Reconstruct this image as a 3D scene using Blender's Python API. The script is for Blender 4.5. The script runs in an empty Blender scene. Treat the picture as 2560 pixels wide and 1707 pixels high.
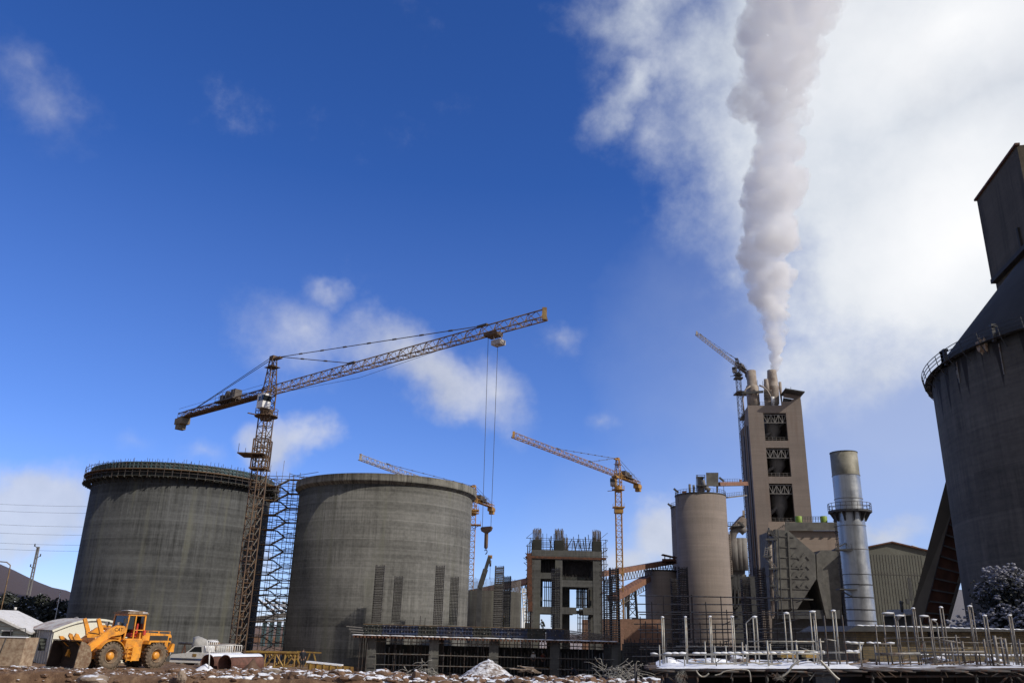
import bpy, bmesh, math, random
from mathutils import Vector, Matrix, noise as mnoise
R = math.radians
SC = bpy.context.scene
COL = SC.collection
random.seed(7)

# ------------------------------------------------------------------ camera model
IW, IH, FPX = 2560.0, 1707.0, 2066.0
EYE = Vector((0, 0, 2.85))
_p, _r = R(19.33), R(1.5)
FW = Vector((0, math.cos(_p), math.sin(_p)))
_rt = Vector((1, 0, 0)); _up = _rt.cross(FW)
RT = math.cos(_r) * _rt + math.sin(_r) * _up
UP = math.cos(_r) * _up - math.sin(_r) * _rt

def ray(px, py):
    return (px - IW / 2) / FPX * RT - (py - IH / 2) / FPX * UP + FW
def at(px, py, Y):
    d = ray(px, py); return EYE + d * (Y / d.y)
def atz(px, py, z):
    d = ray(px, py); return EYE + d * ((z - EYE.z) / d.z)
def cyl_z(px, py, cx, cy, rad):
    """height at which the sight line meets the near wall of an upright cylinder"""
    d = ray(px, py)
    a = d.x ** 2 + d.y ** 2; b = -2 * (d.x * cx + d.y * cy); c = cx * cx + cy * cy - rad * rad
    t = (-b - math.sqrt(max(0, b * b - 4 * a * c))) / (2 * a)
    return (EYE + d * t).z

# ------------------------------------------------------------------ mesh builder
class MB:
    def __init__(s): s.v = []; s.f = []; s.sm = []
    def add(s, vs, fs, smooth=False):
        o = len(s.v); s.v += [Vector(v) for v in vs]
        for f in fs: s.f.append([i + o for i in f]); s.sm.append(smooth)
        return s
    def hexa(s, p):            # 8 points: bottom 4 (ccw), top 4
        return s.add(p, [(3, 2, 1, 0), (4, 5, 6, 7), (0, 1, 5, 4), (1, 2, 6, 5), (2, 3, 7, 6), (3, 0, 4, 7)])
    def box(s, x0, x1, y0, y1, z0, z1):
        return s.hexa([(x0, y0, z0), (x1, y0, z0), (x1, y1, z0), (x0, y1, z0), (x0, y0, z1), (x1, y0, z1), (x1, y1, z1), (x0, y1, z1)])
    def beam(s, p, q, w, h=None, up=(0, 0, 1)):
        p = Vector(p); q = Vector(q); h = h or w; d = (q - p)
        if d.length < 1e-6: return s
        d.normalize(); up = Vector(up)
        if abs(d.dot(up)) > .98: up = Vector((0, 1, 0)) if abs(d.y) < .9 else Vector((1, 0, 0))
        a = d.cross(up).normalized() * (w / 2); b = a.cross(d).normalized() * (h / 2)
        return s.hexa([p - a - b, p + a - b, q + a - b, q - a - b, p - a + b, p + a + b, q + a + b, q - a + b])
    def tube(s, p, q, r, n=6, r2=None, caps=True):
        p = Vector(p); q = Vector(q); d = q - p
        if d.length < 1e-6: return s
        d.normalize(); r2 = r if r2 is None else r2
        u = d.cross(Vector((0, 0, 1)) if abs(d.z) < .9 else Vector((1, 0, 0))).normalized(); w = d.cross(u)
        vs = []
        for c, rr in ((p, r), (q, r2)):
            for i in range(n):
                a = 2 * math.pi * i / n; vs.append(c + (u * math.cos(a) + w * math.sin(a)) * rr)
        fs = [(i, (i + 1) % n, n + (i + 1) % n, n + i) for i in range(n)]
        if caps: fs += [tuple(range(n))[::-1], tuple(range(n, 2 * n))]
        return s.add(vs, fs, n > 5)
    def path(s, pts, r, n=6):
        pts = [Vector(p) for p in pts]; vs = []; N = len(pts); u = None
        for i, p in enumerate(pts):
            d = (pts[min(i + 1, N - 1)] - pts[max(i - 1, 0)]).normalized()
            if u is None: u = d.cross(Vector((0, 0, 1)) if abs(d.z) < .9 else Vector((1, 0, 0))).normalized()
            else: u = (u - d * u.dot(d)).normalized()
            w = d.cross(u)
            for k in range(n):
                a = 2 * math.pi * k / n; vs.append(p + (u * math.cos(a) + w * math.sin(a)) * r)
        fs = []
        for i in range(N - 1):
            for k in range(n): fs.append((i * n + k, i * n + (k + 1) % n, (i + 1) * n + (k + 1) % n, (i + 1) * n + k))
        fs += [tuple(range(n))[::-1], tuple(range((N - 1) * n, N * n))]
        return s.add(vs, fs, True)
    def lathe(s, prof, c=(0, 0), n=48, smooth=True, close=False, a0=0, a1=2 * math.pi):
        full = abs(a1 - a0 - 2 * math.pi) < 1e-6; m = n if full else n + 1
        vs = []
        for r, z in prof:
            for i in range(m):
                a = a0 + (a1 - a0) * i / n; vs.append((c[0] + r * math.cos(a), c[1] + r * math.sin(a), z))
        fs = []; P = len(prof)
        for j in range(P if close else P - 1):
            k = (j + 1) % P
            for i in range(n):
                i2 = (i + 1) % m; fs.append((j * m + i, j * m + i2, k * m + i2, k * m + i))
        return s.add(vs, fs, smooth)
    def disc(s, c, z, r, n=48, up=True):
        vs = [(c[0] + r * math.cos(2 * math.pi * i / n), c[1] + r * math.sin(2 * math.pi * i / n), z) for i in range(n)]
        return s.add(vs, [tuple(range(n)) if up else tuple(range(n))[::-1]])
    def prism(s, poly, d):     # polygon points + extrusion vector
        d = Vector(d); n = len(poly); a = [Vector(p) for p in poly]
        fs = [tuple(range(n)), tuple(range(n, 2 * n))[::-1]] + [(i, n + i, n + (i + 1) % n, (i + 1) % n) for i in range(n)]
        return s.add(a + [p + d for p in a], fs)
    def lattice(s, p, q, w, h, n, rc, rd, up=(0, 0, 1), tri=False, top_in=True, w2=None, h2=None, cross=False):
        """box or triangular lattice boom from p to q (p, q on the bottom centre line)"""
        p = Vector(p); q = Vector(q); d = (q - p).normalized(); up = Vector(up)
        a = d.cross(up).normalized(); u = a.cross(d).normalized()
        w2 = w if w2 is None else w2; h2 = h if h2 is None else h2
        def ring(t):
            c = p.lerp(q, t); ww = (w + (w2 - w) * t) / 2; hh = h + (h2 - h) * t
            if tri: return [c - a * ww, c + a * ww, c + u * hh]
            return [c - a * ww, c + a * ww, c + a * ww + u * hh, c - a * ww + u * hh]
        rs = [ring(i / n) for i in range(n + 1)]; m = len(rs[0])
        for k in range(m): s.tube(rs[0][k], rs[-1][k], rc, 4)
        for i in range(n + 1):
            for k in range(m):
                if not tri or k == 0 or i % 2 == 0: s.tube(rs[i][k], rs[i][(k + 1) % m], rd, 4, caps=False)
        for i in range(n):
            for k in range(m):
                k2 = (k + 1) % m
                if i % 2: k, k2 = k2, k
                s.tube(rs[i][k], rs[i + 1][k2], rd, 4, caps=False)
                if cross: s.tube(rs[i][k2], rs[i + 1][k], rd, 4, caps=False)
        return s
    def build(s, name, mat, parent=None, world=True, smooth=None, clean=False):
        me = bpy.data.meshes.new(name)
        off = Vector((0, 0, 0)); inv = None
        if parent is not None and world:
            inv = chain(parent).inverted()
        vs = [inv @ v for v in s.v] if inv else s.v
        me.from_pydata([tuple(v) for v in vs], [], s.f)
        if any(s.sm) or smooth:
            for poly, k in zip(me.polygons, s.sm): poly.use_smooth = k if smooth is None else smooth
        bm = bmesh.new(); bm.from_mesh(me); bmesh.ops.recalc_face_normals(bm, faces=bm.faces); bm.to_mesh(me); bm.free()
        me.materials.append(mat)
        o = bpy.data.objects.new(name, me); COL.objects.link(o)
        if parent is not None: o.parent = parent
        return o

def chain(o):
    m = Matrix.Identity(4)
    while o is not None:
        m = (Matrix.Translation(o.location) @ o.rotation_euler.to_matrix().to_4x4() @ Matrix.Diagonal((*o.scale, 1))) @ m
        o = o.parent
    return m

def tag(o, label=None, cat=None, group=None, kind=None):
    if label: o['label'] = label
    if cat: o['category'] = cat
    if group: o['group'] = group
    if kind: o['kind'] = kind
    return o
def thing(name, label, cat, loc=(0, 0, 0), rz=0, group=None):
    o = bpy.data.objects.new(name, None); COL.objects.link(o)
    o.location = loc; o.rotation_euler = (0, 0, rz); o.empty_display_size = .3
    return tag(o, label, cat, group)
def copy_tree(o, parent=None):
    c = o.copy(); COL.objects.link(c)
    if parent is not None: c.parent = parent
    for ch in list(o.children): copy_tree(ch, c)
    return c
ORD = ['first', 'second', 'third', 'fourth', 'fifth', 'sixth', 'seventh', 'eighth', 'ninth', 'tenth', 'eleventh', 'twelfth', 'thirteenth', 'fourteenth', 'fifteenth', 'sixteenth', 'seventeenth', 'eighteenth']

# ------------------------------------------------------------------ materials
def nodes(name):
    m = bpy.data.materials.new(name); m.use_nodes = True
    nt = m.node_tree; b = nt.nodes['Principled BSDF']
    return m, nt, b
def N(nt, typ, **kw):
    n = nt.nodes.new(typ)
    for k, v in kw.items():
        if k in n.inputs: n.inputs[k].default_value = v
        else: setattr(n, k, v)
    return n
def L(nt, a, b): nt.links.new(a, b)
def ramp(nt, fac, stops):
    r = nt.nodes.new('ShaderNodeValToRGB'); e = r.color_ramp.elements
    while len(e) < len(stops): e.new(.5)
    for el, (p, c) in zip(e, stops): el.position = p; el.color = (*c, 1) if len(c) == 3 else c
    L(nt, fac, r.inputs[0]); return r.outputs[0]
def mix(nt, fac, a, b, mode='MIX'):
    m = nt.nodes.new('ShaderNodeMix'); m.data_type = 'RGBA'; m.blend_type = mode
    for sock, v in ((m.inputs[0], fac), (m.inputs[6], a), (m.inputs[7], b)):
        if hasattr(v, 'is_output'): L(nt, v, sock)
        elif isinstance(v, (int, float)): sock.default_value = v
        else: sock.default_value = (*v, 1)
    return m.outputs[2]
def math_(nt, op, a, b=0.0, c=None):
    m = nt.nodes.new('ShaderNodeMath'); m.operation = op
    for i, v in enumerate((a, b) if c is None else (a, b, c)):
        if hasattr(v, 'is_output'): L(nt, v, m.inputs[i])
        else: m.inputs[i].default_value = v
    return m.outputs[0]
def tex(nt, coord, scale, detail=4, rough=.55, sc3=None):
    if sc3 is not None:
        mp = N(nt, 'ShaderNodeMapping'); mp.inputs['Scale'].default_value = sc3; L(nt, coord, mp.inputs[0]); coord = mp.outputs[0]
    n = N(nt, 'ShaderNodeTexNoise', Scale=scale, Detail=detail, Roughness=rough); L(nt, coord, n.inputs[0]); return n.outputs[0]
def geo_pos(nt): return N(nt, 'ShaderNodeNewGeometry').outputs['Position']
def bump(nt, b, h, strength=.3, dist=.05):
    n = N(nt, 'ShaderNodeBump', Strength=strength, Distance=dist); L(nt, h, n.inputs['Height']); L(nt, n.outputs[0], b.inputs['Normal'])
def mat(name, col, rough=.7, metal=0, var=.25, scale=1.5, dirt=None, dirt_amt=.35, bmp=0, dscale=None):
    m, nt, b = nodes(name); pos = geo_pos(nt)
    n1 = tex(nt, pos, scale, 6)
    a = tuple(c * (1 - var) for c in col); c2 = tuple(min(1, c * (1 + var)) for c in col)
    o = ramp(nt, n1, [(.3, a), (.7, c2)])
    if dirt:
        n2 = tex(nt, pos, dscale or scale * 2.3, 8, .65)
        f = ramp(nt, n2, [(max(0, .62 - dirt_amt * .6), (0, 0, 0)), (min(1, .8 - dirt_amt * .4), (1, 1, 1))])
        o = mix(nt, f, o, dirt)
    L(nt, o, b.inputs['Base Color']); b.inputs['Roughness'].default_value = rough; b.inputs['Metallic'].default_value = metal
    if bmp: bump(nt, b, n1, bmp)
    return m

def concrete(name, base=(.22, .215, .2), cyl=True, lift=1.25, contrast=1.0, stain=(.12, .12, .09), seed=0.0, streak=1.0):
    """slip-formed concrete: pour lines, fine vertical streaks, large stains"""
    m, nt, b = nodes(name)
    oc = N(nt, 'ShaderNodeTexCoord').outputs['Object']
    sp = N(nt, 'ShaderNodeSeparateXYZ'); L(nt, oc, sp.inputs[0])
    if cyl:
        ang = math_(nt, 'ARCTAN2', sp.outputs[1], sp.outputs[0]); s = math_(nt, 'MULTIPLY', ang, 13.0)
    else: s = math_(nt, 'ADD', sp.outputs[0], math_(nt, 'MULTIPLY', sp.outputs[1], .83))
    s = math_(nt, 'ADD', s, seed)
    cb = N(nt, 'ShaderNodeCombineXYZ'); L(nt, s, cb.inputs[0]); L(nt, sp.outputs[2], cb.inputs[1]); P = cb.outputs[0]
    v1 = tex(nt, P, 1.0, 5, .6, (1.3 , .05 , 1)); v2 = tex(nt, P, 1.0, 3, .6, (4.2, .16, 1))
    h1 = tex(nt, P, 1.0, 6, .7, (.035, 1.7, 1)); big = tex(nt, P, 1.0, 5, .6, (.11, .13, 1)); fine = tex(nt, P, 1.0, 7, .7, (2.2, 2.2, 1))
    am = math_(nt, 'MULTIPLY', math_(nt, 'MAXIMUM', math_(nt, 'SUBTRACT', tex(nt, P, 1.0, 3, .6, (.09, .16, 1)), .36), .03), 4.6)
    val = math_(nt, 'MULTIPLY', math_(nt, 'MULTIPLY_ADD', math_(nt, 'SUBTRACT', v1, .5), 1.7 * streak, math_(nt, 'MULTIPLY', math_(nt, 'SUBTRACT', v2, .5), 1.3 * streak)), am)
    wn = N(nt, 'ShaderNodeTexWhiteNoise', noise_dimensions='1D'); L(nt, math_(nt, 'FLOOR', math_(nt, 'DIVIDE', math_(nt, 'ADD', sp.outputs[2], math_(nt, 'MULTIPLY', big, .5)), lift)), wn.inputs['W'])
    val = math_(nt, 'MULTIPLY_ADD', math_(nt, 'SUBTRACT', wn.outputs[0], .5), .26, val)
    val = math_(nt, 'MULTIPLY_ADD', math_(nt, 'SUBTRACT', h1, .5), 1.25, val)
    val = math_(nt, 'MULTIPLY_ADD', math_(nt, 'SUBTRACT', big, .5), 1.5, val)
    val = math_(nt, 'MULTIPLY_ADD', math_(nt, 'SUBTRACT', fine, .5), 1.1, val)
    fr = math_(nt, 'FRACT', math_(nt, 'DIVIDE', math_(nt, 'ADD', sp.outputs[2], math_(nt, 'MULTIPLY', big, .3)), lift))
    line = math_(nt, 'MULTIPLY', math_(nt, 'GREATER_THAN', fr, .93), math_(nt, 'MULTIPLY', h1, .3))
    val = math_(nt, 'ADD', val, line)
    val = math_(nt, 'MULTIPLY_ADD', val, .62 * contrast, .5)
    o = ramp(nt, val, [(.1, tuple(c * .5 for c in base)), (.5, base), (.9, tuple(c * 1.55 for c in base))])
    st = tex(nt, P, 1.0, 4, .6, (.55, .035, 1))
    f = ramp(nt, math_(nt, 'MULTIPLY_ADD', big, .35, st), [(.72, (0, 0, 0)), (.9, (.75, .75, .75))])
    o = mix(nt, f, o, stain)
    L(nt, o, b.inputs['Base Color']); b.inputs['Roughness'].default_value = .93; b.inputs['Specular IOR Level'].default_value = .25
    bump(nt, b, val, .25, .05)
    return m

def corrug(name, col, scale=4.0, ax=0, rough=.6, dirt=(.15, .1, .06), dirt_amt=.1, metal=0):
    m, nt, b = nodes(name); oc = N(nt, 'ShaderNodeTexCoord').outputs['Object']
    sp = N(nt, 'ShaderNodeSeparateXYZ'); L(nt, oc, sp.inputs[0])
    w = math_(nt, 'SINE', math_(nt, 'MULTIPLY', sp.outputs[ax], scale * 2 * math.pi))
    n2 = tex(nt, oc, 1.2, 7, .65); n3 = tex(nt, oc, .5, 3)
    o = ramp(nt, n3, [(.3, tuple(c * .82 for c in col)), (.7, tuple(min(1, c * 1.1) for c in col))])
    f = ramp(nt, n2, [(.66 - dirt_amt * .5, (0, 0, 0)), (.85 - dirt_amt * .3, (1, 1, 1))]); o = mix(nt, f, o, dirt)
    L(nt, o, b.inputs['Base Color']); b.inputs['Roughness'].default_value = rough; b.inputs['Metallic'].default_value = metal
    bump(nt, b, w, .7, .04)
    return m

def brick_mat(name, c1, c2, mortar, sx=1.0):
    m, nt, b = nodes(name); oc = N(nt, 'ShaderNodeTexCoord').outputs['Object']
    sp = N(nt, 'ShaderNodeSeparateXYZ'); L(nt, oc, sp.inputs[0])
    cb = N(nt, 'ShaderNodeCombineXYZ'); L(nt, math_(nt, 'ADD', sp.outputs[0], sp.outputs[1]), cb.inputs[0]); L(nt, sp.outputs[2], cb.inputs[1])
    t = N(nt, 'ShaderNodeTexBrick', Scale=1.0 / sx); L(nt, cb.outputs[0], t.inputs['Vector'])
    t.inputs['Color1'].default_value = (*c1, 1); t.inputs['Color2'].default_value = (*c2, 1); t.inputs['Mortar'].default_value = (*mortar, 1)
    t.inputs['Brick Width'].default_value = .5; t.inputs['Row Height'].default_value = .17; t.inputs['Mortar Size'].default_value = .02
    n = tex(nt, oc, 1.3, 6); o = mix(nt, .6, t.outputs[0], ramp(nt, n, [(.3, (.5, .5, .5)), (.7, (1.1, 1.1, 1.1))]), 'MULTIPLY')
    L(nt, o, b.inputs['Base Color']); b.inputs['Roughness'].default_value = .9; bump(nt, b, t.outputs[1], .4, .02)
    return m

M = {}
M['silo_a'] = concrete('slipform_concrete_dark', (.066, .068, .068), seed=3, contrast=1.35, streak=1.0)
M['silo_b'] = concrete('slipform_concrete', (.124, .121, .110), seed=41, contrast=1.3, streak=.75, lift=1.3)
M['silo_c'] = concrete('old_concrete', (.062, .058, .05), seed=77)
M['silo_beige'] = concrete('beige_concrete', (.215, .178, .150), seed=11, contrast=.45, stain=(.2, .16, .13), lift=1.9, streak=.6)
def dark_silo_mat():
    m = concrete('soot_dark_concrete', (.106, .087, .064), seed=5, contrast=.9, lift=4.2, streak=1.1, stain=(.05, .045, .04)); nt = m.node_tree; b = nt.nodes['Principled BSDF']
    src = b.inputs['Base Color'].links[0].from_socket; oc = N(nt, 'ShaderNodeTexCoord').outputs['Object']; sp = N(nt, 'ShaderNodeSeparateXYZ'); L(nt, oc, sp.inputs[0])
    cb = N(nt, 'ShaderNodeCombineXYZ'); L(nt, math_(nt, 'MULTIPLY', math_(nt, 'ARCTAN2', sp.outputs[1], sp.outputs[0]), 21.8), cb.inputs[0])
    n1 = tex(nt, cb.outputs[0], .42, 5, .65); n2 = tex(nt, oc, 1.0, 5, .6, (.5, .5, .12))
    drop = math_(nt, 'SUBTRACT', 32.5, sp.outputs[2])                    # metres below the rim: ragged spill stains of differing length
    ln = math_(nt, 'MULTIPLY', math_(nt, 'MAXIMUM', math_(nt, 'SUBTRACT', n1, .50), 0), 46.0)
    f = ramp(nt, math_(nt, 'SUBTRACT', math_(nt, 'ADD', ln, math_(nt, 'MULTIPLY', n2, 1.6)), drop), [(0, (0, 0, 0)), (.9, (.9, .9, .9))])
    L(nt, mix(nt, f, src, (.030, .022, .016)), b.inputs['Base Color']); return m
M['silo_dark'] = dark_silo_mat()
M['dark_sheet'] = concrete('dark_sheet_cladding', (.098, .082, .060), cyl=False, contrast=.5, lift=3.1, streak=.8, stain=(.03, .025, .02))
M['conc'] = concrete('cast_concrete', (.102, .101, .095), cyl=False, lift=1.1)
M['conc_beige'] = concrete('beige_render', (.235, .195, .168), cyl=False, contrast=.4, stain=(.2, .15, .12), lift=1.5, streak=.4)
M['rim'] = concrete('rim_concrete', (.165, .157, .133), seed=19, contrast=1.3, stain=(.07, .07, .05), lift=3, streak=2)
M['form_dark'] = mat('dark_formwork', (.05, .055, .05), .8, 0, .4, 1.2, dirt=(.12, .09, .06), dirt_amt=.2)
M['form_black'] = mat('black_formwork', (.022, .023, .02), .85, 0, .4, 1.2)
M['form_teal'] = mat('teal_formwork', (.06, .12, .14), .7, 0, .5, .9, dirt=(.10, .08, .06), dirt_amt=.3)
M['form_blue'] = mat('blue_formwork', (.03, .055, .13), .7, 0, .5, .8, dirt=(.06, .05, .05), dirt_amt=.4)
M['wood_dark'] = mat('dark_planks', (.075, .05, .035), .9, 0, .4, 2.5)  # one dark brown for the platform planks, tone varied by noise
M['wood'] = mat('weathered_planks', (.20, .13, .07), .9, 0, .4, 2.5, dirt=(.4, .4, .4), dirt_amt=.1)
M['rust'] = mat('rusty_steel', (.16, .065, .035), .85, .2, .4, 2, dirt=(.07, .04, .03), dirt_amt=.4)
M['rebar'] = mat('rebar_steel', (.16, .13, .11), .8, .3, .4, 2.5, dirt=(.4, .42, .45), dirt_amt=.15)
M['rebar_dark'] = mat('dark_rebar', (.05, .045, .045), .85, .2, .4, 2)
M['flight'] = mat('grey_stair_sheet', (.42, .42, .41), .8, 0, .2, 2)
M['hoop'] = mat('frosted_hoops', (.15, .145, .135), .8, .1, .3, 2.5)
M['tuft'] = mat('frost_tufts', (.27, .27, .31), .9, 0, .45, 5.0, bmp=.8)
M['scaf'] = mat('scaffold_tube', (.20, .20, .19), .6, .5, .3, 2, dirt=(.12, .06, .03), dirt_amt=.3)
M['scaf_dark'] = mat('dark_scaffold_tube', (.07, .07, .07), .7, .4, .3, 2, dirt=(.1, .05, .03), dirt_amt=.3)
M['pipe_pale'] = mat('pale_pipe', (.36, .35, .31), .5, .3, .2, 3, dirt=(.3, .2, .12), dirt_amt=.2)
M['crane_y'] = mat('crane_orange', (.46, .25, .06), .6, .1, .3, .8, dirt=(.22, .12, .04), dirt_amt=.35, dscale=.9)
M['crane_old'] = mat('crane_old_orange', (.24, .14, .058), .7, .1, .3, .8, dirt=(.085, .05, .03), dirt_amt=.6, dscale=.8)
M['crane_jib'] = mat('crane_jib_ochre', (.36, .24, .09), .7, .1, .3, .8, dirt=(.12, .07, .04), dirt_amt=.4, dscale=.9)
M['crane_w'] = mat('crane_pale', (.45, .42, .38), .6, .1, .3, .8, dirt=(.2, .1, .05), dirt_amt=.3)
M['crane_dark'] = mat('crane_dark', (.11, .095, .085), .7, .2, .3, .8)
M['ballast'] = mat('ballast_concrete', (.22, .18, .13), .9, 0, .3, .8)
M['yellow'] = mat('lattice_yellow', (.34, .22, .05), .65, .1, .25, 1.2, dirt=(.2, .1, .04), dirt_amt=.35)
M['cable'] = mat('steel_cable', (.08, .08, .085), .6, .4, .1)
M['white'] = mat('white_paint', (.72, .71, .68), .55, 0, .08, 1.5, dirt=(.35, .3, .25), dirt_amt=.12)
M['cream'] = mat('cream_sheet', (.84, .82, .68), .6, 0, .05, .8, dirt=(.6, .55, .42), dirt_amt=.08)
M['pipe_shaded'] = mat('shaded_pipe', (.19, .18, .165), .6, .3, .25, 3, dirt=(.12, .08, .05), dirt_amt=.3)  # darker copy of the pale pipe, right platform's shade put into the colour
M['gallery_side'] = mat('gallery_grey_sheet', (.17, .15, .125), .85, 0, .15, .4)
M['greyrib'] = corrug('grey_ribbed_sheet', (.42, .42, .44), 3.5, 1, .55, (.3, .28, .26), .05)
M['roofrib'] = corrug('rusty_ribbed_roof', (.70, .66, .58), 3.5, 1, .6, (.30, .14, .07), .4)
M['siding'] = corrug('pale_green_siding', (.46, .50, .44), 4.0, 2, .6, (.3, .3, .25), .1)
M['claddark'] = mat('ware_cladding', (.115, .115, .092), .8, 0, .15, .25, dirt=(.08, .075, .06), dirt_amt=.25, dscale=.5)
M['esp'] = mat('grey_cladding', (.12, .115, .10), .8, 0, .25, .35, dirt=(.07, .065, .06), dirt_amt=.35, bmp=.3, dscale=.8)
M['esp_lit'] = concrete('sunlit_cladding', (.27, .215, .175), cyl=False, contrast=.35, stain=(.2, .15, .12), lift=1.6, streak=.3)  # paler copy of the filter cladding, sunlight put into its colour
M['steel_dark'] = mat('dark_steel', (.06, .06, .06), .7, .3, .3, 1)
M['glass'] = mat('dark_glass', (.015, .018, .02), .08, 0, .1)
M['glass_cab'] = mat('cab_glass', (.04, .05, .055), .06, 0, .1)
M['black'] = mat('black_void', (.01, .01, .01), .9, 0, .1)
M['brown'] = mat('brown_cladding', (.17, .07, .038), .85, 0, .35, .7)
M['brick'] = brick_mat('yellow_brick', (.21, .155, .08), (.15, .115, .06), (.10, .09, .07))
M['brick_red'] = brick_mat('terracotta_brick', (.30, .155, .095), (.24, .125, .08), (.22, .15, .11))
M['snow'] = mat('snow', (.82, .84, .88), .6, 0, .06, 2.0, bmp=.3)
M['loader'] = mat('loader_yellow', (.80, .335, .035), .40, 0, .12, 1.5, dirt=(.30, .15, .055), dirt_amt=.26, dscale=2.2)
M['loader_dark'] = mat('loader_dark_parts', (.03, .03, .03), .7, .1, .3, 2)
M['bucket'] = mat('bucket_worn', (.34, .27, .18), .8, .1, .35, 2, dirt=(.16, .09, .05), dirt_amt=.5)
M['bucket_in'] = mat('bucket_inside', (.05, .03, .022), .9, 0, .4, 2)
M['tyre'] = mat('muddy_tyre', (.10, .075, .055), .95, 0, .35, 3, dirt=(.19, .14, .09), dirt_amt=.4)
M['red'] = mat('red_paint', (.5, .05, .03), .5)
M['exhaust'] = mat('exhaust_rust', (.20, .06, .04), .85, .2)
M['ink'] = mat('lettering_dark', (.05, .02, .015), .6)
M['chrome'] = mat('cylinder_steel', (.5, .5, .5), .3, .8, .1)
M['pipe_red'] = mat('red_oxide_pipe', (.17, .075, .055), .8, .1, .25, 1.5, dirt=(.1, .05, .035), dirt_amt=.4)
M['bark'] = mat('bark', (.06, .045, .035), .95, 0, .3, 4)
M['leaf'] = mat('dark_foliage', (.03, .034, .026), .9, 0, .5, 1.1, dirt=(.62, .64, .70), dirt_amt=.10, dscale=1.3)
M['leaf_frost'] = mat('frosted_foliage', (.028, .03, .03), .9, 0, .5, 1.1, dirt=(.20, .20, .235), dirt_amt=.52, dscale=1.5)
M['frost'] = mat('frosted_twigs', (.5, .5, .52), .8, 0, .2, 3)
M['tarp'] = mat('tan_board', (.40, .31, .22), .85, 0, .2, 1.6, dirt=(.22, .14, .09), dirt_amt=.35, bmp=.2)
M['green'] = mat('green_drum', (.20, .30, .03), .6, 0, .2, 1)
M['conveyor'] = corrug('rust_brown_gallery', (.24, .12, .075), 1.0, 0, .7, (.10, .05, .035), .35)
M['plaster'] = mat('grey_render', (.2, .19, .18), .9, 0, .2, .6)
M['cloth'] = mat('pale_cloth', (.36, .35, .33), .9, 0, .15, 3)
M['skin'] = mat('skin', (.35, .2, .13), .6, 0, .05)
M['jacket'] = mat('dark_jacket', (.02, .022, .03), .9, 0, .2, 6)
M['olive'] = mat('olive_jacket', (.12, .10, .045), .9, 0, .2, 6)
M['trousers'] = mat('dark_trousers', (.025, .025, .03), .9, 0, .2, 6)

# galvanised chimney: panel seams and streaks
def stack_mat():
    m, nt, b = nodes('galvanised_sheet'); oc = N(nt, 'ShaderNodeTexCoord').outputs['Object']
    n1 = tex(nt, oc, .7, 6, .6); n2 = tex(nt, oc, 1.0, 5, .6, (3.5, 3.5, .12))
    v = math_(nt, 'MULTIPLY_ADD', n2, .5, math_(nt, 'MULTIPLY', n1, .5))
    o = ramp(nt, v, [(.3, (.26, .27, .275)), (.5, (.36, .37, .375)), (.72, (.45, .46, .46))])
    L(nt, o, b.inputs['Base Color']); b.inputs['Metallic'].default_value = .75
    L(nt, ramp(nt, n1, [(.3, (.33, .33, .33)), (.7, (.5, .5, .5))]), b.inputs['Roughness'])
    return m
M['stack'] = stack_mat()
M['stack_top'] = mat('sooty_sheet', (.30, .28, .22), .65, .3, .3, .35, dirt=(.16, .15, .11), dirt_amt=.4, dscale=.4)
# ------------------------------------------------------------------ ground
def sstep(a, b, x):
    t = max(0, min(1, (x - a) / (b - a))); return t * t * (3 - 2 * t)
def nz(x, y, s, o=0): return mnoise.noise(Vector((x * s + o, y * s - o, o * .37)))
def edge_y(x):
    return 50.6 + 1.1 * nz(x, 0, .11, 3) + .45 * nz(x, 0, .5, 9) + 5.5 * sstep(6, 12, x)
def gz(x, y):
    e = edge_y(x)
    z = -2.0 * sstep(62, 84, y) - .3 * sstep(-16, -8, x) * sstep(56, 62, y)
    near = 1 - sstep(75, 110, y)
    z += near * (.16 * nz(x, y, .35, 1) + .10 * nz(x, y, 1.1, 5) + .05 * nz(x, y, 2.7, 8))
    z += near * .22 * sstep(-17, -13, x) * max(0, nz(x, y, .55, 12)) * (1 - sstep(58, 62, y))
    d = sstep(0, 2.4, e - y)
    z = z * (1 - d) + (-5 + .5 * nz(x, y, .3, 4)) * d
    if 0.02 < d < .98: z += .18 * nz(x, y, .9, 21) + .12 * nz(x * 3, y, .8, 31)
    z += 6.2 * (1 - sstep(3, 12, y)) if y < 12 else 0
    if y > 300: z += 0
    return z
def axis(parts):
    out = []
    for a, b, s in parts:
        n = max(1, round((b - a) / s)); out += [a + (b - a) * i / n for i in range(n)]
    return out + [parts[-1][1]]
xs = axis([(-5000, -600, 1100), (-600, -120, 80), (-120, -50, 7), (-50, -34, 1), (-34, 30, .36), (30, 60, 1.5), (60, 120, 8), (120, 600, 80), (600, 5000, 1100)])
ys = axis([(-400, -40, 90), (-40, 0, 5), (0, 40, 1.6), (40, 46, .8), (46, 57.5, .26), (57.5, 68, .5), (68, 90, 2), (90, 160, 7), (160, 700, 60), (700, 6000, 900)])
m, nt, b = nodes('muddy_ground')
pos = geo_pos(nt); gn = N(nt, 'ShaderNodeSeparateXYZ'); L(nt, N(nt, 'ShaderNodeNewGeometry').outputs['Normal'], gn.inputs[0])
px = N(nt, 'ShaderNodeSeparateXYZ'); L(nt, pos, px.inputs[0])
n1 = tex(nt, pos, .5, 7, .65); n2 = tex(nt, pos, 2.4, 8, .7); n3 = tex(nt, pos, 1.0, 6, .6, (1.7, 1.7, .25))
c = ramp(nt, math_(nt, 'MULTIPLY_ADD', n2, .45, math_(nt, 'MULTIPLY', n1, .6)), [(.35, (.055, .03, .017)), (.52, (.14, .078, .042)), (.7, (.26, .165, .095))])
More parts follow.
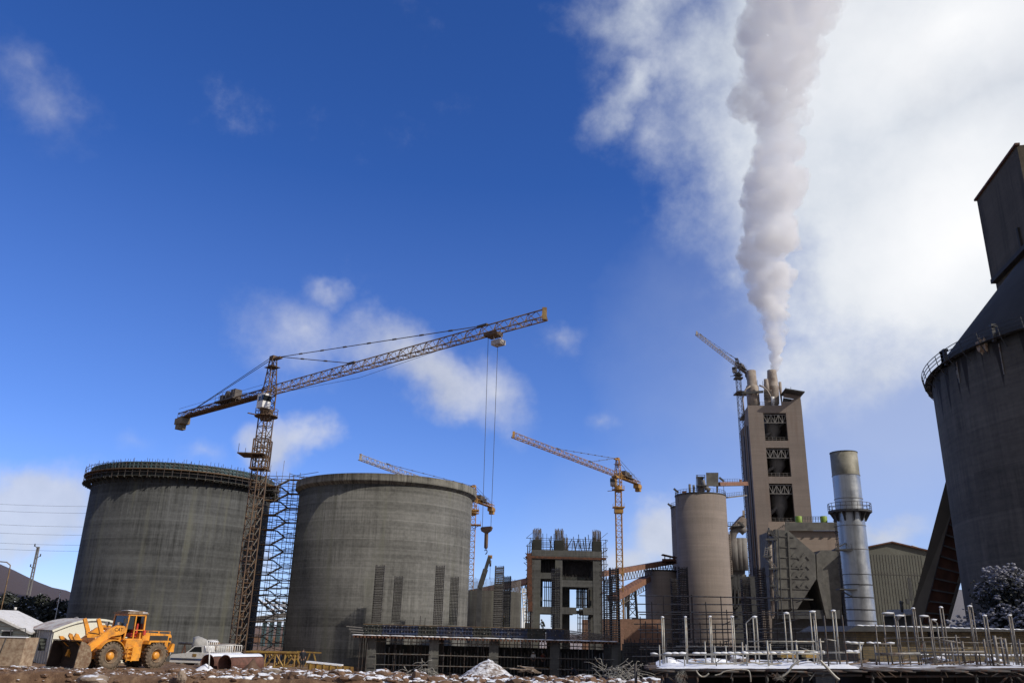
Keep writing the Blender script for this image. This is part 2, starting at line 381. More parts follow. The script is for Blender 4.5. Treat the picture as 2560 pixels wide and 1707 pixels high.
c = mix(nt, ramp(nt, n3, [(.5, (0, 0, 0)), (.68, (.75, .75, .75))]), c, (.30, .20, .12))
sn = tex(nt, pos, .8, 7, .62)
thr = math_(nt, 'MULTIPLY_ADD', math_(nt, 'SMOOTH_MIN', math_(nt, 'MULTIPLY_ADD', px.outputs[0], .05, .95), .22, .1), 1.0, 0)
f = math_(nt, 'MULTIPLY', math_(nt, 'GREATER_THAN', math_(nt, 'ADD', sn, thr), .78), math_(nt, 'GREATER_THAN', gn.outputs[2], .9))
c = mix(nt, f, c, (.8, .82, .86))
L(nt, c, b.inputs['Base Color']); b.inputs['Roughness'].default_value = .95; bump(nt, b, math_(nt, 'ADD', n2, n1), .9, .12)
M['ground'] = m
g = MB(); nx = len(xs)
g.add([(x, y, gz(x, y)) for y in ys for x in xs], [(j * nx + i, j * nx + i + 1, (j + 1) * nx + i + 1, (j + 1) * nx + i) for j in range(len(ys) - 1) for i in range(nx - 1)], True)
tag(g.build('ground', M['ground']), kind='structure')

# snow on top, earth below
def snowy(name, col, thr=.55, var=.3, soft=.15):
    m, nt, b = nodes(name); pos = geo_pos(nt)
    gn = N(nt, 'ShaderNodeSeparateXYZ'); L(nt, N(nt, 'ShaderNodeNewGeometry').outputs['Normal'], gn.inputs[0])
    n1 = tex(nt, pos, 2.2, 7, .65)
    c = ramp(nt, n1, [(.3, tuple(v * (1 - var) for v in col)), (.7, tuple(v * (1 + var) for v in col))])
    h = math_(nt, 'MULTIPLY_ADD', math_(nt, 'SUBTRACT', n1, .5), 1.2, gn.outputs[2])
    c = mix(nt, ramp(nt, h, [(thr, (0, 0, 0)), (thr + soft, (1, 1, 1))]), c, (.82, .84, .88))
    L(nt, c, b.inputs['Base Color']); b.inputs['Roughness'].default_value = .9; bump(nt, b, n1, .6, .08); return m
M['rubble'] = snowy('snowy_rubble', (.12, .072, .045), .78, soft=.12)
M['rubble_bare'] = snowy('earth_clods', (.17, .10, .06), .93)
M['rock_pale'] = snowy('pale_rock', (.26, .20, .15), .85)
M['heap'] = snowy('snow_dusted_heap', (.16, .11, .075), .62, soft=.3)
M['hill'] = snowy('bare_hill', (.075, .056, .055), 1.06, .4, .12)
M['hill_snow'] = snowy('snowy_hill', (.16, .15, .15), 1.0, .3)

ICO = []
def ico(sub=2):
    bm = bmesh.new(); bmesh.ops.create_icosphere(bm, subdivisions=sub, radius=1); v = [x.co.copy() for x in bm.verts]; f = [[w.index for w in q.verts] for q in bm.faces]; bm.free(); return v, f
ICO1 = ico(1); ICO2 = ico(2); ICO3 = ico(3)
def blob(mb, c, sx, sy, sz, seed, amt=.35, base=ICO2, fr=1.3, smooth=False):
    c = Vector(c); vs = []
    for v in base[0]:
        k = 1 + amt * mnoise.noise(v * fr + Vector((seed, seed * .7, -seed))) + amt * .5 * mnoise.noise(v * fr * 2.7 + Vector((seed, 3, seed)))
        vs.append(c + Vector((v.x * sx * k, v.y * sy * k, v.z * sz * k)))
    mb.add(vs, base[1], smooth)
rb = MB(); rb2 = MB(); rnd = random.Random(3)
for i in range(1500):
    u = rnd.uniform(540, 1640) if i < 1100 else rnd.uniform(430, 760)
    y = rnd.uniform(0, 1) ** 1.6 * 8.5; p0 = at(u, 1600, 52); x = p0.x
    y = edge_y(x) + .05 + y; x *= y / 52
    if x < -13 and rnd.random() < .35: continue
    s = rnd.choice([.06, .08, .1, .13, .17, .24, .34]) * rnd.uniform(.7, 1.2) * (.7 if x < -14 else 1)
    blob(rb if (x > -15.5 and rnd.random() < .5) else rb2, (x, y, gz(x, y) + s * .15), s * rnd.uniform(.8, 1.6), s * rnd.uniform(.8, 1.4), s * rnd.uniform(.5, .9), i * 1.7, base=ICO1 if s < .15 else ICO2)
for i in range(450):          # clods on the loader's yard and its bank
    x = rnd.uniform(-33, -15); y = edge_y(x) + rnd.uniform(-1.2, 5)
    s = rnd.choice([.03, .05, .07, .1, .16]) * rnd.uniform(.8, 1.3)
    blob(rb2, (x, y, gz(x, y) + s * .1), s * 1.4, s * 1.2, s * .7, i * 2.3, base=ICO1)
tag(rb.build('rubble', M['rubble']), 'snow covered lumps of rubble strewn along the edge of the pit', 'rubble', kind='stuff')
tag(rb2.build('dirt', M['rubble_bare']), 'bare brown clods of earth scattered on the muddy yard', 'dirt', kind='stuff')
sn = MB()                    # ribbons of old snow lying along the lip
for (u0, u1, dy, w, th) in [(535, 690, .25, .35, .12), (640, 690, .35, .5, .2), (880, 1010, .5, .4, .1), (1030, 1180, .4, .5, .12), (1290, 1560, .7, .6, .12), (1180, 1420, 3.0, .8, .1), (1420, 1620, 2.2, .8, .1), (770, 870, 1.4, .5, .1)]:
    n = int((u1 - u0) / 4)
    for i in range(n):
        p0 = at(u0 + (u1 - u0) * i / n, 1600, 52); x = p0.x; y = edge_y(x) + dy + .35 * nz(x, 0, 1.3, 2); x *= y / 52
        if rnd.random() < .35: continue
        blob(sn, (x, y, gz(x, y) + .02), .2, w * rnd.uniform(.25, .7), .7 * th * rnd.uniform(.5, 1.3), i * 3.1 + u0, base=ICO2, smooth=True)
tag(sn.build('snow', M['snow']), 'patches of old snow lying along the lip of the pit', 'snow', kind='stuff')

# named heaps and rocks
def heap(px0, px1, ytop, Y, m, name, label, cat, seed, amt=.25, hz=None):
    a = at(px0, 1650, Y); b_ = at(px1, 1650, Y); c = (a + b_) / 2; zb = gz(c.x, Y) - .1; zt = at((px0 + px1) / 2, ytop, Y).z
    h = zt - zb; w = (b_.x - a.x) / 2; g = MB(); n = 40; k = 18; vs = []
    for j in range(k + 1):
        for i in range(n):
            an = 2 * math.pi * i / n; rr = j / k
            x = c.x + math.cos(an) * rr * w * 1.15; y = Y + math.sin(an) * rr * w * .9
            z = zb + h * max(0, (1 - rr ** 1.15)) * (1 + amt * .5 * nz(x, y, .8, seed)) + (amt * .35 * h * nz(x, y, 2.3, seed) + amt * .3 * h * nz(x, y, 5, seed)) * (1 - rr)
            vs.append((x, y, z))
    fs = [(j * n + i, j * n + (i + 1) % n, (j + 1) * n + (i + 1) % n, (j + 1) * n + i) for j in range(k) for i in range(n)]
    g.add(vs, fs, False)
    return tag(g.build(name, m), label, cat)
heap(1150, 1290, 1648, 62, M['heap'], 'gravel_heap', 'conical gravel heap dusted with snow in front of the concrete columns', 'heap', 4)
heap(488, 545, 1657, 57.5, M['snow'], 'snow_heap', 'small white snow heap in front of the two big pipes', 'snow heap', 9)
heap(600, 665, 1655, 57, M['rubble'], 'earth_heap', 'low brown earth heap topped with snow beside the red pipe', 'heap', 15, .5)
for i, (u, v, Y, s, lab) in enumerate([(455, 1693, 50.2, .42, 'pale upright boulder stuck in the bank below the pickup'), (680, 1678, 52.2, .5, 'flat tan rock with a snow cap on the lip below the yellow lattice'),
        (232, 1700, 50.0, .75, 'rounded brown boulder bulging from the bank below the wheel loader'), (1040, 1690, 51.8, .4, 'snow capped stone at the pit edge below the concrete frame')]):
    r = MB(); c = at(u, v, Y); blob(r, c, s * (1.2 if i in (1, 2) else .6), s * .8, s * (.4 if i in (1, 2) else .9), 5 + i * 7, .3, ICO3, smooth=False)
    tag(r.build('boulder', M['rock_pale'] if i != 3 else M['rubble']), lab, 'rock', 'boulders along the bank')

# far hills
def ridge(name, pts, Y, depth, m, back=1.0):
    g = MB(); P = [at(x, y, Y) for x, y in pts]; n = len(P); rows = 9; vs = []
    for j in range(rows):
        t = j / (rows - 1)
        for i, p in enumerate(P):
            k = math.sin(min(1, t * 1.0) * math.pi / 2); z = -3 + (p.z + 3) * k + 2.0 * nz(p.x, j * 40, .03, 4) * k * (1 - t)
            vs.append((p.x * (1 - .35 * (1 - t)), p.y * (1 - .35 * (1 - t)), z))
    for i, p in enumerate(P): vs.append((p.x * 1.4, p.y * 1.4, -3))
    g.add(vs, [(j * n + i, j * n + i + 1, (j + 1) * n + i + 1, (j + 1) * n + i) for j in range(rows) for i in range(n - 1)], True)
    tag(g.build(name, m), kind='structure')
ridge('hills', [(-500, 1350), (-250, 1360), (-120, 1385), (-40, 1402), (0, 1413), (35, 1428), (60, 1440), (95, 1456), (130, 1469), (165, 1476), (200, 1490), (280, 1520), (400, 1545), (600, 1556)], 620, 200, M['hill'])
ridge('hills', [(2050, 1600), (2150, 1560), (2230, 1510), (2300, 1486), (2380, 1474), (2440, 1480), (2520, 1500), (2650, 1490), (2900, 1470)], 640, 200, M['hill_snow'])

# ------------------------------------------------------------------ the two big raw silos
S1 = Vector((-50.56, 130, -2.2)); R1 = 13.1
S2 = Vector((-18.9, 130, -2.2)); R2 = 13.3
ztop1 = cyl_z(340, 1152.5, S1.x, S1.y, R1 + .5)
zled1 = cyl_z(340, 1168.5, S1.x, S1.y, R1 + 1.2)
zlow1 = cyl_z(340, 1186.5, S1.x, S1.y, R1 + 1.2)
t = thing('concrete_silo', 'big grey concrete silo still ringed with formwork and scaffold at its top', 'silo', S1, group='raw concrete silos')
w = MB(); w.lathe([(R1, -2.2), (R1, zled1 + .3), (R1 - .4, zled1 + .3), (R1 - .4, -2.2)], S1, 128); w.build('wall', M['silo_a'], t)
f = MB(); f.lathe([(R1 + .02, zled1), (R1 + .22, zled1), (R1 + .22, ztop1), (R1 + .02, ztop1)], S1, 128, False, True)
for i in range(132):
    a = 2 * math.pi * i / 132; d = Vector((math.cos(a), math.sin(a), 0)); c = S1 + d * (R1 + .3); c.z = 0
    f.beam(c + Vector((0, 0, zled1)), c + Vector((0, 0, ztop1 + .02)), .12, .14)
for k in (.12, .5, .9):
    z = zled1 + (ztop1 - zled1) * k; f.lathe([(R1 + .22, z - .04), (R1 + .36, z - .04), (R1 + .36, z + .04), (R1 + .22, z + .04)], S1, 96, False, True)
f.build('formwork', M['form_teal'], t)
d_ = MB(); d_.lathe([(R1 + .25, zled1 - .1), (R1 + 1.25, zled1 - .1), (R1 + 1.25, zled1 - .03), (R1 + .25, zled1 - .03)], S1, 96, False, True); d_.build('work_deck', M['wood'], t)
d_ = MB(); d_.lathe([(R1 + .12, zlow1 - .05), (R1 + 1.15, zlow1 - .05), (R1 + 1.15, zlow1 + .02), (R1 + .12, zlow1 + .02)], S1, 96, False, True)
for i in range(72):
    a = 2 * math.pi * (i + .3) / 72; d = Vector((math.cos(a), math.sin(a), 0)); c = Vector((S1.x, S1.y, 0))
    d_.beam(c + d * (R1 + .05) + Vector((0, 0, zlow1 - .14)), c + d * (R1 + 1.3) + Vector((0, 0, zlow1 - .14)), .12, .16)
    d_.beam(c + d * (R1 + .03) + Vector((0, 0, zlow1 - .75)), c + d * (R1 + 1.0) + Vector((0, 0, zlow1 - .18)), .1, .1)
d_.build('hanging_deck', M['form_dark'], t)
h_ = MB(); rnd = random.Random(5)
for i in range(80):
    a = 2 * math.pi * i / 80; d = Vector((math.cos(a), math.sin(a), 0)); c = Vector((S1.x, S1.y, 0)) + d * (R1 + 1.15)
    h_.tube(c + Vector((0, 0, zlow1 - .3)), c + Vector((0, 0, ztop1 - .1 + rnd.uniform(0, .5))), .035, 4)
for z in (zlow1 + .5, zlow1 + 1.0, zled1 + .45, zled1 + .85):
    h_.lathe([(R1 + 1.13, z), (R1 + 1.19, z), (R1 + 1.19, z + .05), (R1 + 1.13, z + .05)], S1, 80, False, True)
h_.build('guard_rail', M['scaf_dark'], t)
r_ = MB()
for i in range(150):
    a = 2 * math.pi * (i + rnd.uniform(-.2, .2)) / 150; d = Vector((math.cos(a), math.sin(a), 0)); c = Vector((S1.x, S1.y, 0)) + d * (R1 - .2)
    r_.tube(c + Vector((0, 0, ztop1 - .3)), c + d * rnd.uniform(-.1, .1) + Vector((0, 0, ztop1 + rnd.uniform(.25, .75))), .028, 4)
tag(r_.build('starter_bars', M['rebar_dark'], t), kind='stuff')

ztop2 = cyl_z(904, 1181.5, S2.x, S2.y, R2 + .62); zrim2 = cyl_z(904, 1199.5, S2.x, S2.y, R2 + .62)
t = thing('concrete_silo', 'finished bare concrete silo with a stained projecting rim behind the column frame', 'silo', S2, group='raw concrete silos')
w = MB(); w.lathe([(R2, -2.2), (R2, zrim2 - .35), (R2 - .5, zrim2 - .35), (R2 - .5, -2.2)], S2, 128); w.build('wall', M['silo_b'], t)
f = MB(); f.lathe([(R2 - .3, zrim2 - .4), (R2 + .01, zrim2 - .4), (R2 + .6, zrim2), (R2 + .62, zrim2 + .05), (R2 + .62, ztop2), (R2 - .3, ztop2)], S2, 160, False, True)
f.build('rim', M['rim'], t)
for i in range(11):                                        # dark anchor brackets left in a column near the left edge
    z = 19.5 - i * 1.95; a = math.atan2(-1, 0) - R(66); d = Vector((math.cos(a), math.sin(a), 0)); c = Vector((S2.x, S2.y, 0)) + d * R2
    f = MB(); f.box(c.x - .13, c.x + .13, c.y - .2, c.y + .1, z - .22, z + .22); f.build('wall_anchor', M['steel_dark'], t)

# third low silo behind, still open with bars on top
Y3 = 190
a = at(1172, 1560, Y3); b_ = at(1303, 1560, Y3); rad = (b_.x - a.x) * .62; c3 = Vector((b_.x - rad, Y3 + 4, -2.2))
z3 = cyl_z(1240, 1476, c3.x, c3.y, rad)
t = thing('concrete_silo', 'low dark unfinished silo with bars on top, half hidden by the rimmed silo', 'silo', c3, group='raw concrete silos')
w = MB(); w.lathe([(rad, -2.2), (rad, z3), (rad - .4, z3), (rad - .4, -2.2)], c3, 96); w.build('wall', M['silo_c'], t)
r_ = MB()
for i in range(150):
    a_ = 2 * math.pi * i / 150; p = Vector((c3.x + (rad - .2) * math.cos(a_), c3.y + (rad - .2) * math.sin(a_), z3))
    r_.tube(p, p + Vector((0, 0, 2.6 + rnd.uniform(-.2, .2))), .035, 4)
tag(r_.build('starter_bars', M['rebar'], t), kind='stuff')

# ------------------------------------------------------------------ tower cranes
def tower_crane(label, Y, mast_px, root_px, head_px, tip_px, ce_px, trolley_px, hook_px, mw, mats, full=True, tip_drop=0, zbase=-2.2, collars=(), group='tower cranes', ties=(.36, .82), head_w=.9):
    my, mj, mc, md = mats
    m0 = at(*mast_px, Y); zj = at(*root_px, Y).z; zh = at(*head_px, Y).z
    base = Vector((m0.x, Y, zbase)); t = thing('tower_crane', label, 'tower crane', base, group=group)
    tip = atz(*tip_px, zj); ce = atz(*ce_px, zj)
    jd = (Vector((tip.x, tip.y, zj)) - Vector((base.x, Y, zj))); jl = jd.length; jd.normalize()
    cl = (Vector((ce.x, ce.y, zj)) - Vector((base.x, Y, zj))).length; side = jd.cross(Vector((0, 0, 1)))
    top = Vector((base.x, Y, zj)); s = mw / 1.5
    rot = math.atan2(jd.y, jd.x)
    # mast: four legs with bracing
    m_ = MB(); zt = zj - 3.4 * s
    ax = Vector((math.cos(rot), math.sin(rot), 0)) if full else Vector((1, 0, 0)); n = int((zt - zbase) / (mw * .95))
    m_.lattice(base, Vector((base.x, Y, zt)), mw, mw, n, mw * .065, mw * .034, up=ax)
    # centre the lattice about the axis
    for v in m_.v: v -= ax * (mw / 2)
    m_.build('mast', my, t)
    # slewing platform
    p_ = MB(); c = Vector((base.x, Y, zt))
    p_.lathe([(0, zt - .5 * s), (.8 * s, zt - .5 * s), (1.05 * s, zt), (0, zt)], c, 20, False)
    p_.lathe([(.5 * s, zt), (1.65 * s, zt), (1.65 * s, zt + .14 * s), (.5 * s, zt + .14 * s)], c, 20, False, True)
    for i in range(12):
        a = 2 * math.pi * i / 12; q = c + Vector((math.cos(a), math.sin(a), 0)) * 1.6 * s; p_.tube(q, q + Vector((0, 0, 1.1 * s)), .03 * s, 4)
    for z in (.6, 1.1): p_.lathe([(1.58 * s, zt + z * s - .025), (1.63 * s, zt + z * s - .025), (1.63 * s, zt + z * s + .025), (1.58 * s, zt + z * s + .025)], c, 16, False, True)
    p_.lathe([(0, zt + .14 * s), (.95 * s, zt + .14 * s), (.95 * s, zt + 1.0 * s), (.75 * s, zt + 1.1 * s), (0, zt + 1.1 * s)], c, 24, False)
    p_.beam(c + side * 1.2 * s, c + side * 3.0 * s, .25 * s, .12 * s)
    p_.build('slewing_platform', my, t)
    # turntable column + cab
    k_ = MB(); k_.lattice(Vector((base.x, Y, zt + 1.0 * s)), Vector((base.x, Y, zj + 1.0 * s)), mw * .95, mw * .95, 3, mw * .07, mw * .045, up=jd)
    for v in k_.v: v -= jd * (mw * .475)
    k_.build('turntable', my, t)
    cb = MB(); cc = top + side * (1.0 * s) + jd * .5 * s + Vector((0, 0, -2.4 * s))
    def obox(mb, c, lx, ly, lz):
        a = jd * lx / 2; b2 = side * ly / 2; u = Vector((0, 0, lz))
        mb.hexa([c - a - b2, c + a - b2, c + a + b2, c - a + b2, c - a - b2 + u, c + a - b2 + u, c + a + b2 + u, c - a + b2 + u])
    obox(cb, cc, 1.5 * s, 1.3 * s, 2.1 * s); cab = cb.build('cab', M['white'] if full else mc, t)
    wn = MB(); obox(wn, cc + jd * .55 * s + Vector((0, 0, 1.0 * s)), .5 * s, 1.34 * s, .8 * s); obox(wn, cc + Vector((0, 0, 1.0 * s)) - jd * .1, .55 * s, 1.34 * s, .7 * s); wn.build('window', M['glass'], cab)
    # head
    h_ = MB(); hw = mw * head_w; h_.lattice(top + Vector((0, 0, .6 * s)), Vector((base.x, Y, zh)), hw, hw, 4, mw * .06, mw * .035, up=jd, w2=hw * .5, h2=hw * .5)
    for v in h_.v: v -= jd * (hw * (.5 - .25 * max(0, min(1, (v.z - zj) / (zh - zj)))))
    hc = Vector((base.x, Y, zh)); obox(h_, hc - Vector((0, 0, .3 * s)), 1.0 * s, .8 * s, .5 * s); obox(h_, hc + jd * 1.2 * s - Vector((0, 0, .5 * s)), 1.6 * s, .5 * s, .3 * s)
    obox(h_, hc - Vector((0, 0, 1.6 * s)), 1.9 * s, 1.5 * s, .08 * s); h_.build('tower_head', my, t)
    # jib
    j_ = MB(); jh = 1.25 * s; jw = 1.15 * s; p0 = top + jd * .8 * s; p1 = top + jd * jl
    j_.lattice(p0, p1, jw, jh, int(jl / (1.15 * s)), .085 * s, .04 * s, tri=True, h2=jh * .9); j_.box(p1.x - .25 * s, p1.x + .25 * s, p1.y - .25 * s, p1.y + .25 * s, p1.z - .1, p1.z + jh)
    j_.build('jib', mj, t)
    # counter jib
    k_ = MB(); q1 = top - jd * cl; k_.lattice(top - jd * .6 * s, q1, 1.2 * s, .75 * s, max(4, int(cl / (1.2 * s))), .09 * s, .045 * s)
    k_.beam(top - jd * .6 * s + Vector((0, 0, .02)), q1 + Vector((0, 0, .02)), 1.25 * s, .07 * s)
    for sg in (-1, 1): k_.tube(top + side * sg * .62 * s - jd * s + Vector((0, 0, 1.5 * s)), q1 + side * sg * .62 * s + Vector((0, 0, 1.5 * s)), .025 * s, 4)
    k_.build('counter_jib', my, t)
    b2 = MB(); obox(b2, q1 - Vector((0, 0, 1.1 * s)) + jd * .6 * s, 2.3 * s, 1.5 * s, 1.0 * s); obox(b2, q1 - Vector((0, 0, 1.9 * s)) + jd * .3 * s, 1.1 * s, 1.3 * s, .85 * s); b2.build('counterweight', M['ballast'] if full else my, t)
    wv = MB(); wc = top - jd * cl * .42 + Vector((0, 0, .8 * s)); obox(wv, wc - Vector((0, 0, .25 * s)), 5.2 * s, 2.3 * s, .18 * s)
    dr = wc + Vector((0, 0, .75 * s)); wv.tube(dr - side * .7 * s, dr + side * .7 * s, .6 * s, 12); obox(wv, wc + jd * 1.5 * s, 1.2 * s, 1.2 * s, 1.4 * s); obox(wv, wc - jd * 1.5 * s, .9 * s, 1.4 * s, .9 * s)
    for sg in (-1, 1):
        for k in range(6): q = wc + jd * (k - 2.5) * s + side * sg * 1.1 * s; wv.tube(q, q + Vector((0, 0, 1.1 * s)), .03 * s, 4)
        wv.tube(wc - jd * 2.5 * s + side * sg * 1.1 * s + Vector((0, 0, 1.1 * s)), wc + jd * 2.5 * s + side * sg * 1.1 * s + Vector((0, 0, 1.1 * s)), .03 * s, 4)
    wv.build('hoist_winch', md, t)
    # ties
    he = hc + jd * 1.8 * s - Vector((0, 0, .25 * s))
    for fr in ties:
        e = MB(); q = top + jd * jl * fr + Vector((0, 0, jh)); e.tube(he, q, .06 * s, 5)
        nn = 3 if fr < .5 else 8
        for i in range(1, nn): c_ = he.lerp(q, i / nn); d2 = (q - he).normalized() * .35 * s; e.tube(c_ - d2, c_ + d2, .12 * s, 5)
        e.beam(q - jd * .6 * s, q + jd * .9 * s, .3 * s, .25 * s); e.build('jib_tie', md, t)
    for sg, fr in ((-1, .97), (1, .82)):
        e = MB(); e.tube(hc - jd * .4 * s + side * sg * .2 * s, q1 + jd * cl * (1 - fr) + side * sg * .5 * s + Vector((0, 0, .7 * s)), .05 * s, 5); e.build('counter_tie', md, t)
    # trolley, ropes, hook
    if trolley_px:
        tr = atz(*trolley_px, zj - .4 * s); dd = (tr - top).dot(jd); tc = top + jd * dd
        e = MB(); obox(e, tc - Vector((0, 0, .45 * s)), 1.7 * s, 1.4 * s, .4 * s); e.build('trolley', my, t)
        e = MB()
        if full:
            bc = tc + jd * 1.0 * s + side * .2 * s - Vector((0, 0, 1.75 * s)); obox(e, bc, 1.3 * s, 1.0 * s, .55 * s)
            for a_ in (-.55, .55): e.tube(bc + jd * a_ * s + Vector((0, 0, .5 * s)), bc + jd * (a_ - .3) * s + Vector((0, 0, 1.6 * s)), .05 * s, 4)
            e.build('service_basket', M['crane_w'], t)
        zk = at(*hook_px, tc.y).z; hz = .75 * s
        for sg in (-1, 1):
            e = MB(); e.tube(tc + jd * sg * hz - Vector((0, 0, .4 * s)), Vector((tc.x, tc.y, zk + 1.1 * s)) + jd * sg * hz * .8, .022 if full else .03, 4); e.build('hoist_rope', M['cable'], t)
        hk = Vector((tc.x, tc.y, zk)); e = MB()
        e.prism([hk - side * .12 * s + Vector((0, 0, z * s)) + jd * x * s for x, z in ((-.78, 1.25), (-.62, 1.4), (.62, 1.4), (.78, 1.25), (.62, .95), (.2, .75), (-.2, .75), (-.62, .95))], side * .24 * s)
        obox(e, hk - Vector((0, 0, .75 * s)), .3 * s, .26 * s, 1.5 * s); obox(e, hk - Vector((0, 0, .85 * s)), .2 * s, .2 * s, .15 * s)
        o = e.build('hook_block', my, t)
        e = MB(); e.path([hk + jd * .18 * s * math.sin(a_) + Vector((0, 0, -1.15 * s - .22 * s * math.cos(a_))) for a_ in [i * .5 - .3 for i in range(10)]], .05 * s, 6); e.build('hook', M['steel_dark'], o)
    if full:
        e = MB(); e.tube(top + jd * 1.5 * s - Vector((0, 0, .1)), top + jd * (jl * .40) - Vector((0, 0, 1.15 * s)), .02, 4); e.tube(top + jd * (jl * .40) - Vector((0, 0, 1.15 * s)), top + jd * jl * .8, .02, 4); e.build('trolley_rope', M['cable'], t)
    for (cp, dx, w2, hh, nm) in collars:
        z = at(*cp, Y).z; e = MB(); q = Vector((base.x + dx, Y, z)); e.box(q.x - w2 / 2, q.x + w2 / 2, Y - w2 * .45, Y + w2 * .45, z - hh / 2, z + hh / 2)
        if hh < .5:
            for sx in (-1, 1):
                for sy in (-1, 1): e.tube((q.x + sx * w2 * .47, Y + sy * w2 * .42, z), (q.x + sx * w2 * .47, Y + sy * w2 * .42, z + 1.1), .03, 4)
            e.beam((base.x + (w2 / 2 + dx) * .9, Y, z), (base.x, Y, z - 1.0), .12)
        e.build(nm, my, t)
    return t, top, jd, zj
CY = 95
CR = tower_crane('tall orange tower crane in front of the two big silos, its jib reaching right', CY, (637, 1266), (682, 986), (686.7, 893.8), (1361, 797), (462, 1048), (1232, 840), (1207, 1350), 1.22,
    (M['crane_old'], M['crane_jib'], M['crane_w'], M['crane_dark']), True, collars=[((652, 1138), -.9, 3.0, .12, 'access_platform')])
t0, top0, jd0, zj0 = CR
# climbing cage round the mast
e = MB(); z1 = at(645, 1172, CY).z; z2 = at(652, 1100, CY).z; bx = t0.location.x; w2 = .83
for sx in (-1, 1):
    for sy in (-1, 1): e.beam((bx + sx * w2, CY + sy * w2, z1), (bx + sx * w2, CY + sy * w2, z2), .14)
zz = [z1 + (z2 - z1) * i / 3 for i in range(4)]
for z in zz:
    for a, b_ in (((-1, -1), (1, -1)), ((1, -1), (1, 1)), ((1, 1), (-1, 1)), ((-1, 1), (-1, -1))): e.beam((bx + a[0] * w2, CY + a[1] * w2, z), (bx + b_[0] * w2, CY + b_[1] * w2, z), .1)
for i in range(3): e.beam((bx - w2, CY - w2, zz[i + 1]), (bx + w2, CY - w2, zz[i]), .09); e.beam((bx + w2, CY - w2, zz[i + 1]), (bx + w2, CY + w2, zz[i]), .09)
e.box(bx - w2 - .15, bx + w2 + .15, CY - w2 - .15, CY + w2 + .15, z1 - .1, z1 + .05)
e.build('climbing_cage', M['crane_old'], t0)
e = MB()
for i in range(34): e.tube((bx - .55, CY - .58, -1.5 + i * .82), (bx + .45, CY - .58, -1.5 + i * .82), .045, 4)
for i in range(24): z = 0 + i * 1.12; e.tube((bx + .55, CY - .55, z), (bx + .95, CY - .7, z + .75), .05, 4)
e.build('mast_ladder', M['pipe_pale'], t0)

tower_crane('slim orange tower crane standing clear behind the concrete frame building', 220, (1547, 1300), (1541, 1192), (1537, 1146), (1284, 1093), (1612, 1210), (1519, 1195), (1516, 1208), 1.55,
    (M['crane_y'], M['crane_y'], M['crane_w'], M['crane_dark']), False, collars=[((1546, 1268), 0, 3.0, .25, 'tie_collar'), ((1546, 1275), 0, 2.2, 1.6, 'climbing_cage')], ties=(.3, .62))
tower_crane('orange tower crane mostly hidden behind the rimmed silo', 220, (1182, 1300), (1187, 1252), (1181, 1214), (901, 1149), (1250, 1268), None, None, 1.45,
    (M['crane_y'], M['crane_w'], M['crane_w'], M['crane_dark']), False, collars=[((1185, 1276), 0, 3.0, .25, 'tie_collar'), ((1184, 1312), .5, 3.4, .2, 'tie_platform')], ties=(.3, .8))
tower_crane('small dark tower crane clinging to the side of the preheater tower', 262, (1850, 1010), (1838, 916), (1838, 897), (1742, 837), (1866, 938), None, None, 1.35,
    (M['crane_dark'], M['crane_w'], M['crane_w'], M['crane_dark']), False, collars=[((1845, 946), 0, 2.6, .5, 'tie_collar'), ((1847, 983), 1.5, 5.6, .35, 'tie_beam')], ties=(.45, .9))
# ------------------------------------------------------------------ wheel loader (local: x forward, y left, z up)
def text_mesh(name, body, size, m, parent, mtx, extrude=.01):
    cu = bpy.data.curves.new(name, 'FONT'); cu.body = body; cu.size = size; cu.extrude = extrude; cu.align_x = 'CENTER'; cu.align_y = 'CENTER'
    o = bpy.data.objects.new(name, cu); COL.objects.link(o)
    bpy.context.view_layer.update()
    me = bpy.data.meshes.new_from_object(o.evaluated_get(bpy.context.evaluated_depsgraph_get())); me.name = name
    bpy.data.objects.remove(o); me.materials.clear(); me.materials.append(m); me.transform(mtx)
    for v in me.polygons: v.use_smooth = False
    o = bpy.data.objects.new(name, me); COL.objects.link(o); o.parent = parent; return o
def flank(x, y, z):         # lettering plane on the left flank (normal +y), reading towards -x
    return Matrix.Translation((x, y, z)) @ Matrix(((-1, 0, 0, 0), (0, 0, 1, 0), (0, 1, 0, 0), (0, 0, 0, 1)))
LX, LY = -24.75, 57.6
ld = thing('wheel_loader', 'orange yellow wheel loader with a lowered bucket and enclosed cab on the mud', 'wheel loader', (LX, LY, .0), R(-122))
def pl(name, mb, m, par=ld, **k): return mb.build(name, m, par, world=False, **k)
def yprism(mb, pts, y0, y1): return mb.prism([(x, y0, z) for x, z in pts], (0, y1 - y0, 0))
# rear body
b = MB(); yprism(b, [(-3.05, .75), (-3.05, 2.0), (-2.95, 2.12), (-1.2, 2.2), (-.55, 2.2), (-.55, 1.55), (-.6, .8), (-1.0, .62), (-2.4, .62)], -.62, .62)
yprism(b, [(-.62, .7), (-.62, 1.75), (.55, 1.75), (.62, 1.2), (.45, .6), (-.45, .55)], -.72, .95); yprism(b, [(-.45, .5), (-.45, 1.35), (.1, 1.35), (.1, .5)], .9, 1.12)
yprism(b, [(-3.1, 1.0), (-3.1, 1.5), (-2.95, 1.55), (-2.7, 1.0)], -1.0, 1.0)
pl('body', b, M['loader'])
b = MB(); b.box(-2.75, -1.35, .60, .66, 1.72, 2.02); b.box(-3.0, -2.85, -.4, .66, 1.1, 1.9); pl('engine_grille', b, M['loader_dark'])
b = MB(); b.box(-3.12, -3.07, .3, .7, .85, 1.45); pl('tail_panel', b, M['white'])
b = MB()
